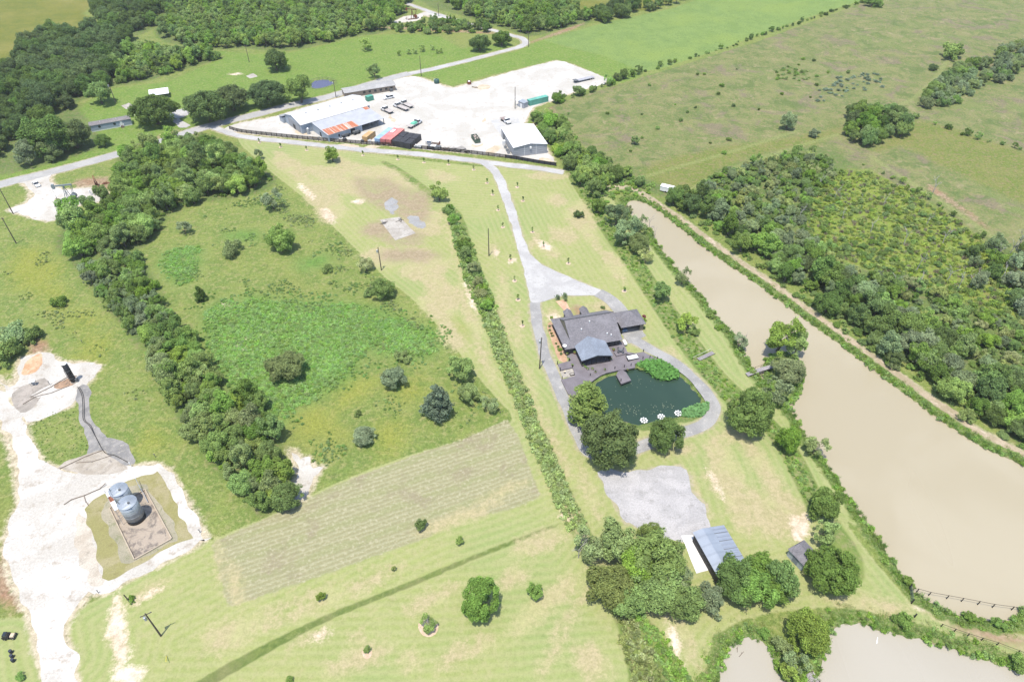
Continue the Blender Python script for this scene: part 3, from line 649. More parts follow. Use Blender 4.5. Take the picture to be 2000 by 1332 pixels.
def trunk_mesh(seed, h, r0, limbs, spread=.6, top=None):
    r = np.random.default_rng(seed); mb = MB()
    pts = [Vector((0, 0, -.05)), Vector((r.normal(0, .02), r.normal(0, .02), h * .5)), Vector((r.normal(0, .04), r.normal(0, .04), h))]
    mb.cyl(pts[0], pts[1], r0 * 1.25, r0 * .9, 7); mb.cyl(pts[1], pts[2], r0 * .9, r0 * .55, 7)
    for k in range(limbs):
        a = 2 * math.pi * k / limbs + r.uniform(-.4, .4); z = h * r.uniform(.55, 1.0); e = Vector((math.cos(a) * spread * r.uniform(.6, 1), math.sin(a) * spread * r.uniform(.6, 1), z + spread * r.uniform(.45, .9)))
        s = Vector((pts[2].x * z / h, pts[2].y * z / h, z)); mid = (s + e) / 2 + Vector((0, 0, .05))
        mb.cyl(s, mid, r0 * .5, r0 * .34, 6); mb.cyl(mid, e, r0 * .34, r0 * .12, 6)
    me = mb.mesh('trunk'); me.materials.append(M_BARK); return me
TRUNK = dict(bigoak=trunk_mesh(1, .5, .085, 6, .6), oak=trunk_mesh(1, .55, .085, 6, .6), round=trunk_mesh(2, .5, .07, 5, .5), loose=trunk_mesh(3, .75, .07, 5, .55), cypress=trunk_mesh(4, 1.9, .075, 4, .3),
             cedar=trunk_mesh(5, 1.6, .06, 4, .3), shrub=trunk_mesh(6, .25, .05, 5, .5), young=trunk_mesh(7, .9, .06, 5, .5), sapling=trunk_mesh(8, 1.5, .09, 3, .4), airy=trunk_mesh(9, .6, .06, 6, .7))
FC = dict(dark=(.042, .072, .024), oak=(.052, .088, .026), mid=(.072, .120, .034), fresh=(.088, .152, .038), light=(.108, .165, .046), grey=(.098, .118, .064), olive=(.100, .118, .036),
          yellow=(.140, .160, .034), gold=(.150, .140, .048), pale=(.130, .165, .070), bluegreen=(.060, .092, .058), weed=(.060, .150, .026), blaze=(.086, .180, .030), reed=(.125, .160, .068), straw=(.200, .180, .105))
FC = {k: (v[0] * 2.50, v[1] * 2.24, v[2] * 2.00) for k, v in FC.items()}; FC['olive'] = (.225, .290, .105); FC['gold'] = (.225, .262, .090); FC['yellow'] = (.225, .295, .075); FC['grey'] = (.235, .300, .150); FC['bluegreen'] = (.185, .250, .165)
_rr = np.random.default_rng(77)
def plant(loc, r, kind, colr, label, cat='tree', group=None, name=None, hs=1.0, trunk=True, idx=None):
    V_ = PROTO[kind]; me = V_[int(_rr.integers(len(V_))) if idx is None else idx]
    nm = name or ('tree' if cat == 'tree' else cat.replace(' ', '_'))
    e = empty(nm, loc, _rr.uniform(0, 6.28), label, cat, group); e.scale = (r * _rr.uniform(.9, 1.1), r * _rr.uniform(.84, 1.08), r * hs * _rr.uniform(.92, 1.08))
    c = bpy.data.objects.new('crown', me); COL.objects.link(c); c.parent = e
    cc = FC[colr] if isinstance(colr, str) else colr
    q = _rr.uniform(.93, 1.07); c.color = (cc[0] * q, cc[1] * q, cc[2] * q, 1)
    if trunk:
        t = bpy.data.objects.new('trunk', TRUNK[kind]); COL.objects.link(t); t.parent = e
    return e
def tree(px, py, w, kind, colr, label, cat='tree', group=None, name=None, hs=1.0, idx=None):
    """px, py: crown centre in the photograph, w: crown width in photo pixels"""
    r = w / 2 * mpp(px, py, 3)
    for _ in range(3):
        z = CZ[kind] * r * hs; r = w / 2 * mpp(px, py, z)
    p = G(px, py, CZ[kind] * r * hs); return plant((p.x, p.y, 0), r, kind, colr, label, cat, group, name, hs, idx=idx)

# ---- trees that stand alone
tree(1147,784,118,'cypress','yellow','feathery yellow-green cypress beside the dark green pond and deck', hs=.66)
tree(1193,860,126,'bigoak','oak','largest dark spreading oak on the lawn south of the dark green pond', name='oak_tree')
tree(1302,851,76,'bigoak','oak','smaller round dark oak between the loop path and the grey gravel lot', name='oak_tree')
tree(1468,802,102,'bigoak','oak','broad dark oak on the bank between the loop path and the brown pond', name='oak_tree')
tree(1541,858,62,'loose','fresh','bright green tree in the ditch strip beside a willow bush on the brown pond bank')
tree(1596,868,50,'airy','olive','sparse olive willow bush leaning over the brown pond edge', name='willow_bush')
tree(938,1170,84,'round','mid','dense egg-shaped green tree alone on the mown lawn', hs=1.05)
tree(1045,1152,38,'young','fresh','small dark upright tree on the lawn east of the dense egg-shaped tree', hs=.85)
tree(823,1023,28,'young','mid','small round tree in the mown bay cut into the striped hay strip', hs=.8)
tree(899,1055,19,'young','mid','small round tree on the grass between the hay strip and the ditch line', hs=.8)
tree(769,1110,12,'young','yellow','tiny yellow sapling above the long ditch line', hs=.9)
tree(625,1164,21,'young','yellow','bright yellow-green young tree near the western half of the ditch line', hs=.85)
tree(835,1218,34,'airy','light','half-bare shrub in a mulch ring with grey leafless twigs', cat='shrub', hs=.8)
tree(716,1268,17,'young','yellow','small yellow-green bush in a tan mulch ring on the mown lawn', cat='bush', hs=.7)
tree(565,1330,22,'shrub','mid','low green bush on the lawn beside the ditch line', cat='bush')
tree(40,1322,20,'shrub','fresh','leafy green bush below the black yard cart', cat='bush')
tree(256,1170,17,'shrub','fresh','small vine bush at the foot of a leaning short post', cat='bush')
tree(648,301,32,'young','light','light green tree below the drive along the dark rail fence', hs=.8)
tree(857,376,42,'loose','light','light green tree at the head of the ditch hedge', hs=.85)
tree(503,300,22,'airy','grey','thin grey-green tree at the corner of the wood by the fence drive')
tree(1130,420,22,'shrub','dark','round dark clipped bush alone on the mown lawn', cat='bush')
tree(1295,566,48,'loose','fresh','full green tree in the ditch strip beside the levee, below the brown pond narrows')
tree(1334,540,34,'airy','olive','olive willow bush overhanging the west edge of the brown pond', name='willow_bush')
tree(1344,628,46,'airy','light','open-crowned pale tree in the ditch strip across from the garage')
tree(1355,648,26,'shrub','fresh','low dense bush under the open-crowned pale tree', cat='bush')
tree(1250,475,46,'oak','olive','dark olive tree in the row between lawn and levee')
tree(1222,448,60,'loose','grey','grey-green spreading tree in the row beside the brown pond narrows')
tree(1205,418,50,'loose','grey','grey-green tree next to the head of the brown pond')
tree(1170,402,34,'oak','mid','dark green tree at the north end of the row by the lawn')
tree(1262,500,30,'airy','pale','pale half-dead tree in the row between lawn and levee')
tree(1318,384,40,'oak','mid','tree standing before the white trailer roof in the hedge')
tree(1252,440,34,'airy','olive','olive bush overhanging the narrow head of the brown pond', cat='bush')
tree(1228,408,18,'shrub','reed','small olive bush standing in the head of the brown pond', cat='bush')
tree(1387,617,18,'shrub','light','small pale bush on the bank of the brown pond opposite the garage', cat='bush')
tree(1445,665,34,'airy','grey','grey-green bush on the bank west of the pond island', cat='bush')
tree(1405,640,16,'shrub','fresh','small green bush on the pond bank edge', cat='bush')
tree(1528,655,84,'loose','light','tall light green tree at the north end of the pond island', hs=.9)
tree(1560,672,50,'loose','light','light green tree on the pond island facing open water')
tree(1540,720,70,'loose','olive','olive tree in the middle of the pond island', hs=.85)
tree(1518,762,56,'airy','grey','half-bare greyish tree at the south tip of the pond island')
tree(1472,728,16,'shrub','fresh','small bush at the west end of the foot bridge', cat='bush')
tree(1612,984,72,'oak','mid','dark green tree on the bank northeast of the small slate-roofed shed')
tree(1613,1035,56,'airy','light','pale green tree beside the slate-roofed shed bank')
tree(1628,1112,108,'bigoak','mid','large dark oak over the small slate-roofed shed', name='oak_tree', hs=.9)
tree(1440,1132,104,'oak','mid','green oak directly in front of the steel-roofed barn', name='oak_tree', hs=.85, idx=1)
tree(1500,1126,100,'bigoak','mid','wide green oak between the steel-roofed barn and the small shed', name='oak_tree', hs=.8)
tree(1475,1150,80,'loose','fresh','lighter tree low in front of the two barn oaks')
tree(1250,1105,96,'oak','fresh','fresh green oak in the heart of the barn grove', name='oak_tree', idx=0)
tree(1312,1132,84,'oak','grey','greyish oak beside the white barn slab', name='oak_tree', idx=3)
tree(1235,1165,80,'loose','mid','tree at the south edge of the barn grove over the weeds')
tree(1526,1130,84,'loose','mid','ragged green tree between the barn oaks and the large shed oak')
tree(1388,1165,64,'loose','grey','grey-green tree between the white slab and the wide barn oak')
tree(1284,1092,122,'bigoak','mid','tall green oak west of the white barn slab', name='oak_tree')
tree(1285,1150,110,'oak','mid','green oak at the south edge of the barn grove', name='oak_tree', hs=.85)
tree(1340,1170,86,'loose','mid','green tree shading the sandy track south of the barn grove')
tree(1215,1060,100,'loose','olive','olive tree at the north corner of the barn grove over the ditch hedge')
tree(1150,1065,70,'airy','olive','thin olive tree with pale bare limbs at the west end of the barn grove')
tree(1190,1145,104,'oak','gold','golden-olive tree at the southwest corner of the barn grove', hs=.9)
tree(1268,1040,44,'loose','yellow','yellow-green treetop above the grey gravel lot edge')
tree(1578,1236,92,'oak','yellow','yellow-green willow on the point of the pale pond', name='willow_tree', hs=.95)
tree(1528,1262,42,'shrub','olive','olive willow bush beside the yellow-green willow', name='willow_bush', cat='bush')
tree(1556,1290,52,'airy','grey','grey-green scrub tree beside the pond dock')
tree(1545,1312,40,'airy','light','light green bush at the dock on the pale pond', cat='bush')
tree(1493,1236,26,'shrub','fresh','green bush on the north bank of the pale pond', cat='bush')
tree(1775,1137,26,'shrub','fresh','rounded bush beside the gate at the corner of the brown pond', cat='bush')
tree(1765,1212,40,'shrub','mid','leafy bush leaning over the north shore of the pale pond', cat='bush')
tree(1895,1204,24,'shrub','fresh','green bush at the small cove behind the pond fence', cat='bush')
tree(1950,1218,30,'shrub','fresh','dense low bush at the east end of the cove behind the pond fence', cat='bush')
tree(1995,1295,44,'shrub','mid','large bush at the east shore of the pale pond', cat='bush')
tree(1745,715,24,'shrub','olive','olive bush on the far bank between levee track and brown pond', cat='bush')
tree(1890,812,36,'shrub','olive','bushy clump on the far bank beside the levee track', cat='bush')
# shrubs in the rough field west of the lawn
for t in [(548,467,62,'oak','mid','large round thicket beside the two small shrubs in the rough field'),(452,489,46,'shrub','olive','low olive shrub between the weedy patch and the large round thicket'),
          (530,390,44,'airy','grey','pale grey-green shrub at the upper edge of the rough field'),(358,445,30,'airy','grey','thin grey shrub beside the wood edge in the rough field'),
          (390,573,34,'cedar','dark','small dark pointed cedar next to the bright green weed patch'),(115,590,34,'shrub','mid','double-headed shrub alone in the western meadow'),
          (714,515,36,'airy','pale','pale leafless-topped shrub beside the pole on the lawn edge'),(748,563,52,'oak','mid','dense round tree on the lawn edge below the pole'),
          (722,572,26,'shrub','mid','low shrub against the dense round tree on the lawn edge'),(640,525,24,'shrub','olive','small olive shrub in the middle of the rough field'),
          (557,715,76,'oak','olive','wide olive oak ringed by bright green weeds'),(768,736,56,'oak','grey','greyish round shrub near the eastern end of the bright weed patch'),
          (786,697,34,'shrub','olive','small olive shrub on the rim of the bright weed patch'),(855,785,86,'cedar','bluegreen','tall blue-grey cedar beside the hay strip'),
          (900,718,62,'loose','light','light green tree next to the lawn edge above the tall cedar'),(916,768,50,'oak','olive','olive round tree between the tall cedar and the lawn edge'),
          (956,790,36,'airy','grey','small grey pine-like tree near the corner of the hay strip'),(710,850,46,'oak','grey','round grey-green shrub alone below the weed patch'),
          (700,808,16,'shrub','olive','tiny shrub above the round grey-green shrub'),(640,290,1,'shrub','mid',None)]:
    if t[5]: tree(*t, cat='shrub' if t[2] < 50 else 'tree', hs=.9)
tree(30,655,60,'shrub','grey','grey-green bush above the rusty pad of the black stack', cat='bush')
tree(65,655,44,'shrub','mid','dark bush beside the grey-green bush above the black stack pad', cat='bush')
tree(15,690,60,'shrub','mid','bush at the west edge above the black stack pad', cat='bush')
# ---- trees around the upper road
for t in [(300,216,86,'bigoak','oak','dark live oak shading the drive next to the blue-grey mobile home'),(405,210,84,'bigoak','oak','dark live oak beside the gravel drive entrance, first of the roadside row'),
          (450,192,74,'bigoak','oak','dark live oak second in the roadside row'),(520,180,76,'bigoak','dark','dark live oak third in the roadside row'),(584,174,58,'loose','mid','lighter tree at the end of the roadside row by the small round pond'),
          (190,180,50,'loose','mid','tree beside the leaning pole on the bright lawn'),(536,117,52,'oak','oak','dark oak alone on the bright lawn, with a lighter companion'),(552,120,30,'loose','light','lighter companion of the dark lawn oak'),
          (731,138,31,'airy','mid','small open tree above the gravel yard road'),(712,85,26,'airy','light','small light tree in the meadow by the young wood'),
          (937,84,40,'oak','oak','round dark tree beside the lane, west one of a pair'),(980,74,38,'oak','oak','round dark tree beside the lane, east one of a pair'),
          (90,265,96,'oak','oak','large live oak in front of the dark wood'),(140,262,72,'oak','oak','live oak covering the west end of the mobile home'),
          (50,300,50,'loose','grey','grey-green tree beside the road at the wood edge'),(95,295,44,'loose','olive','yellowish small tree below the large live oak'),(200,275,30,'oak','oak','small dark tree in front of the mobile home'),
          (1240,273,17,'young','mid','small upright tree alone in the brown scrub field'),(1541,235,40,'loose','grey','grey-green tree alone in the scrub field'),(1590,262,26,'shrub','grey','low shrub near the grey-green scrub field tree'),
          (1860,103,48,'shrub','light','bushy clump at the bend of the scrub field track'),(1822,133,20,'shrub','dark','dark bush beside the scrub field track'),(1788,228,18,'shrub','olive','olive shrub by the scrub grove'),
          (1705,5,34,'shrub','mid','green clump at the end of the fence line'),(1250,430,1,'shrub','mid',None)]:
    if t[5]: tree(*t, hs=.78 if t[3] == 'bigoak' else .92)
for x, y, w in [(780,103,11),(797,100,12),(810,100,10),(824,93,14),(844,93,10),(853,100,9),(861,99,9)]:
    tree(x, y, w, 'airy', 'light', 'small thin orchard tree in the bright meadow by the lane', group='orchard trees in the meadow')
# ---- saplings in mulch rings along the drive
M_MULCH = surf_mat('sapling_mulch', (.36, .27, .19), (.42, .33, .25), (.28, .2, .14), 1, 3)
SAP = [(507,275),(548,284),(599,290),(709,300),(777,308),(828,314),(876,318),(925,328),(951,354),(962,377),(973,407),(982,440),(997,504),(1005,545),(1010,362),(1021,389),(1040,450),(1061,478),(1110,511),(1219,565),(1012,582),(1020,633)]
SAPW = {(1219,565):8, (548,284):6, (1012,582):7}
for k, (x, y) in enumerate(SAP):
    p = G(x, y + 4, 0); w = SAPW.get((x, y), 5) ; r = w / 2 * mpp(x, y)
    e = plant((p.x, p.y, 0), r, 'sapling', 'mid' if k % 3 else 'dark', 'thin staked sapling in a pale mulch ring along the drive', group='saplings along the drive', name='sapling', hs=.9 * .62 / r * 1.1 if r < .62 else .8)
    mb = MB(); mb.prism([(math.cos(2 * math.pi * i / 12) * .62 * (1 + .15 * math.sin(i * 2.3 + k)), math.sin(2 * math.pi * i / 12) * .62) for i in range(12)], .005, .05)
    ring = mb.build('mulch_ring', M_MULCH, e); s_ = e.scale; ring.scale = (1.3 / s_[0], 1.3 / s_[1], 1 / s_[2])
for x, y, w in [(836,1225,40),(716,1276,20)]:
    pl = G(x, y); r = w / 2 * mpp(x, y); sheet('mulch_circle', np.array([(pl.x + r * math.cos(t), pl.y + r * .9 * math.sin(t)) for t in np.linspace(0, 2 * math.pi, 16, endpoint=False)]), .02, M_MULCH, 3, .12, .5)

# ---- woods: nearest ones are single trees, the far remainder is one mass
def scatter(poly_px, spacing, seed, jit=.9, hi=None):
    """jittered hex points inside a pixel outline, world metres"""
    r = np.random.default_rng(seed); Pw = GP(poly_px); x0, y0 = Pw.min(0); x1, y1 = Pw.max(0); pts = []
    ys = np.arange(y0, y1, spacing * .866); 
    g = np.array([(x + (.5 * spacing if j % 2 else 0), y) for j, y in enumerate(ys) for x in np.arange(x0, x1, spacing)])
    g = g + r.uniform(-.5, .5, g.shape) * spacing * jit
    d = sdf(Pw, g[:, 0], g[:, 1], 3.0)
    return g[d > 0]
def gn_scatter(name, pts, sc_, kinds, colr, label, cat, rz=None):
    """one 'stuff' object: foliage clumps on points (geometry nodes)"""
    key = 'protos_' + '_'.join(kinds)
    cl = bpy.data.collections.get(key)
    if cl is None:
        cl = bpy.data.collections.new(key)
        for k in kinds:
            for me in PROTO[k]:
                o = bpy.data.objects.new('clump', me); cl.objects.link(o)
    me = bpy.data.meshes.new(name); P3 = np.array([(p[0], p[1], p[2] if len(p) > 2 else 0) for p in pts])
    me.vertices.add(len(P3)); me.vertices.foreach_set('co', P3.ravel()); me.update()
    a = me.attributes.new('sc', 'FLOAT_VECTOR', 'POINT'); s3 = np.asarray(sc_); s3 = np.stack([s3, s3, s3], 1) if s3.ndim == 1 else s3; a.data.foreach_set('vector', s3.astype(np.float32).ravel())
    a = me.attributes.new('rz', 'FLOAT_VECTOR', 'POINT'); q = np.random.default_rng(len(pts)); rv = np.zeros((len(P3), 3)); rv[:, 2] = q.uniform(0, 6.28, len(P3)); a.data.foreach_set('vector', rv.astype(np.float32).ravel())
    ng = bpy.data.node_groups.new(name, 'GeometryNodeTree'); ng.interface.new_socket('Geometry', in_out='INPUT', socket_type='NodeSocketGeometry'); ng.interface.new_socket('Geometry', in_out='OUTPUT', socket_type='NodeSocketGeometry')
    n = ng.nodes; gi = n.new('NodeGroupInput'); go = n.new('NodeGroupOutput'); iop = n.new('GeometryNodeInstanceOnPoints'); ci = n.new('GeometryNodeCollectionInfo')
    ci.inputs[0].default_value = cl; ci.inputs['Separate Children'].default_value = True; ci.inputs['Reset Children'].default_value = True
    a1 = n.new('GeometryNodeInputNamedAttribute'); a1.data_type = 'FLOAT_VECTOR'; a1.inputs[0].default_value = 'sc'
    a2 = n.new('GeometryNodeInputNamedAttribute'); a2.data_type = 'FLOAT_VECTOR'; a2.inputs[0].default_value = 'rz'
    lk = ng.links.new; lk(gi.outputs[0], iop.inputs['Points']); lk(ci.outputs[0], iop.inputs['Instance']); iop.inputs['Pick Instance'].default_value = True
    ri = n.new('FunctionNodeRandomValue'); ri.data_type = 'INT'; ri.inputs[4].default_value = 0; ri.inputs[5].default_value = 50; lk(ri.outputs[2], iop.inputs['Instance Index'])
    lk(a1.outputs[0], iop.inputs['Scale']); lk(a2.outputs[0], iop.inputs['Rotation']); lk(iop.outputs[0], go.inputs[0])
    o = bpy.data.objects.new(name, me); COL.objects.link(o); md = o.modifiers.new('scatter', 'NODES'); md.node_group = ng
    me.materials.append(M_LEAF); cc = FC[colr] if isinstance(colr, str) else colr; o.color = (*cc, 1)
    return tag(o, label, cat, kind='stuff')

COLADJ = dict(pale='pale green', dark='dark', oak='deep green', mid='mid green', fresh='fresh green', light='light green', grey='grey-green', olive='olive', yellow='yellow-green')
KINDADJ = dict(bigoak='spreading', oak='broad domed', loose='ragged', young='upright', shrub='low rounded', airy='thin-leaved', cedar='pointed')
def wood(poly, spacing, rmin, rmax, kinds, cols, label, group, seed, indiv=60, rest=None, hs=1.0, name='tree'):
    pts = scatter(poly, spacing, seed); r = np.random.default_rng(seed + 1)
    order = np.argsort(pts[:, 1]); pts = pts[order]
    rad = r.uniform(rmin, rmax, len(pts))
    for i in range(min(indiv, len(pts))):
        k = kinds[r.integers(len(kinds))]; c = cols[r.integers(len(cols))]
        plant((pts[i, 0], pts[i, 1], 0), rad[i], k, c, f'{COLADJ[c]} {KINDADJ[k]} {label}', 'shrub' if name == 'shrub' else 'tree', f'{COLADJ[c]} {KINDADJ[k]} ones of the {group}', hs=hs * r.uniform(.85, 1.15), name=name)
    if len(pts) > indiv:
        lab = rest or (label + ', far part')
        pr = pts[indiv:]; rr = rad[indiv:]; ci = r.integers(0, len(cols), len(pr))
        for c in range(len(cols)):
            q = ci == c
            if q.any(): gn_scatter('far_woods', pr[q], rr[q] * hs, kinds, cols[c], rest or 'far canopy of ' + group, 'woods')
    print('WOOD', group, len(pts))
wood([(-60,330),(-60,180),(0,160),(60,88),(180,64),(248,74),(252,98),(230,130),(212,168),(172,192),(140,215),(90,240),(40,290)], 8.0, 4.2, 6.4, ['oak'], ['dark','oak'], 'live oak in the dense wood above the mobile home', 'dark wood above the mobile home', 1, 45, name='live_oak')
wood([(190,-20),(345,-20),(345,18),(300,50),(262,70),(195,40)], 7.5, 3.8, 6.0, ['oak'], ['dark','oak'], 'oak in the wood along the olive field', 'dark wood along the olive field', 2, 20, name='live_oak')
wood([(350,-70),(800,-70),(798,12),(762,58),(700,68),(640,83),(560,97),(480,93),(420,95),(335,83),(305,58),(345,20)], 5.2, 2.2, 3.9, ['young','loose'], ['fresh','mid','light'], 'young tree in the regrown wood north of the meadow', 'young wood north of the meadow', 3, 50, name='young_tree')
wood([(207,146),(250,99),(330,103),(410,99),(424,116),(380,129),(300,153),(224,167)], 4.6, 2.2, 3.8, ['young','shrub','loose'], ['fresh','mid','light'], 'young tree in the thicket beside the bright lawn', 'thicket beside the bright lawn', 4, 30, name='young_tree')
wood([(800,-60),(1070,-60),(1060,0),(1155,38),(1090,58),(1032,70),(990,56),(900,28)], 5.4, 2.4, 4.0, ['young','loose'], ['fresh','light','mid'], 'young tree in the wood between lane and pale field', 'wood beside the pale field', 5, 40, name='young_tree')
wood([(768,58),(800,50),(870,42),(955,55),(960,66),(870,68),(775,67)], 4.8, 1.8, 2.8, ['young','shrub'], ['fresh','mid'], 'small tree in the scrub strip before the far pumpjack', 'scrub strip before the far pumpjack', 6, 30, name='young_tree')
wood([(1150,42),(1170,22),(1240,12),(1250,24),(1175,50)], 7.5, 4, 5.5, ['oak'], ['dark','oak'], 'tree in the row along the pale field', 'tree row along the pale field', 7, 14, name='row_tree')
wood([(1240,22),(1330,-4),(1400,-18),(1400,-10),(1330,8),(1245,30)], 6.5, 2.5, 3.6, ['oak','young'], ['oak','mid'], 'tree at the far end of the row along the pale field', 'far tree row along the pale field', 8, 14, name='row_tree')
wood([(245,308),(330,288),(400,284),(458,310),(500,334),(534,356),(505,372),(440,386),(400,392),(330,416),(300,462),(260,484),(185,505),(125,495),(114,470),(134,442),(172,416),(214,396),(244,374),(230,332)], 5.0, 2.4, 4.8, ['oak','loose','young'], ['mid','fresh','light','mid'], 'tree in the belt of woods beside the near pumpjack', 'tree belt by the near pumpjack', 9, 110, name='tree')
wood([(150,518),(205,502),(262,497),(300,540),(322,600),(345,640),(300,685),(258,652),(224,612),(192,572)], 3.0, 1.4, 2.6, ['shrub','loose','airy'], ['grey','mid','fresh'], 'shrub in the brushy middle of the western belt', 'brushy middle of the western belt', 10, 80, name='shrub')
wood([(292,642),(368,642),(383,692),(418,742),(478,782),(528,803),(542,860),(556,920),(566,985),(502,1000),(482,960),(442,928),(402,888),(352,818),(312,738)], 4.0, 2.0, 3.9, ['oak','loose','young'], ['mid','fresh','light','olive'], 'bushy tree in the southern tip of the western belt', 'southern tip of the western belt', 11, 50, name='bushy_tree')
wood([(1042,230),(1075,224),(1130,292),(1190,330),(1240,347),(1280,360),(1270,378),(1235,356),(1185,360),(1164,396),(1122,352),(1094,308),(1062,268)], 4.4, 2.0, 3.7, ['loose','shrub','oak'], ['mid','fresh','light'], 'tree in the hedge below the white steel building', 'hedge below the white steel building', 12, 64, name='hedge_tree')
wood([(1290,384),(1345,422),(1420,480),(1500,536),(1600,608),(1700,682),(1800,755),(1880,808),(1950,850),(2010,884),(2120,945),(2200,830),(2080,770),(1980,740),(1900,700),(1800,640),(1700,590),(1600,530),(1500,460),(1420,400),(1352,382)], 5.4, 2.3, 4.5, ['oak','loose','oak','young'], ['mid','oak','fresh','grey'], 'tree in the tall front of the wood along the levee', 'tall front of the wood along the levee', 13, 170, name='woodland_tree', hs=.9)
wood([(1352,380),(1420,398),(1500,458),(1600,528),(1700,588),(1800,638),(1900,698),(1980,738),(2080,768),(2160,720),(2060,650),(1960,625),(1880,600),(1780,555),(1690,528),(1600,485),(1570,430),(1600,370),(1640,330),(1600,302),(1560,296),(1470,318),(1400,338)], 4.2, 1.3, 3.0, ['loose','airy','shrub','airy'], ['mid','grey','fresh','pale'], 'low tree in the patchy scrub behind the levee wood', 'patchy scrub behind the levee wood', 113, 110, name='scrub_tree', hs=.85)
wood([(1638,262),(1660,232),(1700,225),(1745,232),(1768,262),(1740,285),(1680,290)], 6, 3, 4.6, ['oak','loose'], ['mid','fresh','oak'], 'tree in the small grove standing in the scrub field', 'small grove in the scrub field', 14, 20, name='grove_tree')
wood([(1785,208),(1830,165),(1900,128),(1960,102),(2080,50),(2100,90),(1990,140),(1950,165),(1890,192),(1840,218)], 5.6, 2.2, 4.0, ['loose','shrub','oak'], ['grey','mid','olive'], 'tree in the hedge crossing the scrub field', 'hedge crossing the scrub field', 15, 40, name='hedge_tree')
wood([(1895,470),(1990,480),(2100,560),(2080,640),(1960,600),(1900,560)], 7, 2.4, 4.0, ['loose','airy','shrub'], ['mid','grey'], 'tree at the edge of the marshy clearing', 'edge of the marshy clearing', 16, 20, name='woodland_tree')
def line_pts(poly, step, w, seed):
    Pw = smooth_poly(GP(poly), 4, False); r = np.random.default_rng(seed); out = []
    for a, b in zip(Pw[:-1], Pw[1:]):
        Ln = np.linalg.norm(b - a); k = max(1, int(round(Ln / step)))
        for j in range(k): out.append(a + (b - a) * (j + r.random()) / k + r.normal(0, w, 2))
    return np.array(out)
def hedge(poly, step, w, rmin, rmax, kinds, cols, label, group, seed):
    r = np.random.default_rng(seed)
    for p in line_pts(poly, step, w, seed): plant((p[0], p[1], 0), r.uniform(rmin, rmax), kinds[r.integers(len(kinds))], cols[r.integers(len(cols))], label, 'shrub', group, name='shrub')
hedge([(1080,205),(1120,190),(1200,162),(1250,142)], 3.4, 1.2, 1.0, 3.0, ['shrub','loose','airy'], ['mid','fresh','oak'], 'leafy shrub in the hedge at the far corner of the gravel yard', 'hedge at the far corner of the yard', 31)
hedge([(1250,142),(1300,128),(1400,100),(1480,72),(1580,40),(1690,2)], 5.0, .8, .5, 1.8, ['shrub','loose'], ['oak','mid','fresh'], 'small dark shrub in the thin line dividing pale field and scrub', 'thin shrub line beside the pale field', 32)
hedge([(880,412),(892,440),(900,468),(912,500),(925,540),(940,575),(955,610)], 2.2, .7, .9, 2.6, ['shrub','loose','airy'], ['light','mid','fresh','pale'], 'bushy shrub in the northern part of the ditch hedge', 'northern ditch hedge', 33)
hedge([(1700,330),(1760,360),(1830,405),(1900,450),(1960,490)], 3.2, 1.3, .5, 1.6, ['shrub','airy','loose'], ['fresh','mid','light'], 'small shrub on the fence line behind the marshy clearing', 'fence line behind the clearing', 34)
hedge([(1820,245),(1880,262),(1940,280),(2010,298)], 4, .9, .5, 1.8, ['shrub','airy'], ['mid','fresh','oak'], 'shrub along the ditch through the far scrub field', 'ditch in the far scrub field', 35)
_q = np.random.default_rng(91)
for p_ in scatter([(1100,222),(1250,170),(1450,110),(1560,100),(1760,170),(1620,225),(1500,280),(1380,312),(1230,322),(1140,280)], 21, 92, 1.6):
    plant((p_[0], p_[1], 0), _q.uniform(.5, 1.3), 'shrub', ['mid','oak','fresh'][_q.integers(3)], 'small dark shrub scattered in the brown scrub field', 'shrub', 'lone shrubs of the scrub field', name='shrub')
# ---- weeds, reeds and other uncountable ground cover
proto('clump', 0, lobes_ell(120, 8, .3, .5, 1, 1, .6, .4, .5, -.3, .2), 190, .20, .5)
proto('clump', 1, lobes_ell(121, 6, .3, .5, 1, 1, .8, .5, .5, -.3, .2), 150, .22, .5)
def blades(seed, n):
    r = np.random.default_rng(seed); V = []; F = []; T = []
    for i in range(n):
        a = r.uniform(0, 6.28); q = r.uniform(0, .7); bx, by = q * math.cos(a), q * math.sin(a); h = r.uniform(.6, 1.3); ln = r.normal(0, .35, 2); w = r.uniform(.05, .11); t = r.uniform(0, 6.28); k = len(V)
        dx, dy = w * math.cos(t), w * math.sin(t)
        V += [(bx - dx, by - dy, 0), (bx + dx, by + dy, 0), (bx + ln[0] * .5 + dx * .7, by + ln[1] * .5 + dy * .7, h * .7), (bx + ln[0], by + ln[1], h)]; F.append((k, k + 1, k + 2, k + 3)); T += [r.uniform(.75, 1.3)] * 4
    return np_mesh('blades', V, F, T, M_LEAF)
PROTO['blades'] = [blades(1, 46), blades(2, 40)]
def fill(name, poly, spacing, rmin, rmax, kinds, colr, label, seed, hs=1.0, keep=1.0, z=0, cat='weeds'):
    pts = scatter(poly, spacing, seed); r = np.random.default_rng(seed)
    if keep < 1: pts = pts[r.random(len(pts)) < keep]
    s = r.uniform(rmin, rmax, len(pts)); s3 = np.stack([s, s, s * hs], 1)
    if z: pts = np.column_stack([pts, np.full(len(pts), z)])
    return gn_scatter(name, pts, s3, kinds, colr, label, cat)
def px_poly(zname, i): return None
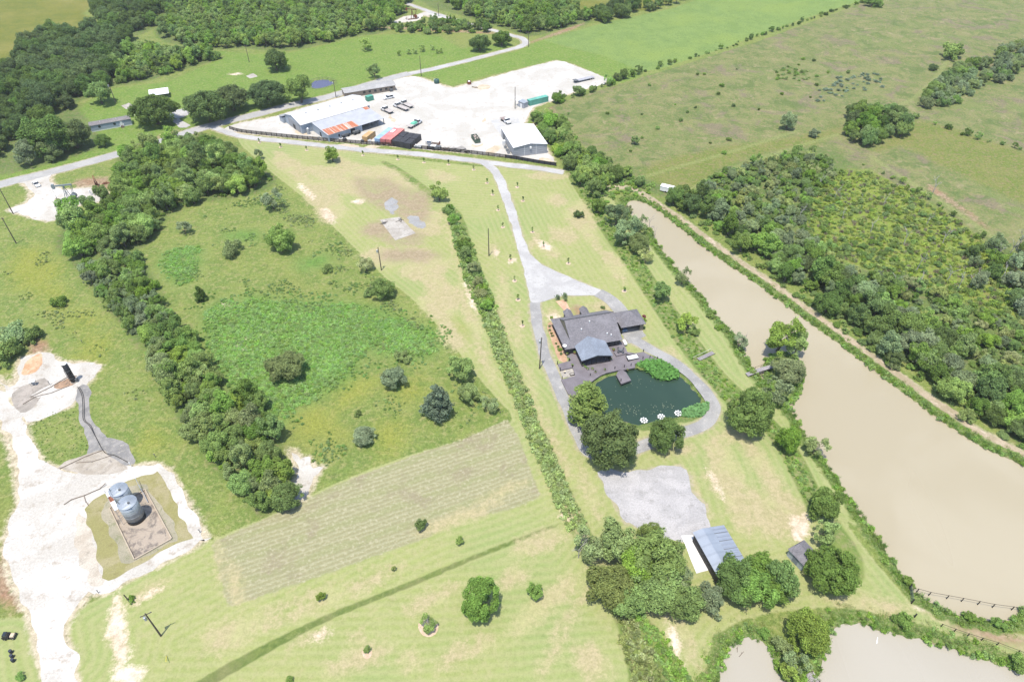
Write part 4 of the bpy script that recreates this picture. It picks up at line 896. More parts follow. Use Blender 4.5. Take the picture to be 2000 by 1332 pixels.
def ragged_fill(name, poly, spacing, rmin, rmax, kinds, colr, label, seed, hs, fade=5.0, gap=.0, k=.25):
    pts = scatter(poly, spacing, seed); r = np.random.default_rng(seed); d = sdf(GP(poly), pts[:, 0], pts[:, 1], 12.0)
    nz = np.array([mnoise.fractal(Vector((x * k * .55 + seed, y * k * .55, seed * 1.7)), .8, 2.1, 4) for x, y in pts]) * 1.9
    pr = np.clip(d / fade + .35 * nz, 0, 1); keep = (r.random(len(pts)) < pr) & (nz > gap); pts = pts[keep]; s = r.uniform(rmin, rmax, len(pts)) * (1 + .25 * nz[keep].clip(-1, 1))
    return gn_scatter(name, pts, np.stack([s, s, s * hs], 1), kinds, colr, label, 'weeds')
W1 = [(398,612),(440,585),(520,576),(620,588),(680,592),(740,602),(800,628),(862,642),(872,662),(850,690),(800,703),(725,690),(700,702),(690,740),(640,770),(600,792),(562,822),(540,832),(490,800),(450,760),(428,720),(400,672)]
ragged_fill('tall_weeds', W1, .72, .34, .68, ['clump'], (.240, .400, .100), 'bright green tall weeds covering the large patch in the rough field', 41, .55, 5, -1.25)
ragged_fill('tall_weeds', W1, 1.1, .34, .75, ['clump','blades'], (.255, .375, .105), 'yellower weeds mixed through the large bright patch', 141, .7, 4, -.2)
ragged_fill('tall_weeds', [(360,600),(420,560),(560,560),(720,580),(880,630),(900,690),(820,720),(720,740),(660,800),(560,850),(500,830),(420,760),(380,680)], 1.5, .3, .6, ['clump','blades'], (.19, .32, .085), 'loose weeds spreading out from the large bright patch', 142, .6, 3, .15)
ragged_fill('tall_weeds', [(310,495),(352,480),(396,482),(402,508),(376,550),(345,562),(308,528)], .72, .34, .62, ['clump'], (.240, .400, .100), 'bright green weeds in the small patch beside the western belt', 42, .55, 3, -1.2)
ragged_fill('field_weeds', [(400,420),(520,370),(600,420),(700,500),(780,600),(860,640),(900,720),(960,800),(900,840),(700,920),(600,960),(580,880),(700,800),(860,700),(700,590),(420,580),(330,560),(360,480)], 1.0, .2, .55, ['clump','blades'], (.20, .30, .09), 'scattered green weeds over the rough field', 43, .6, 8, .6, .13)
ragged_fill('field_weeds', [(540,350),(600,400),(720,520),(760,560),(800,590),(880,680),(940,750),(990,812),(960,800),(860,680),(700,560),(600,480),(520,400)], .9, .2, .5, ['blades','clump'], (.25, .31, .12), 'tall grass fringe along the edge of the mown lawn', 44, .7, 4, .1, .2)
fill('ditch_weeds', [(966,603),(998,690),(1030,772),(1072,870),(1113,962),(1150,1036),(1110,1036),(1074,950),(1034,865),(1002,778),(970,700),(942,622)], .85, .5, 1.05, ['blades','clump','clump'], (.33, .42, .15), 'tall pale weeds filling the southern ditch hedge', 45, .9, .92)
fill('ditch_weeds', [(874,400),(918,470),(946,545),(970,603),(944,624),(910,555),(888,480)], .95, .5, 1.1, ['clump','clump','blades'], (.27, .38, .11), 'weeds under the shrubs of the northern ditch hedge', 46, .8)
fill('ditch_weeds', [(1235,1180),(1300,1248),(1345,1325),(1390,1420),(1320,1420),(1290,1300),(1250,1230)], .95, .5, .95, ['clump'], 'fresh', 'dense leafy weeds along the sandy track south of the grove', 47, .8)
fill('ditch_weeds', [(1195,1190),(1240,1190),(1270,1270),(1310,1360),(1330,1420),(1255,1420),(1225,1300)], .9, .45, .9, ['blades','clump'], 'reed', 'straw-coloured reeds beside the leafy weeds south of the grove', 48, 1.0)
fill('bank_weeds', [(1340,690),(1385,748),(1420,788),(1480,828),(1520,880),(1560,958),(1590,1008),(1608,985),(1572,905),(1533,848),(1488,803),(1420,740),(1392,705),(1352,660)], 1.15, .4, .8, ['clump','blades'], 'fresh', 'tall green grass in the ditch strip beside the brown pond', 49, .6, .85)
fill('bank_weeds', [(1130,372),(1185,465),(1235,535),(1278,602),(1335,690),(1352,655),(1302,580),(1262,520),(1212,442),(1167,372)], 1.5, .4, .9, ['clump','blades'], 'fresh', 'green weeds in the ditch strip beside the levee', 50, .6, .8)
fill('marsh_brush', [(1585,482),(1565,430),(1590,370),(1640,335),(1700,338),(1790,380),(1870,432),(1960,512),(2010,600),(1960,622),(1900,596),(1820,565),(1750,540),(1680,520)], 1.7, .5, 1.3, ['clump','blades'], (.27,.345,.075), 'low yellow-green brush in the marshy clearing', 51, .7, .7, cat='brush')
fill('marsh_brush', [(1585,482),(1565,430),(1590,370),(1640,335),(1700,338),(1790,380),(1870,432),(1960,512),(2010,600),(1960,622),(1900,596),(1820,565),(1750,540),(1680,520)], 3.4, .6, 1.6, ['clump','shrub'], 'mid', 'darker brush clumps in the marshy clearing', 151, .8, .5, cat='brush')
fill('marsh_brush', [(1585,482),(1565,430),(1590,370),(1640,335),(1700,338),(1790,380),(1870,432),(1960,512),(2010,600),(1960,622),(1900,596),(1820,565),(1750,540),(1680,520)], 3.2, .5, 1.1, ['blades'], (.30, .26, .17), 'dry straw stems in the marshy clearing', 152, 1.1, .5, cat='brush')
fill('scrub_tussocks', [(1580,190),(1640,150),(1720,140),(1730,170),(1660,185),(1600,200)], 3.2, .8, 1.7, ['clump'], 'bluegreen', 'blue-green brush patches in the scrub field', 53, .5, .55)
fill('scrub_tussocks', [(1510,140),(1560,125),(1600,150),(1560,160),(1520,155)], 3.2, .8, 1.6, ['clump'], 'mid', 'dark green brush patch in the middle of the scrub field', 54, .5, .6)
ragged_fill('meadow_weeds', [(0,500),(100,490),(140,530),(200,590),(240,660),(290,700),(330,800),(300,870),(200,700),(100,640),(0,620)], 1.2, .2, .5, ['blades','clump'], (.235, .30, .10), 'tufts of grass across the western meadow', 56, .6, 8, .6, .12)
fill('meadow_weeds', [(55,830),(110,798),(145,800),(160,840),(178,880),(130,900),(92,912)], 1.2, .18, .34, ['blades'], (.17, .25, .07), 'grass island between the lease road and the pipe track', 58, .5, .7)
fill('wood_understorey', [(1300,390),(1420,486),(1600,612),(1800,760),(2010,888),(2100,800),(2000,620),(1880,566),(1680,480),(1605,474),(1640,370),(1560,300),(1400,340)], 3.2, .8, 1.7, ['clump','shrub'], 'mid', 'leafy undergrowth beneath the broad wood across the levee', 59, .7, .8, cat='undergrowth')
fill('wood_understorey', [(245,292),(400,264),(534,350),(440,386),(330,416),(260,484),(125,495),(134,442),(244,374)], 3.0, .7, 1.5, ['clump','shrub'], 'mid', 'undergrowth beneath the belt by the near pumpjack', 60, .7, .8, cat='undergrowth')
fill('wood_understorey', [(150,518),(262,497),(345,640),(370,645),(420,742),(528,803),(566,985),(502,1000),(402,888),(312,738),(258,652)], 2.4, .6, 1.2, ['clump','shrub'], 'fresh', 'undergrowth along the western belt', 61, .7, .85, cat='undergrowth')
fill('wood_understorey', [(1042,230),(1075,224),(1190,330),(1290,362),(1270,380),(1164,400),(1094,312)], 2.2, .6, 1.3, ['clump','shrub'], 'fresh', 'vines and undergrowth of the hedge below the white steel building', 62, .7, .9, cat='undergrowth')
# reeds round the ponds
def shore(name, Pw, step, off0, off1, rmin, rmax, kinds, colr, label, seed, keep=1.0, lim=None):
    r = np.random.default_rng(seed); out = []; n = len(Pw)
    area = .5 * np.sum(Pw[:, 0] * np.roll(Pw[:, 1], -1) - np.roll(Pw[:, 0], -1) * Pw[:, 1]); s = 1 if area > 0 else -1
    for i in range(n):
        a, b = Pw[i], Pw[(i + 1) % n]; d = b - a; Ln = np.linalg.norm(d)
        if Ln < 1e-6 or abs(a[0]) > 170 or a[1] < 35: continue
        nn = s * np.array([d[1], -d[0]]) / Ln
        for _ in range(int(Ln / step) + 1):
            if r.random() > keep: continue
            q = a + d * r.random() + nn * r.uniform(off0, off1)
            if lim is None or lim(q): out.append((q[0], q[1], -.45))
    s_ = r.uniform(rmin, rmax, len(out)); return gn_scatter(name, out, np.stack([s_, s_, s_ * .9], 1), kinds, colr, label, 'reeds')
shore('pond_reeds', PW['a'], .33, -.2, 2.4, .5, .95, ['blades','blades','clump'], 'fresh', 'reeds and weeds lining the brown pond', 71)
shore('pond_reeds', PW['a'], .55, .4, 3.2, .5, .9, ['blades'], 'light', 'lighter grass on the brown pond banks', 72)
shore('pond_reeds', PW['b'], .22, -.3, 3.2, .45, .9, ['blades','blades','clump'], 'fresh', 'reeds lining the pale pond', 73)
shore('pond_reeds', PW['b'], .35, 1.0, 4.0, .45, .8, ['blades'], 'reed', 'pale grass on the pale pond banks', 74)
shore('pond_reeds', PW['c'], 1.2, .2, 1.2, .25, .5, ['blades'], 'light', 'short grass at the edge of the dark green pond', 75, .6)
shore('pond_reeds', ISLW, .4, -1.5, .3, .5, .9, ['clump'], 'fresh', 'brush round the pond island', 76)
# ================================================================== BUILDINGS
def head(a, b):
    p, q = G(*a), G(*b); return math.atan2(q.y - p.y, q.x - p.x)
def root(name, a, b, label, cat, group=None, z=0, rot=None):
    p = G(a[0], a[1], z); return empty(name, (p.x, p.y, 0), head(a, b) if rot is None else rot, label, cat, group)
def loc_of(o, x, y, z=0):
    """local coordinates of world point for an (unscaled) root"""
    c, s = math.cos(o.rotation_euler.z), math.sin(o.rotation_euler.z); dx, dy = x - o.location.x, y - o.location.y
    return Vector((dx * c + dy * s, -dx * s + dy * c, z))
def rib_mat(name, col, pitch, axis=0, rough=.45, metal=.0, var=.1, depth=.6, stain=None):
    """standing-seam / corrugated sheet: colour + rib relief along one local axis"""
    if name in _mats: return _mats[name]
    m, N, L, B = new_mat(name); nt = m.node_tree; p = coord(nt)
    sx = N.new('ShaderNodeSeparateXYZ'); L.new(p, sx.inputs[0])
    w = math_n(nt, 'SINE', math_n(nt, 'MULTIPLY', sx.outputs[axis], 2 * math.pi / pitch))
    n1 = noise_n(nt, p, .35, 4, .6, .3); n2 = noise_n(nt, p, 3, 3, .6)
    col_ = mixc(nt, maprange(nt, n1, .35, .65), [c * (1 - var) for c in col], [c * (1 + var) for c in col])
    col_ = mixc(nt, maprange(nt, w, .55, 1, 0, .35), col_, [c * .72 for c in col])
    if stain: col_ = mixc(nt, maprange(nt, math_n(nt, 'ADD', n2, math_n(nt, 'MULTIPLY', w, .12)), .47, .60), col_, stain)
    L.new(col_, B.inputs['Base Color']); B.inputs['Roughness'].default_value = rough; B.inputs['Metallic'].default_value = metal
    bn = N.new('ShaderNodeBump'); bn.inputs['Strength'].default_value = depth; bn.inputs['Distance'].default_value = .04
    L.new(w, bn.inputs['Height']); L.new(bn.outputs[0], B.inputs['Normal'])
    _mats[name] = m; return m
def shingle_mat(name, col, var=.25):
    m, N, L, B = new_mat(name); nt = m.node_tree; p = coord(nt)
    bk = N.new('ShaderNodeTexBrick'); bk.inputs['Scale'].default_value = 1; bk.inputs['Brick Width'].default_value = .35; bk.inputs['Row Height'].default_value = .16; bk.inputs['Mortar Size'].default_value = .01
    bk.inputs['Color1'].default_value = C4([c * (1 - var) for c in col]); bk.inputs['Color2'].default_value = C4([c * (1 + var) for c in col]); bk.inputs['Mortar'].default_value = C4([c * .6 for c in col]); L.new(p, bk.inputs[0])
    n = noise_n(nt, p, .4, 4, .6, .5); L.new(mixc(nt, maprange(nt, n, .45, .75, 0, .55), bk.outputs[0], [c * 1.45 for c in col]), B.inputs['Base Color'])
    B.inputs['Roughness'].default_value = .85; return m
M_SLATE = shingle_mat('charcoal_shingles', (.118, .112, .122)); M_SLATE2 = shingle_mat('blue_grey_shingles', (.145, .165, .200), .15)
M_DARKWALL = mat('dark_stained_siding', (.035, .034, .036), .7, var=.2); M_TANWALL = mat('tan_siding', (.16, .14, .10), .8)
M_GLASS = mat('dark_window_glass', (.02, .025, .03), .08, spec=.6, var=.05); M_BLACK = mat('black_paint', (.012, .012, .014), .5, var=.2)
M_WHITE = mat('white_paint', (.62, .62, .61), .5, var=.06); M_GALV = mat('galvanised_steel', (.30, .32, .34), .42, .35, .12, .8)
M_RUBBER = mat('tyre_rubber', (.02, .02, .02), .85); M_RUST = mat('rusty_iron', (.16, .062, .034), .9, var=.35, scale=1.5); M_TIMBER = mat('creosoted_timber', (.085, .065, .05), .9, var=.25)
M_STEELDK = mat('dark_grey_steel', (.10, .105, .11), .6, .1); M_CHROME = mat('bright_metal', (.5, .5, .5), .3, .8)
M_SOFFIT = mat('charcoal_trim', (.05, .05, .055), .7)

# ---- house with porch, garage and deck
S_HIP = .446
HO = G(1103.6, 683.2, 2.8)
house = empty('house', (HO.x, HO.y, 0), R(14.4), 'dark shingled house with a wide porch gable facing the green pond', 'house')
EZ = 2.8; RY = 8.3; RZ = EZ + S_HIP * RY; XR = 17.2; q = 2.2; qz = EZ + S_HIP * q; bs = (RZ - EZ) / (14 - RY); qb = 14 - (qz - EZ) / bs
mb = MB()   # walls under the eaves
mb.box(.6, XR - .5, .6, 13.4, 0, EZ - .05); mb.build('wall', M_DARKWALL, house)
main = MB(); th = .14
main.slab([(q, q, qz), (0, 0, EZ), (XR, 0, EZ), (XR, RY, RZ), (q, RY, RZ)], th)
main.slab([(0, 14, EZ), (q, qb, qz), (q, RY, RZ), (XR, RY, RZ), (XR, 14, EZ)], th)
roof = main.build('roof', M_SLATE, house)
MB().slab([(0, 0, EZ - .004), (q - .02, q - .02, qz - .004), (q - .02, qb + .02, qz - .004), (0, 14, EZ - .004)], th).build('hip_skirt', M_SLATE, roof)
MB().hexa([(q + .10, q, qz - .1), (q + .10, qb, qz - .1), (q + .10, RY, RZ - .16)], [(q + .22, q, qz - .1), (q + .22, qb, qz - .1), (q + .22, RY, RZ - .16)]).build('gable_wall', M_TANWALL, house)
MB().hexa([(XR - .7, .3, EZ - .2), (XR - .7, 13.7, EZ - .2), (XR - .7, RY, RZ - .2)], [(XR - .5, .3, EZ - .2), (XR - .5, 13.7, EZ - .2), (XR - .5, RY, RZ - .2)]).build('gable_wall', M_DARKWALL, house)
mbr = MB(); mbr.beam((q, RY, RZ + .03), (XR, RY, RZ + .03), .3, .06); mbr.build('ridge_cap', M_SOFFIT, roof)
for xd in (5.6, 10.6):   # two gabled entries at the back
    d = MB(); w = 1.25; zt = 4.35; ze = 3.35; yb = 15.9; yf = 14 - (zt - EZ) / bs; yfe = 14 - (ze - EZ) / bs
    d.slab([(xd - w, yb, ze), (xd, yb, zt), (xd, yf - .3, zt), (xd - w, yfe - .3, ze)], .12); d.slab([(xd + w, yb, ze), (xd + w, yfe - .3, ze), (xd, yf - .3, zt), (xd, yb, zt)], .12)
    o = d.build('dormer_roof', M_SLATE, roof)
    MB().box(xd - w + .25, xd + w - .25, 13.0, yb - .3, 0, ze - .05).build('entry_wall', M_DARKWALL, house)
for vx, vy in [(6.2, 4.6), (9.2, 6.4), (13.2, 2.2), (14.2, 1.6)]:
    z0 = EZ + S_HIP * vy; MB().cyl((vx, vy, z0 - .1), (vx, vy, z0 + .55), .09, .09, 8).cyl((vx, vy, z0 + .55), (vx, vy, z0 + .66), .2, .16, 8).build('roof_vent', M_WHITE, roof)
dish = MB(); dish.lathe([(.05, 0), (.45, .12), (.62, .3), (.6, .3), (.4, .16), (.04, .06)], 14, (0.2, 1.0, EZ + .35)); dish.cyl((.2, 1.0, EZ - .2), (.2, 1.0, EZ + .4), .05); dish.build('satellite_dish', M_WHITE, house)
# porch
px0, px1, pyf, prx, pz, pe = 2.95, 12.1, -5.7, 7.5, 4.02, 2.92
po = MB(); pyb = (pz - EZ) / S_HIP
po.slab([(px0, pyf, pe), (prx, pyf, pz), (prx, pyb, pz), (px0, .55, pe + .14)], .16); po.slab([(px1, pyf, pe), (px1, .55, pe + .14), (prx, pyb, pz), (prx, pyf, pz)], .16)
pr = po.build('porch_roof', M_SLATE2, house)
MB().beam((prx, pyf, pz + .03), (prx, pyb, pz + .03), .28, .05).build('ridge_cap', M_SLATE2, pr)
MB().hexa([(px0 + .3, pyf + .35, pe - .12), (px1 - .3, pyf + .35, pe - .12), (prx, pyf + .35, pz - .14)], [(px0 + .3, pyf + .5, pe - .12), (px1 - .3, pyf + .5, pe - .12), (prx, pyf + .5, pz - .14)]).build('porch_gable', M_DARKWALL, house)
MB().box(px0 + .35, px0 + .5, pyf + .5, .6, .4, pe - .1).build('screen_wall', M_DARKWALL, house); MB().box(px1 - .5, px1 - .35, pyf + .5, .6, .4, pe - .1).build('screen_wall', M_DARKWALL, house)
for k in range(7):
    xx = px0 + .42 + k * (px1 - px0 - .84) / 6; MB().box(xx - .07, xx + .07, pyf + .38, pyf + .52, .4, pe - .1).build('porch_post', M_BLACK, house)
MB().box(px0 + .35, px1 - .35, pyf + .37, pyf + .53, .4, .62).build('porch_sill', M_BLACK, house)
for xx in (4.6, 9.0): MB().box(xx, xx + 1.5, .57, .60, 1.0, 2.2).build('window', M_GLASS, house)
for xx in (.9, 13.2, 15.0): MB().box(xx, xx + 1.3, .565, .598, .9, 2.2).build('window', M_GLASS, house)
MB().box(6.8, 7.7, .56, .60, .4, 2.4).build('door', M_TANWALL, house)
# garage wing
gx0, gx1, gy0, gy1, gz, gt = 18.7, 26.5, 5.0, 12.2, 2.8, 5.0; ax, ay = 22.9, 9.0
gr_ = MB(); cs = [(gx0, gy0, gz), (gx1, gy0, gz), (gx1, gy1, gz), (gx0, gy1, gz)]
for i in range(4): gr_.slab([cs[i], cs[(i + 1) % 4], (ax, ay, gt)], .13)
gr_.slab([(XR - 1.0, 9.2, 3.55), (XR - 1.0, 12.0, 2.95), (gx0 + 1.2, 12.0, 2.9), (gx0 + 2.4, 9.2, 3.5)], .12); gr_.slab([(XR - 1.0, 9.2, 3.55), (gx0 + 2.4, 9.2, 3.5), (gx0 + .6, 7.6, 2.86), (XR - 1.0, 7.6, 2.9)], .12)
gro = gr_.build('garage_roof', M_SLATE, house)
MB().box(gx0 + .4, gx0 + .55, gy0 + .5, gy1 - .4, 0, gz - .1).build('garage_wall', M_DARKWALL, house); MB().box(gx1 - .6, gx1 - .45, gy0 + .5, gy1 - .4, 0, gz - .1).build('garage_wall', M_TANWALL, house); MB().box(gx0 + .55, gx1 - .6, gy1 - .6, gy1 - .45, 0, gz - .1).build('garage_wall', M_DARKWALL, house)
MB().box(gx1 - 1.6, gx1 - .62, gy0 + .5, gy0 + .65, 0, gz - .1).build('garage_pier', M_TANWALL, house); MB().box(gx0 + .4, gx0 + .7, gy0 + .35, gy0 + .49, 0, gz - .1).build('garage_post', M_BLACK, house)
MB().box(gx0 + .6, gx1 - .62, gy0 - .2, gy1 - .62, .0, .045).build('garage_floor', M_CONC, house)
sheet('garage_apron', GP([(1214,652),(1250,643),(1262,656),(1228,672)]), .078, M_ASPH, 31, .03)

# deck
def deck_mat():
    m, N, L, B = new_mat('grey_deck_boards'); nt = m.node_tree; p = coord(nt); sx = N.new('ShaderNodeSeparateXYZ'); L.new(p, sx.inputs[0])
    fr = math_n(nt, 'FRACT', math_n(nt, 'DIVIDE', sx.outputs[0], .15)); ln = maprange(nt, fr, .0, .12, 0, 1)
    n = noise_n(nt, p, .5, 3, .6); c = mixc(nt, maprange(nt, n, .3, .7), (.105, .092, .10), (.14, .125, .135)); L.new(mixc(nt, ln, (.04, .035, .04), c), B.inputs['Base Color']); B.inputs['Roughness'].default_value = .75
    return m
M_DECK = deck_mat()
deck = empty('deck', (HO.x, HO.y, 0), R(14.4), 'grey plank deck wrapping the house porch and reaching over the green pond', 'deck')
def zd(u, v): return (1060 + u / 5.556, 660 + v / 5.556)
def deck_piece(name, pts, z0, z1, m=M_DECK):
    P = [loc_of(deck, *G(*zd(*p), z1)[:2]) for p in pts]; mb = MB(); vs = [(p.x, p.y) for p in P]
    a = sum(vs[i][0] * vs[(i + 1) % len(vs)][1] - vs[(i + 1) % len(vs)][0] * vs[i][1] for i in range(len(vs)))
    if a < 0: vs = vs[::-1]
    n = len(vs); v3 = [Vector((x, y, z1)) for x, y in vs]; tri_ = tessellate_polygon([v3])
    allv = [(x, y, z1) for x, y in vs] + [(x, y, z0) for x, y in vs]
    mb.add(allv, [tuple(t) for t in tri_] + [tuple(i + n for i in t[::-1]) for t in tri_] + [(i, (i + 1) % n, n + (i + 1) % n, n + i) for i in range(n)])
    return mb.build(name, m, deck)
deck_piece('deck_floor', [(262,200),(345,140),(420,130),(700,60),(860,30),(880,60),(912,150),(1000,165),(1092,150),(1250,232),(1175,240),(1092,240),(1000,282),(1004,322),(872,348),(815,352),(690,380),(620,412),(556,455),(500,500),(420,560),(330,640),(275,605),(200,452),(352,410),(330,330),(318,322),(190,350),(165,282),(308,245)], .22, .45)
deck_piece('dock', [(818,360),(868,348),(905,372),(958,458),(852,498),(798,402)], .0, .40)
deck_piece('raised_deck', [(770,150),(900,105),(922,165),(800,195)], .45, .85)
deck_piece('spa_box', [(902,185),(1020,168),(1042,208),(928,240)], .45, 1.0, M_BLACK)
POSTS = [(160,278),(190,348),(322,318),(288,246),(210,440),(572,380),(676,355),(782,335),(884,318),(957,302),(1086,228),(1162,218),(1244,228),(1092,148),(848,468),(515,410)]
for u, v in POSTS:
    p = loc_of(deck, *G(*zd(u, v), .45)[:2]); MB().box(p.x - .08, p.x + .08, p.y - .08, p.y + .08, -.2, 1.35).build('deck_post', M_BLACK, deck)
for u, v in [(600,410),(690,372),(800,400),(850,490),(950,450),(900,375)]:
    p = loc_of(deck, *G(*zd(u, v), .3)[:2]); MB().cyl((p.x, p.y, -1.4), (p.x, p.y, .2), .12).build('pile', M_TIMBER, deck)
sp = G(*zd(975,208), 1.0); spa = empty('swim_spa', (sp.x, sp.y, 0), R(17), 'white swim spa set in a dark box on the deck', 'spa')
mb = MB(); prof = [(-1.6, 1.02), (-1.6, 1.16), (1.6, 1.16), (1.6, 1.02)]
mb.hexa([(-1.5, -.6, 1.0), (1.5, -.6, 1.0), (1.5, .6, 1.0), (-1.5, .6, 1.0)], [(-1.42, -.5, 1.24), (1.42, -.5, 1.24), (1.42, .5, 1.24), (-1.42, .5, 1.24)]); mb.build('cover', M_WHITE, spa)
MB().box(-1.6, 1.6, -.72, -.62, .9, 1.12).build('rim', M_WHITE, spa); MB().box(-1.6, 1.6, .62, .72, .9, 1.12).build('rim', M_WHITE, spa)
# pots, planters and seats on the deck
M_CLAY = mat('terracotta', (.34, .16, .08), .85); M_POTW = mat('pale_clay', (.42, .34, .25), .85)
def pot(u, v, s, m, lab, col='mid', z=.45):
    p = G(*zd(u, v), z); e = empty('potted_plant', (p.x, p.y, z), 0, lab, 'potted plant', 'pots on the deck')
    MB().lathe([(.16 * s, 0), (.24 * s, .36 * s), (.27 * s, .4 * s), (.2 * s, .38 * s)], 10).build('pot', m, e)
    c = bpy.data.objects.new('leaves', PROTO['clump'][0]); COL.objects.link(c); c.parent = e; c.location = (0, 0, .34 * s); c.scale = (.32 * s,) * 3; c.color = (*FC[col], 1)
for u, v, s, m, lab in [(345,172,1.6,M_CLAY,'potted plant in a clay pot in the corner of deck and porch'),(262,180,1.2,M_POTW,'pale pot at the deck corner beside the mulch bed'),(286,240,1.1,M_POTW,'pale pot by a deck post near the mulch bed'),
                  (322,305,1.1,M_CLAY,'clay pot at the small side platform'),(432,300,1.4,M_POTW,'pale pot at the west corner of the porch front'),(735,240,1.4,M_POTW,'pale pot at the east corner of the porch front'),
                  (768,140,1.4,M_CLAY,'clay pot beside the raised deck'),(572,378,1.0,M_POTW,'pale pot at the deck edge near the cypress'),(674,352,1.0,M_POTW,'pale pot at the deck edge by the dock'),(920,352,.9,M_CLAY,'small pot at the inner corner of the dock'),(486,345,1.3,M_POTW,'pale pot in front of the porch sill'),(540,345,1.2,M_POTW,'pale pot second in front of the porch sill'),(462,325,1.1,M_POTW,'spiky potted plant at the porch planter')]:
    pot(u, v, s, m, lab)
sp = G(*zd(845,150), .85); ch = empty('patio_furniture', (sp.x, sp.y, .85), R(15), 'dark metal patio table and chairs on the raised deck', 'furniture')
MB().lathe([(.05, .66), (.5, .66), (.5, .7), (.05, .7)], 12).build('table_top', M_STEELDK, ch); MB().cyl((0, 0, 0), (0, 0, .66), .05).build('table_leg', M_STEELDK, ch)
for k in range(4):
    a = k * math.pi / 2 + .4; x, y = .85 * math.cos(a), .85 * math.sin(a); mb = MB(); mb.box(x - .22, x + .22, y - .22, y + .22, .40, .45)
    bx, by = 1.08 * math.cos(a), 1.08 * math.sin(a); mb.beam((bx, by, .45), (bx, by, .95), .42, .05)
    for i in (-1, 1):
        for j in (-1, 1): mb.beam((x + .2 * i, y + .2 * j, 0), (x + .2 * i, y + .2 * j, .42), .04, .04)
    mb.build('chair', M_STEELDK, ch)
sp = G(*zd(888,70), 0); gt_ = empty('propane_tank', (sp.x, sp.y, 0), R(105), 'white propane tank beside the house corner and the loop path', 'tank')
mb = MB(); n = 12
for k, (x0, x1, r0, r1) in enumerate([(-1.1, -.95, .1, .38), (-.95, -.75, .38, .5), (-.75, .75, .5, .5), (.75, .95, .5, .38), (.95, 1.1, .38, .1)]): mb.cyl((x0, 0, .75), (x1, 0, .75), r0, r1, 14, cap=False)
mb.build('vessel', M_WHITE, gt_, True); MB().lathe([(.14, 1.2), (.14, 1.4), (.02, 1.42)], 10).build('dome', M_WHITE, gt_); MB().box(-.6, -.45, -.3, .3, 0, .4).build('leg', M_CONC, gt_); MB().box(.45, .6, -.3, .3, 0, .4).build('leg', M_CONC, gt_)
sp = G(*zd(318,400), 0); fp = empty('planter_box', (sp.x, sp.y, 0), R(14), 'dark square planter box in the gravel bed between the deck arms', 'planter')
mb = MB(); [mb.box(*b) for b in ((-.6, .6, -.45, -.37, 0, .4), (-.6, .6, .37, .45, 0, .4), (-.6, -.52, -.37, .37, 0, .4), (.52, .6, -.37, .37, 0, .4))]; mb.build('frame', M_BLACK, fp); MB().box(-.52, .52, -.37, .37, 0, .3).build('soil', M_CONC, fp)
sp = G(*zd(238,385), 0); bb = empty('bird_bath', (sp.x, sp.y, 0), 0, 'pale bird bath in the gravel bed between the deck arms', 'bird bath'); MB().cyl((0, 0, 0), (0, 0, .7), .12, .09, 10).build('pedestal', M_POTW, bb); MB().lathe([(.08, .7), (.32, .78), (.36, .84), (.1, .78)], 14).build('basin', M_POTW, bb)
# garden shrubs
for x, y, w, c, lab in [(1073,637,7,'olive','clipped bush at the north corner of the mulch bed'),(1074,645,6,'mid','clipped bush second along the mulch bed'),(1077,651,6,'mid','clipped bush third along the mulch bed'),(1079,656,6,'mid','clipped bush fourth along the mulch bed'),(1086,671,6,'mid','clipped bush fifth along the mulch bed'),
                      (1090,677,7,'mid','clipped bush sixth along the mulch bed'),(1094,683,10,'mid','largest bush at the south end of the mulch bed'),(1096,691,7,'olive','reddish low bush at the tip of the mulch bed'),(1077,620,8,'light','feathery bush at the back corner of the house'),(1259,626,10,'fresh','bush at the garage back corner'),(1258,640,7,'fresh','small bush beside the garage pier'),(1177,601,9,'olive','bush beside the back entry of the house')]:
    tree(x, y, w, 'shrub', c, lab, cat='bush')
tree(1258,618,9,'shrub',(.30,.09,.10),'pink flowering bush beside the garage', cat='bush')
def spiky(px, py, s, lab):
    p = G(px, py); e = empty('yucca', (p.x, p.y, 0), 0, lab, 'yucca'); MB().cyl((0, 0, 0), (0, 0, .5 * s), .1 * s, .08 * s).build('trunk', M_BARK, e)
    c = bpy.data.objects.new('leaves', PROTO['blades'][0]); COL.objects.link(c); c.parent = e; c.location = (0, 0, .3 * s); c.scale = (.8 * s, .8 * s, 1.1 * s); c.color = (*FC['grey'], 1)
spiky(1090, 586, 1.4, 'spiky yucca on the west side of the brick walk'); spiky(1104, 583, 1.5, 'spiky yucca on the east side of the brick walk'); spiky(1105, 589, 1.1, 'low spiky yucca beside the brick walk')

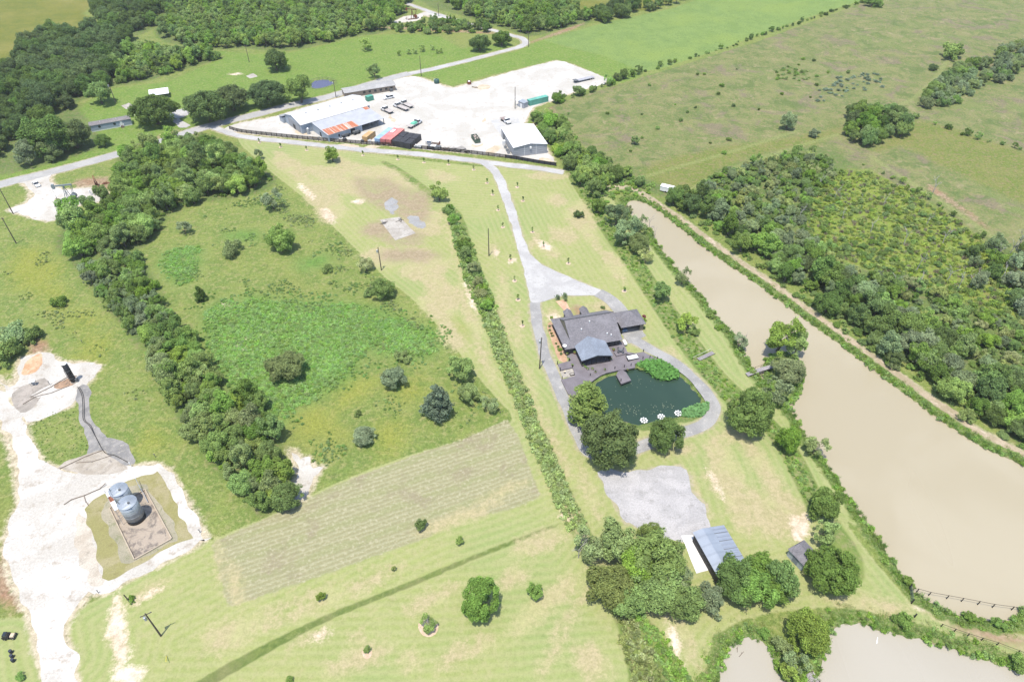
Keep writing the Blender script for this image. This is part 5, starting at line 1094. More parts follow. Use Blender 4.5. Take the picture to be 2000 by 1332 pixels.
# ---- lotus, lily pads and floats in the house pond
def discs(name, poly, n, rmin, rmax, zmin, zmax, colr, label, seed, kind='stuff', tilt=.35):
    r = np.random.default_rng(seed); Pw = GP(poly); x0, y0 = Pw.min(0); x1, y1 = Pw.max(0); V = []; F = []; T = []
    while len(F) < n:
        x, y = r.uniform(x0, x1), r.uniform(y0, y1)
        if not inside(Pw, x, y): continue
        rd = r.uniform(rmin, rmax); z = r.uniform(zmin, zmax); k = len(V); tx, ty = r.normal(0, tilt, 2); tt = r.uniform(.75, 1.3)
        for i in range(7):
            a = 2 * math.pi * i / 7; cx, cy = rd * math.cos(a), rd * math.sin(a); V.append((x + cx, y + cy, z + tx * cx + ty * cy)); T.append(tt)
        F.append(tuple(range(k, k + 7)))
    me = bpy.data.meshes.new(name); me.from_pydata(V, [], F); me.update(); a = me.attributes.new('tint', 'FLOAT', 'POINT'); a.data.foreach_set('value', np.array(T, np.float32)); me.materials.append(M_LEAF)
    o = bpy.data.objects.new(name, me); COL.objects.link(o); o.color = (*(FC[colr] if isinstance(colr, str) else colr), 1); return tag(o, label, 'water plants', kind=kind)
LOT1 = [(1242,712),(1262,702),(1290,703),(1312,714),(1328,730),(1324,738),(1300,742),(1282,738),(1262,724)]
discs('lotus_bed', LOT1, 1500, .18, .42, -.45, .55, (.115, .270, .065), 'raised green lotus leaves beside the deck and loop path', 5)
discs('lotus_bed', [(1240,712),(1262,702),(1270,712),(1258,722),(1244,720)], 160, .15, .3, -.5, .1, 'yellow', 'yellowish lotus fringe next to the deck', 6)
discs('lotus_bed', [(1328,802),(1345,796),(1360,790),(1384,786),(1384,800),(1372,814),(1350,816),(1334,812)], 800, .16, .38, -.45, .5, (.150, .310, .075), 'bright lotus leaves at the east corner of the green pond', 7)
discs('lily_pads', [(1170,760),(1230,790),(1300,780),(1320,790),(1290,812),(1250,815),(1200,800),(1180,780)], 70, .05, .16, -.605, -.60, (.22, .24, .15), 'pale lily pads floating on the green pond', 8, tilt=0)
discs('lily_pads', [(1185,740),(1260,728),(1300,750),(1250,770),(1190,765)], 25, .05, .13, -.605, -.60, (.20, .22, .13), 'scattered lily pads near the dock', 9, tilt=0)
for k, (x, y, lab) in enumerate([(1258,819,'white ring of round floats at the pond edge beside the big oak'),(1292,812,'white ring of round floats in the middle of the south pond edge'),(1325,805,'white ring of round floats next to the bright lotus')]):
    p = G(x, y, 0); e = empty('float_ring', (p.x, p.y, -.55), .3 * k, lab, 'float ring', 'white float rings')
    for i in range(8):
        a = 2 * math.pi * i / 8; MB().lathe([(.02, 0), (.22, .05), (.27, .18), (.2, .32), (.03, .38)], 10, (.78 * math.cos(a), .78 * math.sin(a), 0)).build('float', M_WHITE, e, True); MB().beam((0, 0, .2), (.78 * math.cos(a), .78 * math.sin(a), .2), .06, .05).build('spoke', M_WHITE, e)
    MB().cyl((0, 0, 0), (0, 0, .3), .18, .18, 10).build('hub', M_WHITE, e)

# ---- white steel building by the yard
p = G(1003, 289.1, 4.2); wb = empty('steel_building', (p.x, p.y, 0), R(15), 'grey walled steel building with a bright white low gable roof by the yard', 'building')
W, D, ez, rz = 14.7, 20.6, 4.2, 5.3
M_WROOF = rib_mat('white_roof_sheet', (.60, .60, .60), .6, 1, .5); M_GWALL = rib_mat('grey_wall_sheet', (.235, .245, .262), .9, 2, .5, 0, .06, .4)
MB().hexa([(.0, 0, 0), (W, 0, 0), (W, 0, ez - .1), (W / 2, 0, rz - .1), (0, 0, ez - .1)], [(0, D, 0), (W, D, 0), (W, D, ez - .1), (W / 2, D, rz - .1), (0, D, ez - .1)]).build('wall', M_GWALL, wb)
r_ = MB(); r_.slab([(-.15, -.2, ez), (W / 2, -.2, rz), (W / 2, D + .2, rz), (-.15, D + .2, ez)], .1); r_.slab([(W / 2, -.2, rz), (W + .15, -.2, ez), (W + .15, D + .2, ez), (W / 2, D + .2, rz)], .1); rr_ = r_.build('roof', M_WROOF, wb)
MB().beam((0, -.23, ez - .08), (W / 2, -.23, rz - .08), .06, .22).build('rake_trim', M_STEELDK, rr_); MB().beam((W / 2, -.23, rz - .08), (W, -.23, ez - .08), .06, .22).build('rake_trim', M_STEELDK, rr_)
MB().box(W / 2 - .35, W / 2 + .35, -.5, -.02, 3.1, 3.9).build('air_conditioner', M_WHITE, wb)
for x in (4.8, 9.9): MB().box(x - .05, x + .05, -.04, -.005, 0, ez + .3).build('downspout', M_WHITE, wb)
MB().box(-.03, .0, 14, 17.5, 0, 3.4).build('roll_door', M_STEELDK, wb)
for k, y in enumerate((3.2, 5.4, 8.6, 11.5)):
    o = MB(); o.box(-1.6, -.5, y, y + 1.2, 0, 1.1 - .1 * k); e = empty('storage_bin', (0, 0, 0), 0, ['grey bin at the foot of the white-roofed building, nearest the fence', 'second grey bin along the white-roofed building', 'third bin along the white-roofed building', 'tall white tank bin along the white-roofed building'][k], 'bin')
    c = MB(); wx = [wb.matrix_basis @ Vector((-1.15, y + .6, 0))][0]; e.location = wx; e.rotation_euler = (0, 0, R(15)); hh = (1.0, .9, .8, 2.1)[k]; MB().hexa([(-.5, -.55, 0), (.5, -.55, 0), (.5, .55, 0), (-.5, .55, 0)], [(-.6, -.65, hh), (.6, -.65, hh), (.6, .65, hh), (-.6, .65, hh)]).build('tub', M_WHITE if k == 3 else M_GALV, e); MB().box(-.62, .62, -.67, .67, hh, hh + .06).build('lid', M_STEELDK if k < 3 else M_WHITE, e)

# ---- big barn with rusty lean-to
def zb(u, v): return (540 + u / 6.667, 150 + v / 6.667)
p = G(*zb(340, 750)); bang = R(40); barn = empty('barn', (p.x, p.y, 0), bang, 'large pale metal barn with an attached lean-to roof', 'barn')
BL, BD, be, brz = 35.0, 16.0, 4.2, 6.2
M_BROOF = rib_mat('pale_roof_sheet', (.42, .42, .42), .7, 0, .5, .0, .07, .35); M_BWALL = rib_mat('blue_grey_wall_sheet', (.25, .29, .335), .5, 0, .5, 0, .12, .5)
def rust_roof():
    m, N, L, B = new_mat('rusted_roof_sheet'); nt = m.node_tree; p = coord(nt); mp = N.new('ShaderNodeMapping'); mp.inputs['Scale'].default_value = (1.3, .03, .03); L.new(p, mp.inputs[0])
    a = noise_n(nt, mp.outputs[0], 1.0, 3, .7); b = noise_n(nt, p, .5, 3, .6)
    f = maprange(nt, math_n(nt, 'ADD', a, math_n(nt, 'MULTIPLY', b, .10)), .575, .66)
    c = mixc(nt, f, (.30, .095, .040), (.42, .36, .32)); L.new(c, B.inputs['Base Color']); B.inputs['Roughness'].default_value = .8; return m
M_RUSTROOF = rust_roof()
MB().hexa([(0, 0, 0), (0, BD, 0), (0, BD, be - .1), (0, BD / 2, brz - .1), (0, 0, be - .1)], [(BL, 0, 0), (BL, BD, 0), (BL, BD, be - .1), (BL, BD / 2, brz - .1), (BL, 0, be - .1)]).build('wall', M_BWALL, barn)
r_ = MB(); r_.slab([(-.3, -.3, be), (BL + .3, -.3, be), (BL + .3, BD / 2, brz), (-.3, BD / 2, brz)], .12); r_.slab([(-.3, BD / 2, brz), (BL + .3, BD / 2, brz), (BL + .3, BD + .3, be), (-.3, BD + .3, be)], .12); br = r_.build('roof', M_BROOF, barn)
for k in range(5): MB().box(6 + 6 * k, 6.5 + 6 * k, 6.2, 7.0, brz - .32, brz + .02).build('skylight', mat('roof_skylight', (.30, .31, .32), .5), br)
MB().box(-.12, -.004, 1.5, 12.5, 0, 4.0).build('gable_panel', rib_mat('grey_gable_sheet', (.21, .225, .25), .5, 1), barn); MB().box(-.16, -.124, 6.0, 8.2, 0, 2.2).build('door', M_BLACK, barn)
lx0, ly = 5.0, -15.0   # lean-to, lower towards the fence
M_LROOF = rib_mat('grey_roof_sheet', (.30, .305, .32), .6, 0, .5, .0, .07, .35)
LXL = 33.5; lz0, lz1 = 4.05, 3.1
MB().slab([(lx0, ly, lz1), (LXL, ly, lz1), (LXL, -.32, lz0), (lx0, -.32, lz0)], .1).build('lean_to_roof', M_LROOF, barn)
f = lambda y: lz0 + (lz1 - lz0) * (y + .32) / (ly + .32)
MB().slab([(lx0 + .6, ly + .1, f(ly + .1) + .02), (lx0 + 15.5, ly + .1, f(ly + .1) + .02), (lx0 + 15.5, -9.0, f(-9.0) + .02), (lx0 + .6, -9.0, f(-9.0) + .02)], .012).build('rusted_panel', M_RUSTROOF, barn)
MB().slab([(31, -3.2, f(-3.2) + .02), (33.4, -3.2, f(-3.2) + .02), (33.4, -.4, f(-.4) + .02), (31, -.4, f(-.4) + .02)], .012).build('rusted_panel', M_RUSTROOF, barn)
MB().hexa([(lx0 + .2, -.05, 0), (lx0 + .2, ly + .3, 0), (lx0 + .2, ly + .3, lz1 - .1), (lx0 + .2, -.05, lz0 - .1)], [(lx0 + .35, -.05, 0), (lx0 + .35, ly + .3, 0), (lx0 + .35, ly + .3, lz1 - .1), (lx0 + .35, -.05, lz0 - .1)]).build('lean_to_wall', M_BWALL, barn)
MB().box(lx0 + .35, lx0 + 17, ly + .3, ly + .42, 0, lz1 - .12).build('lean_to_wall', M_BWALL, barn); MB().box(lx0 + 16.85, lx0 + 17, ly + .42, -.1, 0, lz1 - .12).build('lean_to_wall', M_BWALL, barn)
MB().hexa([(LXL - .3, -.05, 0), (LXL - .3, ly + 5, 0), (LXL - .3, ly + 5, lz1), (LXL - .3, -.05, lz0 - .1)], [(LXL - .2, -.05, 0), (LXL - .2, ly + 5, 0), (LXL - .2, ly + 5, lz1), (LXL - .2, -.05, lz0 - .1)]).build('lean_to_wall', M_BWALL, barn)
for x in (lx0 + 21, lx0 + 25, LXL - .2): MB().box(x - .12, x + .12, ly + .25, ly + .5, 0, lz1 - .1).build('post', M_STEELDK, barn)
MB().box(lx0 + .05, lx0 + .19, -8.2, -7.0, 0, 2.1).build('door', M_BLACK, barn); MB().box(lx0 + 5.0, lx0 + 5.8, ly + .26, ly + .299, .9, 2.0).build('window', M_GLASS, barn); MB().box(lx0 + 11.2, lx0 + 13.4, ly + .25, ly + .298, 0, 2.7).build('door', M_BLACK, barn)
MB().slab([(-1.5, BD + .1, 3.4), (20, BD + .1, 3.4), (20, BD + 4.0, 2.6), (-1.5, BD + 4.0, 2.6)], .12).build('rear_lean_to_roof', rib_mat('dull_roof_sheet', (.24, .25, .265), .6, 0), barn); MB().box(-1.2, 19.8, BD + .02, BD + 3.8, 0, 2.5).build('rear_lean_to_wall', M_BWALL, barn)
MB().cyl((2.2, -1.6, 0), (2.2, -1.6, 2.6), .7, .7, 14).cyl((2.2, -1.6, 2.6), (2.2, -1.6, 3.0), .7, .15, 14).build('tank', M_GALV, barn)
# brick office row
p = G(*zb(1108, 252)); ob = empty('office_building', (p.x, p.y, 0), head(zb(1110, 252), zb(1490, 190)), 'long low tan brick office with a grey roof behind the barn', 'building')
OL = 17.5; M_BRICK = mat('tan_brick', (.26, .205, .155), .85, var=.18, scale=2)
MB().box(-8, OL, 0, 6.2, 0, 2.7).build('wall', M_BRICK, ob); r_ = MB(); r_.slab([(-8.4, -.6, 2.75), (OL + .4, -.6, 2.75), (OL + .4, 3.1, 3.5), (-8.4, 3.1, 3.5)], .1); r_.slab([(-8.4, 3.1, 3.5), (OL + .4, 3.1, 3.5), (OL + .4, 6.8, 2.75), (-8.4, 6.8, 2.75)], .1); r_.build('roof', shingle_mat('faded_grey_shingles', (.25, .245, .24), .12), ob)
for k in range(6):
    w_ = MB().box(1.0 + 2.8 * k, 2.2 + 2.8 * k, -.05, -.003, .9, 2.0).build('window' if k % 3 != 1 else 'door', M_GLASS, ob)
MB().box(OL - 3.2, OL - 1.6, -1.2, -.2, 0, 1.3).build('porch_block', M_STEELDK, ob)
# ---- mobile home
def zm(u, v): return (160 + u / 10, 170 + v / 10)
p = G(*zm(245, 880)); mh = empty('mobile_home', (p.x, p.y, 0), head(zm(245, 880), zm(990, 745)), 'long blue-grey mobile home with a dark roof under live oaks', 'mobile home')
ML = (G(*zm(990, 745)) - G(*zm(245, 880))).length; M_SIDING = rib_mat('blue_grey_siding', (.23, .27, .335), .25, 2, .6, 0, .08, .3)
MB().box(-1, ML, 0, 4.6, .6, 2.9).build('wall', M_SIDING, mh); MB().box(-.95, ML - .05, .06, 4.54, 0, .6).build('skirting', M_WHITE, mh)
r_ = MB(); r_.slab([(-1.2, -.2, 2.92), (ML + .2, -.2, 2.92), (ML + .2, 2.3, 3.5), (-1.2, 2.3, 3.5)], .08); r_.slab([(-1.2, 2.3, 3.5), (ML + .2, 2.3, 3.5), (ML + .2, 4.8, 2.92), (-1.2, 4.8, 2.92)], .08); mr = r_.build('roof', shingle_mat('brown_grey_shingles', (.135, .125, .125)), mh)
for x in (3.5, 10.2, 18.0): MB().cyl((x, 1.4, 3.2), (x, 1.4, 3.75), .14).build('roof_vent', M_WHITE, mr)
for x in (2.2, 8.4, 16.0, 20.0):
    if x < ML - 1.5: MB().box(x, x + 1.0, -.05, -.003, 1.4, 2.4).build('window', M_GLASS, mh)
MB().box(11.2, 12.1, -.05, -.003, .6, 2.6).build('door', M_WHITE, mh)
st = MB()
for i in range(4): st.box(11.0, 12.3, -.4 - .35 * i, -.05 - .35 * i, .0, .58 - .15 * i)
st.build('steps', M_TIMBER, mh); MB().beam((10.95, -1.6, .9), (10.95, -.06, 1.5), .08, .08).build('rail', M_WHITE, mh); MB().beam((12.35, -1.6, .9), (12.35, -.06, 1.5), .08, .08).build('rail', M_WHITE, mh)
# white roofed open shed
p = G(*zm(1530, 240)); ws = empty('open_shed', (p.x, p.y, 0), head(zm(1530, 235), zm(1710, 210)), 'small open shed with a bright white roof on the lawn behind the mobile home', 'shed')
r_ = MB(); r_.slab([(-1.2, -.3, 2.3), (4.6, -.3, 2.3), (4.6, 6.5, 2.9), (-1.2, 6.5, 2.9)], .08); wr = r_.build('roof', M_WROOF, ws); MB().slab([(-4.4, .5, 2.25), (-1.25, .2, 2.25), (-1.25, 6.5, 2.84), (-4.4, 6.8, 2.84)], .08).build('side_roof', M_WROOF, ws)
for x, y in ((-1, 0), (4.3, 0), (-1, 6.2), (4.3, 6.2), (-4.1, 1), (-4.1, 6.4)): MB().box(x - .08, x + .08, y - .08, y + .08, 0, 2.35).build('post', M_TIMBER, ws)
MB().box(-.9, 4.2, 6.1, 6.2, 0, 2.7).build('back_wall', M_BRICK, ws)
# ---- barn and shed on the south lawn
def zl(u, v): return (1280 + u / 5.55, 960 + v / 5.55)
p = G(*zl(405, 440), 3.2); sb = empty('metal_barn', (p.x, p.y, 0), R(16), 'blue-grey steel-roofed barn with ribbed lean-to beside a white slab', 'barn')
SD = 11.0; M_SROOF = rib_mat('smooth_blue_grey_roof', (.235, .262, .305), 2.2, 1, .4, .2, .06, .1); M_SROOF2 = rib_mat('ribbed_blue_grey_roof', (.225, .25, .295), .9, 1, .4, .2, .06, .8)
r_ = MB(); r_.slab([(0, 0, 3.2), (2.2, 0, 3.8), (2.2, -SD, 3.8), (0, -SD, 3.2)], .1); r_.slab([(2.2, 0, 3.8), (4.3, 0, 3.25), (4.3, -SD, 3.25), (2.2, -SD, 3.8)], .1); r_.build('roof', M_SROOF, sb)
lr_ = MB().slab([(4.2, .25, 3.05), (7.8, .25, 2.35), (7.8, -SD - .2, 2.35), (4.2, -SD - .2, 3.05)], .08).build('lean_to_roof', M_SROOF2, sb)
for k in range(11): MB().slab([(4.3, -.4 - k, 3.085), (7.75, -.4 - k, 2.415), (7.75, -.5 - k, 2.415), (4.3, -.5 - k, 3.085)], .05).build('rib', M_STEELDK if k % 2 else M_SROOF2, lr_)
MB().box(.35, 4.1, -SD + .3, -.3, 0, 3.05).build('wall', M_DARKWALL, sb)
for y in (-.3, -4, -7.5, -SD + .3): MB().box(7.4, 7.55, y - .08, y + .08, 0, 2.35).build('post', M_STEELDK, sb)
p = G(*zl(1435, 620), 2.4); sh = empty('garden_shed', (p.x, p.y, 0), R(28), 'small shed with slate-blue hipped roof and pale wall half hidden by an oak', 'shed')
MB().box(.25, 4.4, -4.3, -.25, 0, 2.35).build('wall', mat('pale_blue_siding', (.30, .335, .37), .7), sh)
r_ = MB(); r_.slab([(0, 0, 2.4), (2.3, 0 - .6, 3.5), (2.3, -4.0, 3.5), (0, -4.6, 2.4)], .1); r_.slab([(2.3, -.6, 3.5), (4.7, 0, 2.4), (4.7, -4.6, 2.4), (2.3, -4.0, 3.5)], .1); r_.slab([(0, 0, 2.4), (4.7, 0, 2.4), (2.3, -.6, 3.5)], .1); r_.slab([(0, -4.6, 2.4), (2.3, -4.0, 3.5), (4.7, -4.6, 2.4)], .1); r_.build('roof', M_SLATE, sh)
MB().box(.20, .247, -3.0, -1.6, .1, 2.0).build('door', M_SLATE2, sh)
# white trailer roofs half hidden in the hedge
for k, (x, y, L_, lab) in enumerate([(1305,366,5.5,'white trailer roof half hidden in the hedge'),(1338,376,3.2,'small white roof end poking out of the hedge')]):
    p = G(x, y, 2.0); e = empty('white_trailer', (p.x, p.y, 0), R(-28), lab, 'trailer'); MB().box(-L_ / 2, L_ / 2, -1.1, 1.1, .5, 2.3).build('body', M_WHITE, e); MB().slab([(-L_ / 2 - .1, -1.2, 2.36), (L_ / 2 + .1, -1.2, 2.36), (L_ / 2 + .1, 1.2, 2.45), (-L_ / 2 - .1, 1.2, 2.45)], .08).build('roof', M_WHITE, e)
    for sx_ in (-1, 1): MB().cyl((sx_ * .5, -1.12, .35), (sx_ * .5, -.92, .35), .35, .35, 12).build('wheel', M_RUBBER, e)
# ================================================================== YARD THINGS, VEHICLES, FENCES, POLES, OIL GEAR
def paint(name, col, **k): return mat(name, col, k.pop('rough', .5), var=k.pop('var', .12), scale=k.pop('scale', .8), **k)
# ---- shipping containers
def container(px, L_, col, label, rot=None, b=None, W=2.44, H=2.6, name='shipping_container', open_door=False, patch=None):
    p = G(*px); rt = head(px, b) if rot is None else rot
    e = empty(name, (p.x, p.y, 0), rt, label, 'container')
    m = rib_mat('corrugated_' + name + '_%d' % int(px[0]), col, .28, 0, .55, 0, .12, .8)
    mb = MB(); n = int(L_ / .56)   # corrugated long sides, real folds
    for side in (0, 1):
        y0 = .03 if side == 0 else W - .03; s = -1 if side == 0 else 1
        for i in range(n):
            x = .12 + i * (L_ - .24) / n; w = (L_ - .24) / n; mb.hexa([(x, y0, .15), (x + w * .5, y0, .15), (x + w * .4, y0 - s * -.05, .15), (x + w * .1, y0 - s * -.05, .15)], [(x, y0, H - .1), (x + w * .5, y0, H - .1), (x + w * .4, y0 - s * -.05, H - .1), (x + w * .1, y0 - s * -.05, H - .1)])
    mb.box(.06, L_ - .06, .04, W - .04, .12, H - .06); mb.build('body', m, e)
    MB().box(0, L_, 0, W, H - .05, H).build('roof', m, e)
    fr = MB()
    for x in (0, L_ - .12):
        for y in (-.02, W - .10): fr.box(x - .01, x + .13, y, y + .12, 0, H - .052)
    fr.box(0.13, L_ - .13, -.02, .08, .02, .16); fr.box(0.13, L_ - .13, W - .08, W + .02, .02, .16); fr.build('frame', m, e)
    for k in range(2):
        d = MB().box(-.05, -.012, .14 + k * (W / 2 - .1), W / 2 - .02 + k * (W / 2 - .1), .2, H - .15).build('door', m, e)
        for q in (.3, .7): MB().cyl((-.07, .14 + (k + q) * (W / 2 - .1), .15), (-.07, .14 + (k + q) * (W / 2 - .1), H - .12), .025, .025, 6).build('lock_bar', M_STEELDK, d)
    if open_door: MB().box(L_, L_ + 1.1, -.02, .05, .15, H - .1).build('open_door', m, e)
    if patch: MB().box(*patch, H + .004, H + .03).build('roof_patch', M_WHITE, e)
    return e
CR = head(zb(1350, 888), zb(1478, 775)) # heading of the container row towards the yard
def crow(u, v, L_, col, lab, **k): return container(zb(u, v), L_, col, lab, rot=CRH, **k)
pa, pb = G(*zb(1497, 815), 2.6), G(*zb(1612, 722), 2.6); CRH = math.atan2(pb.y - pa.y, pb.x - pa.x)
crow(1347, 888, 12.2, (.22, .33, .48), 'pale blue shipping container, first in the row behind the fence')
crow(1421, 893, 12.2, (.42, .135, .13), 'red shipping container with white patches on its roof', patch=(7.6, 10.6, .5, 1.9))
crow(1496, 898, 12.2, (.46, .15, .13), 'plain red shipping container next to the black wrapped bundles')
container(zb(1185, 862), 6.1, (.42, .26, .11), 'orange-tan container with an open end door behind the fence', rot=CRH, open_door=True)
container(zb(1192, 330), 3.4, (.07, .27, .19), 'short green container behind the barn', b=zb(1285, 303), W=2.3, H=2.3)
container((1034.6, 208), 10.8, (.09, .29, .23), 'long teal shipping container at the far edge of the yard', b=(1070.5, 199))
# ---- black wrapped bundles
p0 = G(*zb(1508, 905)); M_WRAP = mat('black_plastic_wrap', (.028, .027, .030), .6, var=.4, scale=2, bump=.6)
for i in range(3):
    for j in range(2):
        ux = Vector((math.cos(CRH), math.sin(CRH), 0)); uy = Vector((math.sin(CRH), -math.cos(CRH), 0)); c0 = p0 + ux * (j * 5.2) + uy * (.0 + i * 3.0)
        e = empty('wrapped_bundle', (c0.x, c0.y, 0), CRH, 'black plastic wrapped bundle in the block beside the red container', 'bundle', 'black wrapped bundles'); h = 2.5 + .08 * ((i + j) % 2)
        r = np.random.default_rng(i * 5 + j); mb = MB(); mb.hexa([(.0, -2.9, 0), (5.05, -2.9, 0), (5.05, 0, 0), (0, 0, 0)], [(.08, -2.82, h), (4.97, -2.84, h + .06), (4.95, -.08, h - .04), (.06, -.06, h)]); mb.build('wrap', M_WRAP, e)
        for q in range(3): MB().box(1.0 + 1.5 * q, 1.07 + 1.5 * q, -2.93, .03, .0, h + .08).build('strap', M_STEELDK, e)
# ---- vehicles
def wheel(e, x, y, r, w=.26, nm='wheel'):
    t = MB().cyl((x, y - w / 2, r), (x, y + w / 2, r), r, r, 14).build(nm, M_RUBBER, e); MB().cyl((x, y - w / 2 - .012, r), (x, y + w / 2 + .012, r), r * .55, r * .55, 10).build('rim', M_CHROME, t)
M_LAMP = mat('lamp_glass', (.5, .5, .45), .2, var=.05); M_TAIL = mat('tail_lamp', (.35, .02, .02), .3, var=.05)
def car(px, rot, label, col, L_=4.9, W=1.9, suv=False, cat='car', pickup=False, z=0):
    p = G(*px); e = empty('car' if not pickup else 'pickup_truck', (p.x, p.y, z), rot, label, cat); m = paint('car_paint_%d' % int(px[0]), col, rough=.28, var=.04)
    bz = .85 if not suv else 1.0; hw = W / 2
    mb = MB(); mb.hexa([(-L_ / 2, -hw, .35), (L_ / 2, -hw * .94, .35), (L_ / 2, hw * .94, .35), (-L_ / 2, hw, .35)], [(-L_ / 2 + .08, -hw * .96, bz), (L_ / 2 - .12, -hw * .86, bz - .14), (L_ / 2 - .12, hw * .86, bz - .14), (-L_ / 2 + .08, hw * .96, bz)]); mb.build('body', m, e)
    xr, xf = (-L_ * .42, L_ * .2) if suv else ((-L_ * .34, L_ * .2) if not pickup else (-L_ * .08, L_ * .24)); tz = 1.45 if not suv else 1.8
    if pickup: tz = 1.8
    MB().hexa([(xr, -hw * .92, bz + .003), (xf, -hw * .9, bz - .08), (xf, hw * .9, bz - .08), (xr, hw * .92, bz + .003)], [(xr + (.12 if suv or pickup else .55), -hw * .76, tz - .03), (xf - .65, -hw * .74, tz - .03), (xf - .65, hw * .74, tz - .03), (xr + (.12 if suv or pickup else .55), hw * .76, tz - .03)]).build('windows', M_GLASS, e)
    MB().hexa([(xr + (.10 if suv or pickup else .5), -hw * .78, tz - .03), (xf - .6, -hw * .76, tz - .03), (xf - .6, hw * .76, tz - .03), (xr + (.10 if suv or pickup else .5), hw * .78, tz - .03)], [(xr + (.2 if suv or pickup else .6), -hw * .7, tz + .03), (xf - .7, -hw * .68, tz + .03), (xf - .7, hw * .68, tz + .03), (xr + (.2 if suv or pickup else .6), hw * .7, tz + .03)]).build('roof', m, e)
    for k in (0, 1):
        x = xr + .2 + k * (xf - xr) * .5
        for s in (-1, 1): MB().beam((x, s * hw * .93, bz), (x + .1, s * hw * .79, tz), .09, .05).build('pillar', m, e)
    for x in (-L_ * .31, L_ * .31):
        for y in (-hw + .1, hw - .1): wheel(e, x, y, .36)
    for s in (-1, 1): MB().box(L_ / 2 - .1, L_ / 2 + .01, s * hw * .6 - .16, s * hw * .6 + .16, .55, .68).build('headlight', M_LAMP, e); MB().box(-L_ / 2 - .01, -L_ / 2 + .08, s * hw * .7 - .12, s * hw * .7 + .12, .6, .78).build('tail_light', M_TAIL, e)
    if pickup:
        MB().box(-L_ / 2 + .15, xr - .1, -hw + .2, hw - .2, bz - .3 + .01, bz + .01).build('load_bed', M_STEELDK, e)
    return e
car((72, 362), head((62, 352), (80, 370)) , 'white sedan parked on the pad by the county road', (.62, .62, .63), L_=5.0)
car((759, 193), head((771, 190), (748, 195)), 'white sport utility vehicle parked before the brick office', (.60, .60, .60), suv=True, L_=5.6, W=2.0)
gp = house.matrix_basis @ Vector((20.4, 8.0, 0))
car_e = car((1223, 644), R(14.4) - math.pi / 2, 'blue car parked inside the open garage', (.10, .16, .26), L_=4.4, suv=True); car_e.location = (gp.x, gp.y, .05)
def flatbed(px, rot, L_, label, cabcol=(.60, .60, .60), bedcol=(.30, .275, .26), cargo=None, head_c=True):
    p = G(*px); e = empty('flatbed_truck', (p.x, p.y, 0), rot, label, 'truck'); m = paint('cab_paint_%d' % int(px[0]), cabcol, rough=.35, var=.05); mbed = paint('bed_%d' % int(px[0]), bedcol, rough=.8, var=.2, scale=2)
    hw = 1.2; bl = L_ - 3.0; x0 = -L_ / 2   # bed behind, cab at +x
    MB().box(x0, x0 + bl, -hw - .1, hw + .1, 1.05, 1.22).build('bed', mbed, e); MB().box(x0 + .2, L_ / 2 - .4, -.45, .45, .62, 1.02).build('chassis', M_BLACK, e)
    if head_c: MB().box(x0 + bl - .12, x0 + bl, -hw, hw, 1.22, 2.3).build('headboard', M_STEELDK, e)
    cx = x0 + bl + .15
    MB().hexa([(cx, -hw, .6), (cx + 1.6, -hw, .6), (cx + 1.6, hw, .6), (cx, hw, .6)], [(cx, -hw, 1.55), (cx + 1.6, -hw, 1.5), (cx + 1.6, hw, 1.5), (cx, hw, 1.55)]).build('cab', m, e)
    MB().hexa([(cx + .02, -hw * .97, 1.551), (cx + 1.55, -hw * .97, 1.505), (cx + 1.55, hw * .97, 1.505), (cx + .02, hw * .97, 1.551)], [(cx + .08, -hw * .86, 2.2), (cx + 1.15, -hw * .86, 2.2), (cx + 1.15, hw * .86, 2.2), (cx + .08, hw * .86, 2.2)]).build('windows', M_GLASS, e)
    MB().box(cx + .05, cx + 1.2, -hw * .9, hw * .9, 2.2, 2.32).build('cab_roof', m, e)
    MB().hexa([(cx + 1.6, -hw * .9, .6), (cx + 2.85, -hw * .8, .6), (cx + 2.85, hw * .8, .6), (cx + 1.6, hw * .9, .6)], [(cx + 1.6, -hw * .86, 1.45), (cx + 2.75, -hw * .72, 1.25), (cx + 2.75, hw * .72, 1.25), (cx + 1.6, hw * .86, 1.45)]).build('hood', m, e)
    for y in (-1, 1):
        wheel(e, cx + 2.0, y * (hw - .12), .48); wheel(e, x0 + bl * .3, y * (hw - .2), .48, .5)
        if L_ > 8: wheel(e, x0 + bl * .3 + 1.25, y * (hw - .2), .48, .5)
        MB().box(cx + 2.78, cx + 2.88, y * hw * .55 - .14, y * hw * .55 + .14, .85, 1.05).build('headlight', M_LAMP, e)
    if cargo: MB().hexa([(x0 + bl * .45, -hw, 1.23), (x0 + bl * .9, -hw, 1.23), (x0 + bl * .9, hw, 1.23), (x0 + bl * .45, hw, 1.23)], [(x0 + bl * .5, -hw * .8, 1.9), (x0 + bl * .85, -hw * .7, 2.05), (x0 + bl * .85, hw * .6, 1.8), (x0 + bl * .5, hw * .8, 1.7)]).build('tarp', cargo, e)
def zy(u, v): return (720 + u / 9.514, 160 + v / 9.514)
flatbed(zy(605, 500), head(zy(720, 555), zy(470, 455)), 9.6, 'long white flatbed truck, the nearer of two parked side by side')
flatbed(zy(705, 450), head(zy(800, 500), zy(600, 405)), 8.6, 'white flatbed truck, the farther of two parked side by side')
flatbed(zy(345, 560), head(zy(425, 612), zy(235, 525)), 7.4, 'short white flatbed truck beside the lean-to opening')
flatbed(zy(860, 815), head(zy(740, 895), zy(985, 755)), 8.8, 'white flatbed truck loaded with a green tarpaulin', cargo=paint('green_tarp', (.10, .34, .24), rough=.7))
flatbed((988, 239), head((980, 232), (996, 243)), 6.4, 'small flatbed truck with a brown bed behind the white-roofed building', bedcol=(.19, .15, .14), head_c=False)
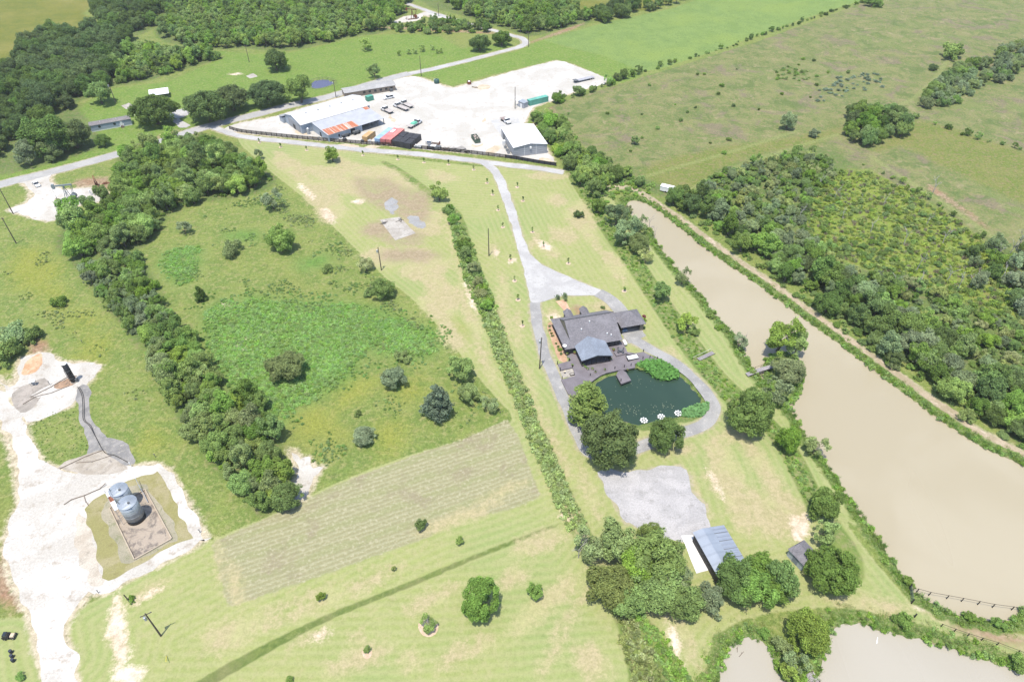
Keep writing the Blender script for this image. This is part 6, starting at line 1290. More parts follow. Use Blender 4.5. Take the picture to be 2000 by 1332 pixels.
# flat trailer
p = G(1140, 158); e = empty('flat_trailer', (p.x, p.y, 0), head((1121, 161), (1160, 152)), 'long flat trailer alone in the far part of the gravel yard', 'trailer'); TL = (G(1160, 153) - G(1121, 162)).length
MB().box(-TL / 2 + 2, TL / 2, -1.25, 1.25, .85, 1.02).build('deck', paint('trailer_deck', (.25, .25, .27), rough=.7), e); MB().box(-TL / 2, -TL / 2 + 2.2, -1.25, 1.25, 1.2, 1.36).build('gooseneck', M_STEELDK, e); MB().box(-TL / 2 + .3, TL / 2 - .4, -.5, .5, .55, .84).build('chassis', M_BLACK, e)
for x in (TL / 2 - 2.8, TL / 2 - 1.5):
    for y in (-1.0, 1.0): wheel(e, x, y, .45, .4)
# roll-off dumpster with scrap
p = G(929.5, 275); e = empty('dumpster', (p.x, p.y, 0), head((926, 268), (935.5, 281)) , 'dark green roll-off dumpster full of scrap in the yard', 'dumpster'); M_GRN = paint('dumpster_green', (.055, .085, .06), rough=.7, var=.3)
mb = MB(); [mb.box(*q) for q in ((-3, 3, -1.2, -1.1, .2, 1.7), (-3, 3, 1.1, 1.2, .2, 1.7), (-3, -2.9, -1.1, 1.1, .2, 1.7), (2.9, 3, -1.1, 1.1, .2, 1.7), (-2.9, 2.9, -1.1, 1.1, .2, .3))]; mb.build('tub', M_GRN, e)
for k in range(6):
    for s in (-1, 1): MB().box(-2.7 + k * 1.05, -2.58 + k * 1.05, s * 1.2 if s > 0 else -1.3, 1.3 if s > 0 else -1.2, .2, 1.72).build('rib', M_GRN, e)
r = np.random.default_rng(3); sc_ = MB()
for _ in range(40):
    x, y = r.uniform(-2.6, 2.6), r.uniform(-.9, .9); sc_.beam((x, y, 1.0 + r.random() * .5), (x + r.normal(0, .4), y + r.normal(0, .3), 1.2 + r.random() * .5), r.uniform(.1, .5), .08)
sc_.build('scrap', mat('mixed_scrap', (.30, .25, .22), .9, var=.7, scale=2), e)
# grey shed with lean roof by the teal container
p = G(970 + 440 / 8.325, 160 + 440 / 8.325); e = empty('utility_shed', (p.x, p.y, 0), R(46), 'small grey metal shed with a carport beside the teal container', 'shed')
MB().box(0, 3.0, 0, 3.6, 0, 2.6).build('wall', rib_mat('shed_grey', (.26, .27, .30), .3, 2), e); MB().slab([(-.15, -.15, 2.65), (3.15, -.15, 2.65), (3.15, 3.75, 2.9), (-.15, 3.75, 2.9)], .08).build('roof', M_GALV, e); MB().box(-.04, -.003, 1.2, 2.2, 0, 2.0).build('door', M_WHITE, e)
MB().slab([(-.1, 3.8, 2.7), (3, 3.8, 2.7), (3, 5.6, 2.6), (-.1, 5.6, 2.6)], .06).build('carport_roof', M_WHITE, e)
for x in (0, 2.9): MB().box(x, x + .08, 5.4, 5.48, 0, 2.55).build('post', M_GALV, e)
# green poly tank, fire drum, log
p = G(853, 163); e = empty('water_tank', (p.x, p.y, 0), 0, 'dark green round poly tank at the lawn corner of the yard', 'tank'); MB().lathe([(1.3, 0), (1.35, .2), (1.35, 1.7), (1.1, 2.0), (.4, 2.2), (.1, 2.2)], 18).build('shell', mat('green_poly', (.03, .07, .06), .45), e, True); MB().lathe([(.3, 2.18), (.3, 2.32), (.05, 2.34)], 12).build('lid', M_BLACK, e); MB().box(-1.5, -1.1, .9, 1.6, 0, 1.6).build('pump_box', M_WHITE, e)
p = G(916.5, 165); e = empty('burn_drum', (p.x, p.y, 0), 0, 'dark steel burn bin with a pale rim at the yard edge', 'burn bin'); MB().lathe([(.95, 0), (1.0, .1), (1.05, 1.6), (1.12, 1.62), (.98, 1.6), (.9, .2)], 14).build('drum', M_RUST, e); MB().lathe([(.3, 1.0), (.9, 1.1), (.4, 1.75), (.1, 1.8)], 10).build('ash', M_WHITE, e)
p = G(927, 172); e = empty('fallen_log', (p.x, p.y, 0), R(-30), 'dark log lying next to the burn bin', 'log'); MB().cyl((-1.6, 0, .2), (1.8, .3, .2), .22, .15, 8).build('stem', M_TIMBER, e); MB().cyl((.2, .1, .3), (.9, .9, .5), .1, .05, 6).build('branch', M_TIMBER, e)
# junk along the fence
def zf(u, v): return (740 + u / 9.09, 235 + v / 9.09)
def junk(name, px, rot, label, cat, parts):
    p = G(*px); e = empty(name, (p.x, p.y, 0), rot, label, cat)
    for nm, m, boxes in parts:
        mb = MB(); [mb.box(*b) for b in boxes]; mb.build(nm, m, e)
    return e
fa = head((770, 285), (940, 302))
junk('tool_crate', zf(700, 495), fa, 'dark crate with a white lid behind the fence next to the wrapped bundles', 'crate', [('box', M_STEELDK, [(-1.5, 1.5, -.8, .8, .1, 1.1)]), ('lid', M_WHITE, [(-1.55, 1.55, -.85, .85, 1.1, 1.2)]), ('skid', M_TIMBER, [(-1.5, 1.5, -.7, -.5, 0, .1), (-1.5, 1.5, .5, .7, 0, .1)])])
junk('skid_frame', zf(890, 430), fa, 'grey steel skid frame with a white canopy behind the fence', 'skid', [('canopy', M_WHITE, [(-1.2, 1.2, -.9, .9, 2.0, 2.1)]), ('post', M_GALV, [(-1.2, -1.1, -.9, -.8, 0, 2.0), (1.1, 1.2, -.9, -.8, 0, 2.0), (-1.2, -1.1, .8, .9, 0, 2.0), (1.1, 1.2, .8, .9, 0, 2.0)]), ('engine', M_GALV, [(-.9, .9, -.6, .6, .15, 1.2)])])
junk('equipment_trailer', zf(985, 515), fa, 'dark equipment trailer with a white top box behind the fence', 'trailer', [('frame', M_BLACK, [(-3.0, 3.0, -1.0, 1.0, .45, .65)]), ('box', M_STEELDK, [(-2.9, -1.0, -.95, .95, .65, 1.5), (.4, 2.9, -.95, .95, .65, 1.5)]), ('lid', M_WHITE, [(-1.4, .8, -.9, .9, 1.52, 1.7)]), ('wheel', M_RUBBER, [(-.6, .0, -1.2, -1.0, 0, .6), (.1, .7, -1.2, -1.0, 0, .6), (-.6, .0, 1.0, 1.2, 0, .6), (.1, .7, 1.0, 1.2, 0, .6)])])
junk('scrap_rack', zf(1010, 430), fa, 'brown scrap rack behind the equipment trailer', 'rack', [('base', M_TIMBER, [(-1.8, 1.8, -1.0, 1.0, .2, .4)]), ('side', M_RUST, [(1.7, 1.8, -1.0, 1.0, .4, 1.4)]), ('leg', M_STEELDK, [(-1.7, -1.5, -.9, -.7, 0, .2), (1.5, 1.7, -.9, -.7, 0, .2), (-1.7, -1.5, .7, .9, 0, .2), (1.5, 1.7, .7, .9, 0, .2)])])
r = np.random.default_rng(8); p = G(*zf(1185, 530)); e = empty('lumber_pile', (p.x, p.y, 0), fa, 'untidy pile of old lumber behind the fence', 'lumber')
for k in range(14): MB().beam((r.normal(0, .5), r.normal(0, .4), .1 + .06 * k), (r.normal(0, .5) + r.choice([-1, 1]) * r.uniform(.6, 1.4), r.normal(0, .6), .1 + .06 * k + r.random() * .3), .18, .06).build('plank', M_TIMBER if k % 3 else M_RUST, e)
for (u, v, w, d, lab) in [(1310, 530, 1.1, 1.6, 'pale pallet stack behind the fence, the smaller of two'), (1440, 525, 1.5, 2.2, 'pale pallet stack behind the fence, the larger of two')]:
    p = G(*zf(u, v)); e = empty('pallet_stack', (p.x, p.y, 0), fa + .9, lab, 'pallets')
    for k in range(4):
        for q in range(5): MB().box(-d, d, -w + q * w * .44, -w + q * w * .44 + w * .3, .12 + k * .16, .15 + k * .16).build('slat', mat('grey_wood', (.28, .26, .24), .9), e)
        MB().box(-d, d, -.05, .05, .02 + k * .16, .12 + k * .16).build('stringer', M_TIMBER, e)
for (u, v, lab) in [(1545, 565, 'grey tyre lying behind the fence'), (1590, 560, 'second tyre lying behind the fence')]:
    p = G(*zf(u, v)); e = empty('old_tyre', (p.x, p.y, 0), 0, lab, 'tyre'); MB().lathe([(.35, .05), (.6, 0), (.75, .12), (.75, .25), (.6, .36), (.36, .3)], 16).build('tread', M_RUBBER, e); MB().lathe([(.1, .1), (.34, .08), (.34, .28), (.1, .2)], 12).build('rim', M_GALV, e)
def zbb(u, v): return zb(u, v)
for (u, v, w, h, lab) in [(905, 780, 2.2, 1.5, 'dark machine parked at the lean-to wall'), (1045, 745, 1.8, 1.6, 'grey machine parked at the lean-to door')]:
    junk('machine', zb(u, v), bang, lab, 'machine', [('body', M_STEELDK, [(-w, w * .6, -.8, .8, .5, h)]), ('hood', M_BLACK, [(w * .6, w, -.6, .6, .5, h * .7)]), ('wheel', M_RUBBER, [(-w * .8, -w * .8 + .9, -1.0, -.8, 0, .9), (w * .2, w * .2 + .9, -1.0, -.8, 0, .9), (-w * .8, -w * .8 + .9, .8, 1.0, 0, .9), (w * .2, w * .2 + .9, .8, 1.0, 0, .9)])])
for (u, v, c, lab) in [(1130, 850, M_STEELDK, 'dark drum rack behind the fence beside the orange container'), (1205, 850, M_WHITE, 'white tote tank behind the fence beside the orange container'), (890, 835, M_BLACK, 'black bin at the corner of the lean-to'), (555, 800, M_WHITE, 'white sheet pile in front of the barn'), (840, 810, M_WHITE, 'pale rubble heap by the lean-to wall')]:
    p = G(*zb(u, v)); e = empty('yard_item', (p.x, p.y, 0), bang, lab, 'bin'); hh = .35 if c is M_WHITE and u in (555, 840) else 1.1; MB().hexa([(-.8, -.7, 0), (.8, -.7, 0), (.8, .7, 0), (-.8, .7, 0)], [(-.7, -.6, hh), (.75, -.65, hh * .9), (.7, .6, hh), (-.75, .55, hh * .95)]).build('body', c, e); MB().box(-.5, .5, -.4, .4, hh, hh + .1).build('lid', M_STEELDK, e)
# ---- four-rail fence along the drive
FENCE = [(449,253),(470,259),(520,265),(600,273),(680,280),(760,286),(840,293),(920,301),(1000,311),(1046,319),(1086,325)]
M_FENCE = mat('dark_brown_fence', (.026, .021, .018), .85, var=.25, scale=1.0); M_FENCEB = mat('slate_blue_fence', (.20, .24, .31), .8, var=.15)
Pw = smooth_poly(GP(FENCE), 5, False); seg = np.linalg.norm(np.diff(Pw, axis=0), axis=1); cum = np.concatenate([[0], np.cumsum(seg)])
fe = empty('rail_fence', (Pw[0][0], Pw[0][1], 0), 0, 'dark brown four-rail fence between the yard and the drive', 'fence')
def at(s): i = min(np.searchsorted(cum, s, 'right') - 1, len(seg) - 1); t = (s - cum[i]) / seg[i]; return Pw[i] + (Pw[i + 1] - Pw[i]) * t
npost = int(cum[-1] / 2.44); pm = MB().box(-.11, .11, -.11, .11, -.1, 1.65).mesh('post'); pm.materials.append(M_FENCE); prev = None
for k in range(npost + 1):
    q_ = at(min(k * cum[-1] / npost, cum[-1] - .01)); lp = Vector((q_[0] - Pw[0][0], q_[1] - Pw[0][1], 0))
    o = bpy.data.objects.new('post', pm); COL.objects.link(o); o.parent = fe; o.location = lp
    if prev is not None:
        mb = MB()
        blue = k / npost > .86
        d = (lp - prev).normalized(); off = Vector((-d.y, d.x, 0)) * .1
        for z in (.3, .68, 1.06, 1.44): mb.beam(prev + off + Vector((0, 0, z)), lp + off + Vector((0, 0, z)), .05, .27)
        mb.build('rail', M_FENCE, fe)
        if blue: MB().beam(prev + off * 2 + Vector((0, 0, .75)), lp + off * 2 + Vector((0, 0, .75)), .02, 1.35).build('backing_panel', M_FENCEB, fe)
    prev = lp
# ---- utility poles
M_POLE = mat('weathered_pole', (.075, .062, .052), .9, var=.25, scale=.6)
def pole(px, h, label, arm=0.0, can=False, lean=(0, 0), cans=1, arm_rot=0.0):
    p = G(*px); e = empty('utility_pole', (p.x, p.y, 0), arm_rot, label, 'pole'); top = Vector((lean[0], lean[1], h))
    MB().cyl((0, 0, -.3), top, .19, .12, 10).build('shaft', M_POLE, e)
    if arm:
        MB().beam(top + Vector((-arm, 0, -.4)), top + Vector((arm, 0, -.4)), .12, .14).build('crossarm', M_POLE, e)
        for k in (-1, 0, 1): MB().cyl(top + Vector((k * arm * .85, 0, -.33)), top + Vector((k * arm * .85, 0, -.05)), .06, .04, 8).build('insulator', M_GALV, e)
    for k in range(cans if can else 0):
        c = top + Vector((-.45 + .9 * k, -.05, -1.9)); MB().cyl(c, c + Vector((0, 0, .95)), .26, .26, 12).cyl(c + Vector((0, 0, .95)), c + Vector((0, 0, 1.05)), .26, .1, 12).build('transformer', M_GALV, e)
    return e
pole((314.5, 1241.5), 8.8, 'utility pole with crossarm and transformer on the mown lawn below the tank battery', 1.0, True, cans=1, arm_rot=R(30))
pole((26, 418), 10.4, 'tall bare utility pole beside the near well pad'); pole((32, 476), 10.3, 'pole in the meadow southwest of the well pad', .5)
pole((745, 528), 8.9, 'pole with a grey transformer at the lawn edge of the rough field', 0, True); pole((955, 500), 10.8, 'tall bare pole on the lawn beside the drive'); pole((1053.7, 720), 11.0, 'pole with a white transformer beside the loop path west of the house', 0, True, lean=(.3, .4))
pole((1006, 213), 10.5, 'tall bare pole by the grey shed in the yard'); pole((227, 203), 10.0, 'pole with a transformer beside a tree on the bright lawn', 0, True); pole((487, 122), 8.8, 'pole in front of the young wood', .6)
pole((656.5, 191), 8.5, 'pole with crossarm and transformer between road and barn', .9, True); pole((823, 150), 10.5, 'pole at the corner where the lane leaves the yard'); pole((1032, 92), 8.0, 'pole with a crossarm by the lane bend', 1.3); pole((857, 33), 7.8, 'pole beside the far well pad')
p = G(254, 1175); e = empty('leaning_post', (p.x, p.y, 0), 0, 'short leaning post with a vine at its foot on the lawn below the tank berm', 'post'); MB().cyl((0, 0, -.2), (-.35, .1, 2.6), .14, .11, 8).build('shaft', M_POLE, e); MB().cyl((.2, -.1, 0), (.2, -.1, .7), .12, .12, 8).build('meter', M_GALV, e)
# ---- pumpjacks
def pumpjack(px, rot, s, m, m2, label, beam_rot=0.0, nm='pumpjack'):
    p = G(*px); e = empty(nm, (p.x, p.y, 0), rot, label, 'pumpjack')
    def B(n_, *bars, mm=m):
        mb = MB(); [mb.beam(Vector(a) * s, Vector(b) * s, w * s, h * s) for a, b, w, h in bars]; return mb.build(n_, mm, e)
    B('skid', ((-3.2, -.7, .15), (3.2, -.7, .15), .25, .3), ((-3.2, .7, .15), (3.2, .7, .15), .25, .3), ((-3, -.7, .15), (-3, .7, .15), .2, .2), ((3, -.7, .15), (3, .7, .15), .2, .2), ((0, -.7, .15), (0, .7, .15), .2, .2))
    for sy in (-1, 1):
        B('leg', ((.9, sy * .9, .3), (0, sy * .25, 5.6), .16, .18)); B('leg', ((-.9, sy * .9, .3), (0, sy * .25, 5.6), .16, .18))
    B('brace', ((-.45, -.6, 2.8), (.45, -.6, 2.8), .1, .12), ((-.45, .6, 2.8), (.45, .6, 2.8), .1, .12))
    wb_ = B('walking_beam', ((-3.1, 0, 5.9 - beam_rot), (2.9, 0, 5.9 + beam_rot), .32, .55))
    mb = MB(); pts = []   # horsehead
    for k in range(7):
        a = math.radians(-50 + k * 100 / 6); pts.append((-3.0 - 1.0 * math.cos(a), 5.7 - beam_rot + 1.25 * math.sin(a)))
    pts += [(-2.9, 6.6 - beam_rot), (-2.9, 4.9 - beam_rot)][::1]
    mb.hexa([(x * s, -.2 * s, z * s) for x, z in pts], [(x * s, .2 * s, z * s) for x, z in pts]); mb.build('horsehead', m2, e)
    for sy in (-1, 1):
        B('pitman_arm', ((2.8, sy * .45, 5.8 + beam_rot), (2.0, sy * .55, 2.0), .12, .14)); mb = MB(); mb.cyl((2.0 * s, sy * .5 * s, 1.6 * s), (2.0 * s, sy * .85 * s, 1.6 * s), 1.0 * s, 1.0 * s, 14); mb.build('counterweight', m2, e)
    B('gearbox', ((1.6, 0, 1.3), (2.6, 0, 1.3), .8, 1.2)); B('motor', ((3.2, 0, .7), (4.0, 0, .7), .6, .6), mm=M_STEELDK)
    MB().cyl((-4.0 * s, 0, 0), (-4.0 * s, 0, 1.4 * s), .16 * s, .12 * s, 8).cyl((-4.0 * s, 0, 1.4 * s), (-4.0 * s, 0, 4.6 * s), .03, .03, 6).build('polished_rod', M_STEELDK, e); MB().cyl((-4.0 * s - .6, 0, .8), (-4.0 * s + .6, 0, .8), .14, .14, 8).build('valve_tee', M_RUST, e)
    return e
M_PJ = mat('grey_green_pumpjack', (.16, .19, .20), .6, var=.2)
pumpjack((136, 391), R(8), 1.05, M_PJ, M_PJ, 'grey pumpjack on the white well pad beside the county road', .15)
pumpjack((190, 365), R(120), .62, M_RUST, mat('dark_rusty_steel', (.06, .04, .035), .8), 'small rust-brown pumpjack in bare soil near the grey pumpjack', .6)
pumpjack((806, 38), R(20), 1.0, mat('brown_pumpjack', (.13, .075, .05), .8), M_RUST, 'brown pumpjack on the far well pad behind the young wood', -.5)
k_ = lambda u, v: (u / 7.69, 320 + v / 7.69)
p = G(*k_(1370, 470)); e = empty('wellhead', (p.x, p.y, 0), .4, 'white valve tree standing beside the grey pumpjack', 'wellhead'); MB().cyl((0, 0, 0), (0, 0, 1.9), .14, .14, 8).build('casing', M_WHITE, e); MB().cyl((-.5, 0, 1.0), (.5, 0, 1.0), .11, .11, 8).build('valve', M_GALV, e); MB().lathe([(.1, 1.9), (.4, 1.95), (.4, 2.1), (.1, 2.15)], 10).build('cap', M_WHITE, e)
p = G(*k_(880, 640)); e = empty('pipe_manifold', (p.x, p.y, 0), R(8), 'dark pipe manifold with rusty flow lines on the well pad', 'pipes'); MB().box(-1.2, 1.0, -.5, .5, 0, .5).build('sump', M_STEELDK, e)
for k in range(3): MB().tube([Vector((.4 + .35 * k, -.5, .15)), Vector((1.4 + .35 * k, -4.5, .12)), Vector((2.6 + .35 * k, -7.5, .1))], .09).build('flow_line', M_RUST, e)
p = G(*k_(1590, 310)); e = empty('scrap_beam', (p.x, p.y, 0), R(20), 'rusty scrap beams lying next to the rust-brown pumpjack', 'scrap'); MB().beam((-1.4, 0, .2), (1.4, .4, .25), .3, .3).build('beam', M_RUST, e); MB().beam((-1.2, .9, .2), (.5, 1.3, .3), .2, .25).build('beam', M_RUST, e)
# ---- tank battery
zt_ = lambda u, v: (140 + u / 6.66, 900 + v / 6.66)
c0 = G(*zt_(500, 620)); tb_rot = R(-49.6); cu = Vector((math.cos(tb_rot), math.sin(tb_rot), 0)); cv = Vector((-math.sin(tb_rot), math.cos(tb_rot), 0))
fw = empty('containment_curb', (c0.x, c0.y, 0), tb_rot, 'low concrete containment curb round the steel tanks', 'curb')
mb = MB(); U_, V_ = 17.0, 7.8; M_CURB = mat('tan_concrete', (.30, .25, .19), .9, var=.12)
for nm_, q in (('curb_side', (0, U_, -.15, .08, -.3, .4)), ('curb_side', (0, U_, V_ - .08, V_ + .15, -.3, .4)), ('curb_end', (-.15, .08, .082, V_ - .082, -.3, .396)), ('curb_end', (U_ - .08, U_ + .15, .082, V_ - .082, -.3, .396))): MB().box(*q).build(nm_, M_CURB, fw)
def sludge():
    m, N, L, B = new_mat('stained_tank_floor'); nt = m.node_tree; p = coord(nt); n = noise_n(nt, p, .35, 4, .6, 1.2); n2_ = noise_n(nt, p, 2, 3, .6)
    c = mixc(nt, maprange(nt, n, .46, .62), (.255, .210, .165), (.12, .10, .085)); L.new(mixc(nt, maprange(nt, n2_, .5, .7, 0, .6), c, (.30, .26, .20)), B.inputs['Base Color']); B.inputs['Roughness'].default_value = .9; return m
MB().box(.081, U_ - .081, .081, V_ - .081, -.2, .05).build('floor', sludge(), fw)
M_TANKR = rib_mat('galvanised_tank_roof', (.24, .265, .295), .9, 0, .4, .3, .12, .2); M_TANKW = rib_mat('galvanised_tank_wall', (.25, .275, .305), .6, 0, .42, .3, .1, .3)
for (u, v, lab) in [(600, 365, 'galvanised oil tank at the stair end of the curb'), (715, 535, 'galvanised oil tank next to the empty end of the curb')]:
    p = G(*zt_(u, v), 6.1); e = empty('oil_tank', (p.x, p.y, 0), tb_rot, lab, 'tank', 'oil tanks'); r_ = 1.95
    MB().lathe([(r_, .05), (r_, 1.2)], 32).build('base_band', M_BLACK, e, True); MB().lathe([(r_ - .01, 1.2), (r_ - .01, 5.9)], 32).build('shell', M_TANKW, e, True); MB().lathe([(r_ + .06, 5.88), (r_ + .06, 5.98), (.25, 6.4), (.05, 6.42)], 32).build('roof', M_TANKR, e)
    for z in (2.4, 3.6, 4.8): MB().lathe([(r_ + .02, z), (r_ + .02, z + .05)], 32).build('hoop', M_GALV, e)
    for k in range(10):
        a = 2 * math.pi * k / 10; MB().beam((.3 * math.cos(a), .3 * math.sin(a), 6.41), ((r_ - .05) * math.cos(a), (r_ - .05) * math.sin(a), 6.01), .05, .04).build('roof_seam', M_GALV, e)
    MB().cyl((.7, .2, 6.2), (.7, .2, 6.55), .25, .25, 12).build('thief_hatch', M_STEELDK, e); MB().cyl((-.5, -1.4, 6.1), (-.5, -1.4, 6.9), .07, .07, 8).build('vent', M_STEELDK, e)
pa = G(*zt_(440, 350), 5.4); e = empty('catwalk', (pa.x, pa.y, 0), head((140 + 440 / 6.66, 900 + 350 / 6.66), (140 + 590 / 6.66, 900 + 640 / 6.66)), 'white steel catwalk and stairs along the oil tanks', 'catwalk'); CLn = 7.6
MB().box(1.5, CLn, -.45, .45, 5.3, 5.4).build('walkway', M_WHITE, e); MB().box(3.0, 4.8, -.44, .44, 5.402, 5.42).build('grating', M_RUST, e)
for i in range(9): MB().box(1.4 - .42 * i, 1.75 - .42 * i, -.4, .4, 5.15 - .6 * i, 5.2 - .6 * i).build('step', M_WHITE, e)
for s in (-.45, .45):
    MB().beam((1.6, s, 5.2), (-2.4, s, .1), .06, .2).build('stringer', M_GALV, e); MB().beam((1.5, s, 6.3), (CLn, s, 6.3), .05, .05).build('rail', M_GALV, e); MB().beam((1.5, s, 6.3), (-2.4, s, 1.2), .05, .05).build('rail', M_GALV, e)
    for x in (1.5, 3.5, 5.5, CLn - .05): MB().beam((x, s, 0 if x > 1.6 else 0), (x, s, 6.3), .06, .06).build('post', M_GALV, e)
for (a, b, lab) in [((345, 295), (405, 365), 'thin upright pipe stand by the catwalk stairs'), ((450, 245), (490, 300), 'thin upright pipe stand beside the tank berm')]: pass
def pipes(name, pts, r, m, label, nm='pipe'):
    p0 = G(*pts[0]); e = empty(name, (p0.x, p0.y, 0), 0, label, 'pipe'); w = [Vector((G(*q[:2]).x - p0.x, G(*q[:2]).y - p0.y, (q[2] if len(q) > 2 else .15))) for q in pts]
    for a, b in zip(w[:-1], w[1:]): MB().cyl(a, b, r, r, 8).build(nm, m, e)
    for q in w[1:-1:2]: MB().box(q.x - .12, q.x + .12, q.y - .12, q.y + .12, 0, q.z).build('support', M_STEELDK, e)
    return e
M_PIPE = mat('dull_brown_pipe', (.15, .115, .09), .8, var=.25)
pipes('flow_pipe', [(125, 986), (140, 976), (165, 968), (195, 955), (208, 947, .6)], .09, M_PIPE, 'brown flow pipe crossing the tank berm to the catwalk')
pipes('flow_pipe', [(164, 968), (168, 980), (173, 987)], .07, M_PIPE, 'short pipe elbow on the tank berm')
pipes('flow_pipe', [(117, 916), (140, 905), (165, 893), (200, 880)], .08, M_PIPE, 'brown pipe run on low supports beside the lease road')
pipes('flow_pipe', [(148, 904), (180, 902), (218, 890)], .06, M_PIPE, 'thin pipe lying in the white lease yard')
pipes('flow_pipe', [(60, 776), (100, 756), (135, 735), (150, 735)], .08, M_PIPE, 'brown pipe from the white box to the black stack')
pipes('flow_pipe', [(45, 790), (70, 775), (100, 768), (135, 754)], .08, M_PIPE, 'second brown pipe across the rusty pad')
pipes('flow_pipe', [(269, 942, 1.6), (278, 960, 1.2), (290, 982, .3)], .07, M_GALV, 'grey inclined vent line at the tank curb')
M_HOSE = mat('black_hose', (.025, .025, .028), .6)
for dx, lab in ((0, 'black hose snaking from the stack to the tank berm'), (3, 'second black hose along the pipe track')):
    pts = smooth_poly(np.array([(152 + dx, 756), (160 + dx, 772), (162 + dx, 795), (163 + dx, 820), (175 + dx, 832), (188, 855), (205, 884), (225, 890), (250, 903)]), 4, False); p0 = G(*pts[0]); mb = MB(); w = [Vector((G(*q).x - p0.x, G(*q).y - p0.y, .12)) for q in pts]; mb.tube(w, .07); o = mb.build('hose', M_HOSE); o.location = (p0.x, p0.y, 0); tag(o, lab, 'hose')
sheet('pipe_track', smooth_poly(GP([(152,758),(172,752),(176,790),(178,815),(195,835),(208,855),(238,862),(262,890),(262,906),(230,908),(180,905),(172,862),(160,830),(152,800)]), 2), .03, surf_mat('oily_grey_gravel', (.15, .145, .14), (.21, .20, .19), (.27, .25, .22), .3, .9), 33, .3)
sheet('pipe_bed', smooth_poly(GP([(110,915),(150,895),(178,885),(205,880),(235,905),(250,915),(200,925),(150,925)]), 2), .034, surf_mat('grey_brown_caliche', (.24, .21, .17), (.31, .28, .24), (.17, .15, .13), .25, .8), 34, .3)
sheet('stained_pad', smooth_poly(GP([(25,770),(60,748),(88,738),(95,752),(60,772),(85,775),(60,800),(42,805),(30,790)]), 2), .034, surf_mat('oil_stained_pad', (.20, .18, .155), (.27, .24, .21), (.15, .13, .11), .25, .8), 35, .3)
sheet('rust_stain', smooth_poly(GP([(40,725),(60,700),(80,690),(84,712),(70,728),(45,734)]), 2), .036, surf_mat('rust_stained_limestone', (.34, .21, .12), (.42, .30, .20), (.25, .14, .08), .3, .9), 36, .35)
sheet('rust_stain', smooth_poly(GP([(108,752),(130,740),(150,735),(152,748),(130,756),(114,758)]), 2), .036, surf_mat('oil_soaked_ground', (.16, .11, .075), (.27, .18, .12), (.10, .08, .065), .4, .9), 37, .3)
# black stack
p = G(*[965 / 6.66, 640 + 700 / 6.66]); e = empty('treater_stack', (p.x, p.y, 0), 0, 'tall black cylindrical treater vessel with a white cap on the white lease pad', 'vessel')
MB().cyl((0, 0, .2), (0, 0, 6.6), .72, .72, 24).build('vessel', M_BLACK, e, True); MB().lathe([(.72, 6.6), (.7, 6.72), (.3, 6.85), (.05, 6.86)], 24).build('cap', M_WHITE, e); MB().cyl((0, 0, 0), (0, 0, .2), .85, .85, 20).build('base', M_CONC, e); MB().box(.5, 1.2, -.3, .3, .2, 1.2).build('burner', M_STEELDK, e)
MB().cyl((-.85, -.3, .3), (-.85, -.3, 4.5), .06, .06, 8).build('riser_pipe', M_STEELDK, e)
for z in (1.6, 4.2): MB().lathe([(.76, z), (.76, z + .12)], 20).build('band', M_STEELDK, e)
p = G(67, 752); e = empty('meter_box', (p.x, p.y, 0), R(20), 'small white-roofed meter stand on the stained lease pad', 'meter'); MB().slab([(-.7, -.5, 1.5), (.7, -.5, 1.5), (.7, .5, 1.7), (-.7, .5, 1.7)], .06).build('roof', M_WHITE, e); MB().box(-.4, .4, -.2, .2, .5, 1.3).build('box', M_GALV, e)
for x, y in ((-.6, -.4), (.6, -.4), (-.6, .4), (.6, .4)): MB().box(x - .04, x + .04, y - .04, y + .04, 0, 1.5).build('leg', M_GALV, e)
for (x, y, h, lab) in [(257, 912, 1.6, 'white valve post at the end of the pipe track'), (304, 893, 1.2, 'thin marker post beside the tank berm'), (391, 1040, 1.1, 'dark stub post at the east corner of the tank berm'), (193, 1158, 1.0, 'dark stub post at the south corner of the tank berm'), (98, 752, 1.3, 'valve post on the stained pad'), (161, 670, 1.0, 'stake above the lease pad')]:
    p = G(x, y); e = empty('marker_post', (p.x, p.y, 0), 0, lab, 'post'); MB().cyl((0, 0, 0), (0, 0, h), .07, .07, 8).build('post', M_WHITE if 'white' in lab else M_STEELDK, e); MB().box(-.18, .18, -.05, .05, h, h + .12).build('cap', M_WHITE if 'white' in lab else M_STEELDK, e)
# ---- things on the lower-left lawn
p = G(21, 1244); e = empty('yard_cart', (p.x, p.y, 0), R(5), 'small black utility cart with a pale load on the grass by the lease road', 'cart')
MB().box(-1.1, .1, -.6, .6, .45, .95).build('body', M_BLACK, e); MB().hexa([(-1.0, -.5, .951), (-.1, -.5, .951), (-.1, .5, .951), (-1.0, .5, .951)], [(-.85, -.42, 1.5), (-.25, -.42, 1.5), (-.25, .42, 1.5), (-.85, .42, 1.5)]).build('cab', M_GLASS, e); MB().box(.1, 1.1, -.55, .55, .4, .5).build('bed', M_BLACK, e); MB().box(.25, .95, -.4, .4, .5, .85).build('load', M_POTW, e)
for x in (-.75, .75):
    for y in (-.55, .55): wheel(e, x, y, .28, .2)
for k, (x, y, lab) in enumerate([(23, 1274, 'first dark barrel in the line below the cart'), (25, 1283, 'second dark barrel in the line below the cart'), (27, 1291, 'third dark barrel in the line below the cart')]):
    p = G(x, y); e = empty('barrel', (p.x, p.y, 0), 0, lab, 'barrel'); MB().lathe([(.28, 0), (.3, .05), (.31, .45), (.3, .85), (.28, .9), (.05, .9)], 14).build('drum', mat('dark_blue_drum', (.03, .035, .05), .5), e); MB().lathe([(.31, .3), (.33, .32), (.31, .34)], 14).build('hoop', M_BLACK, e)
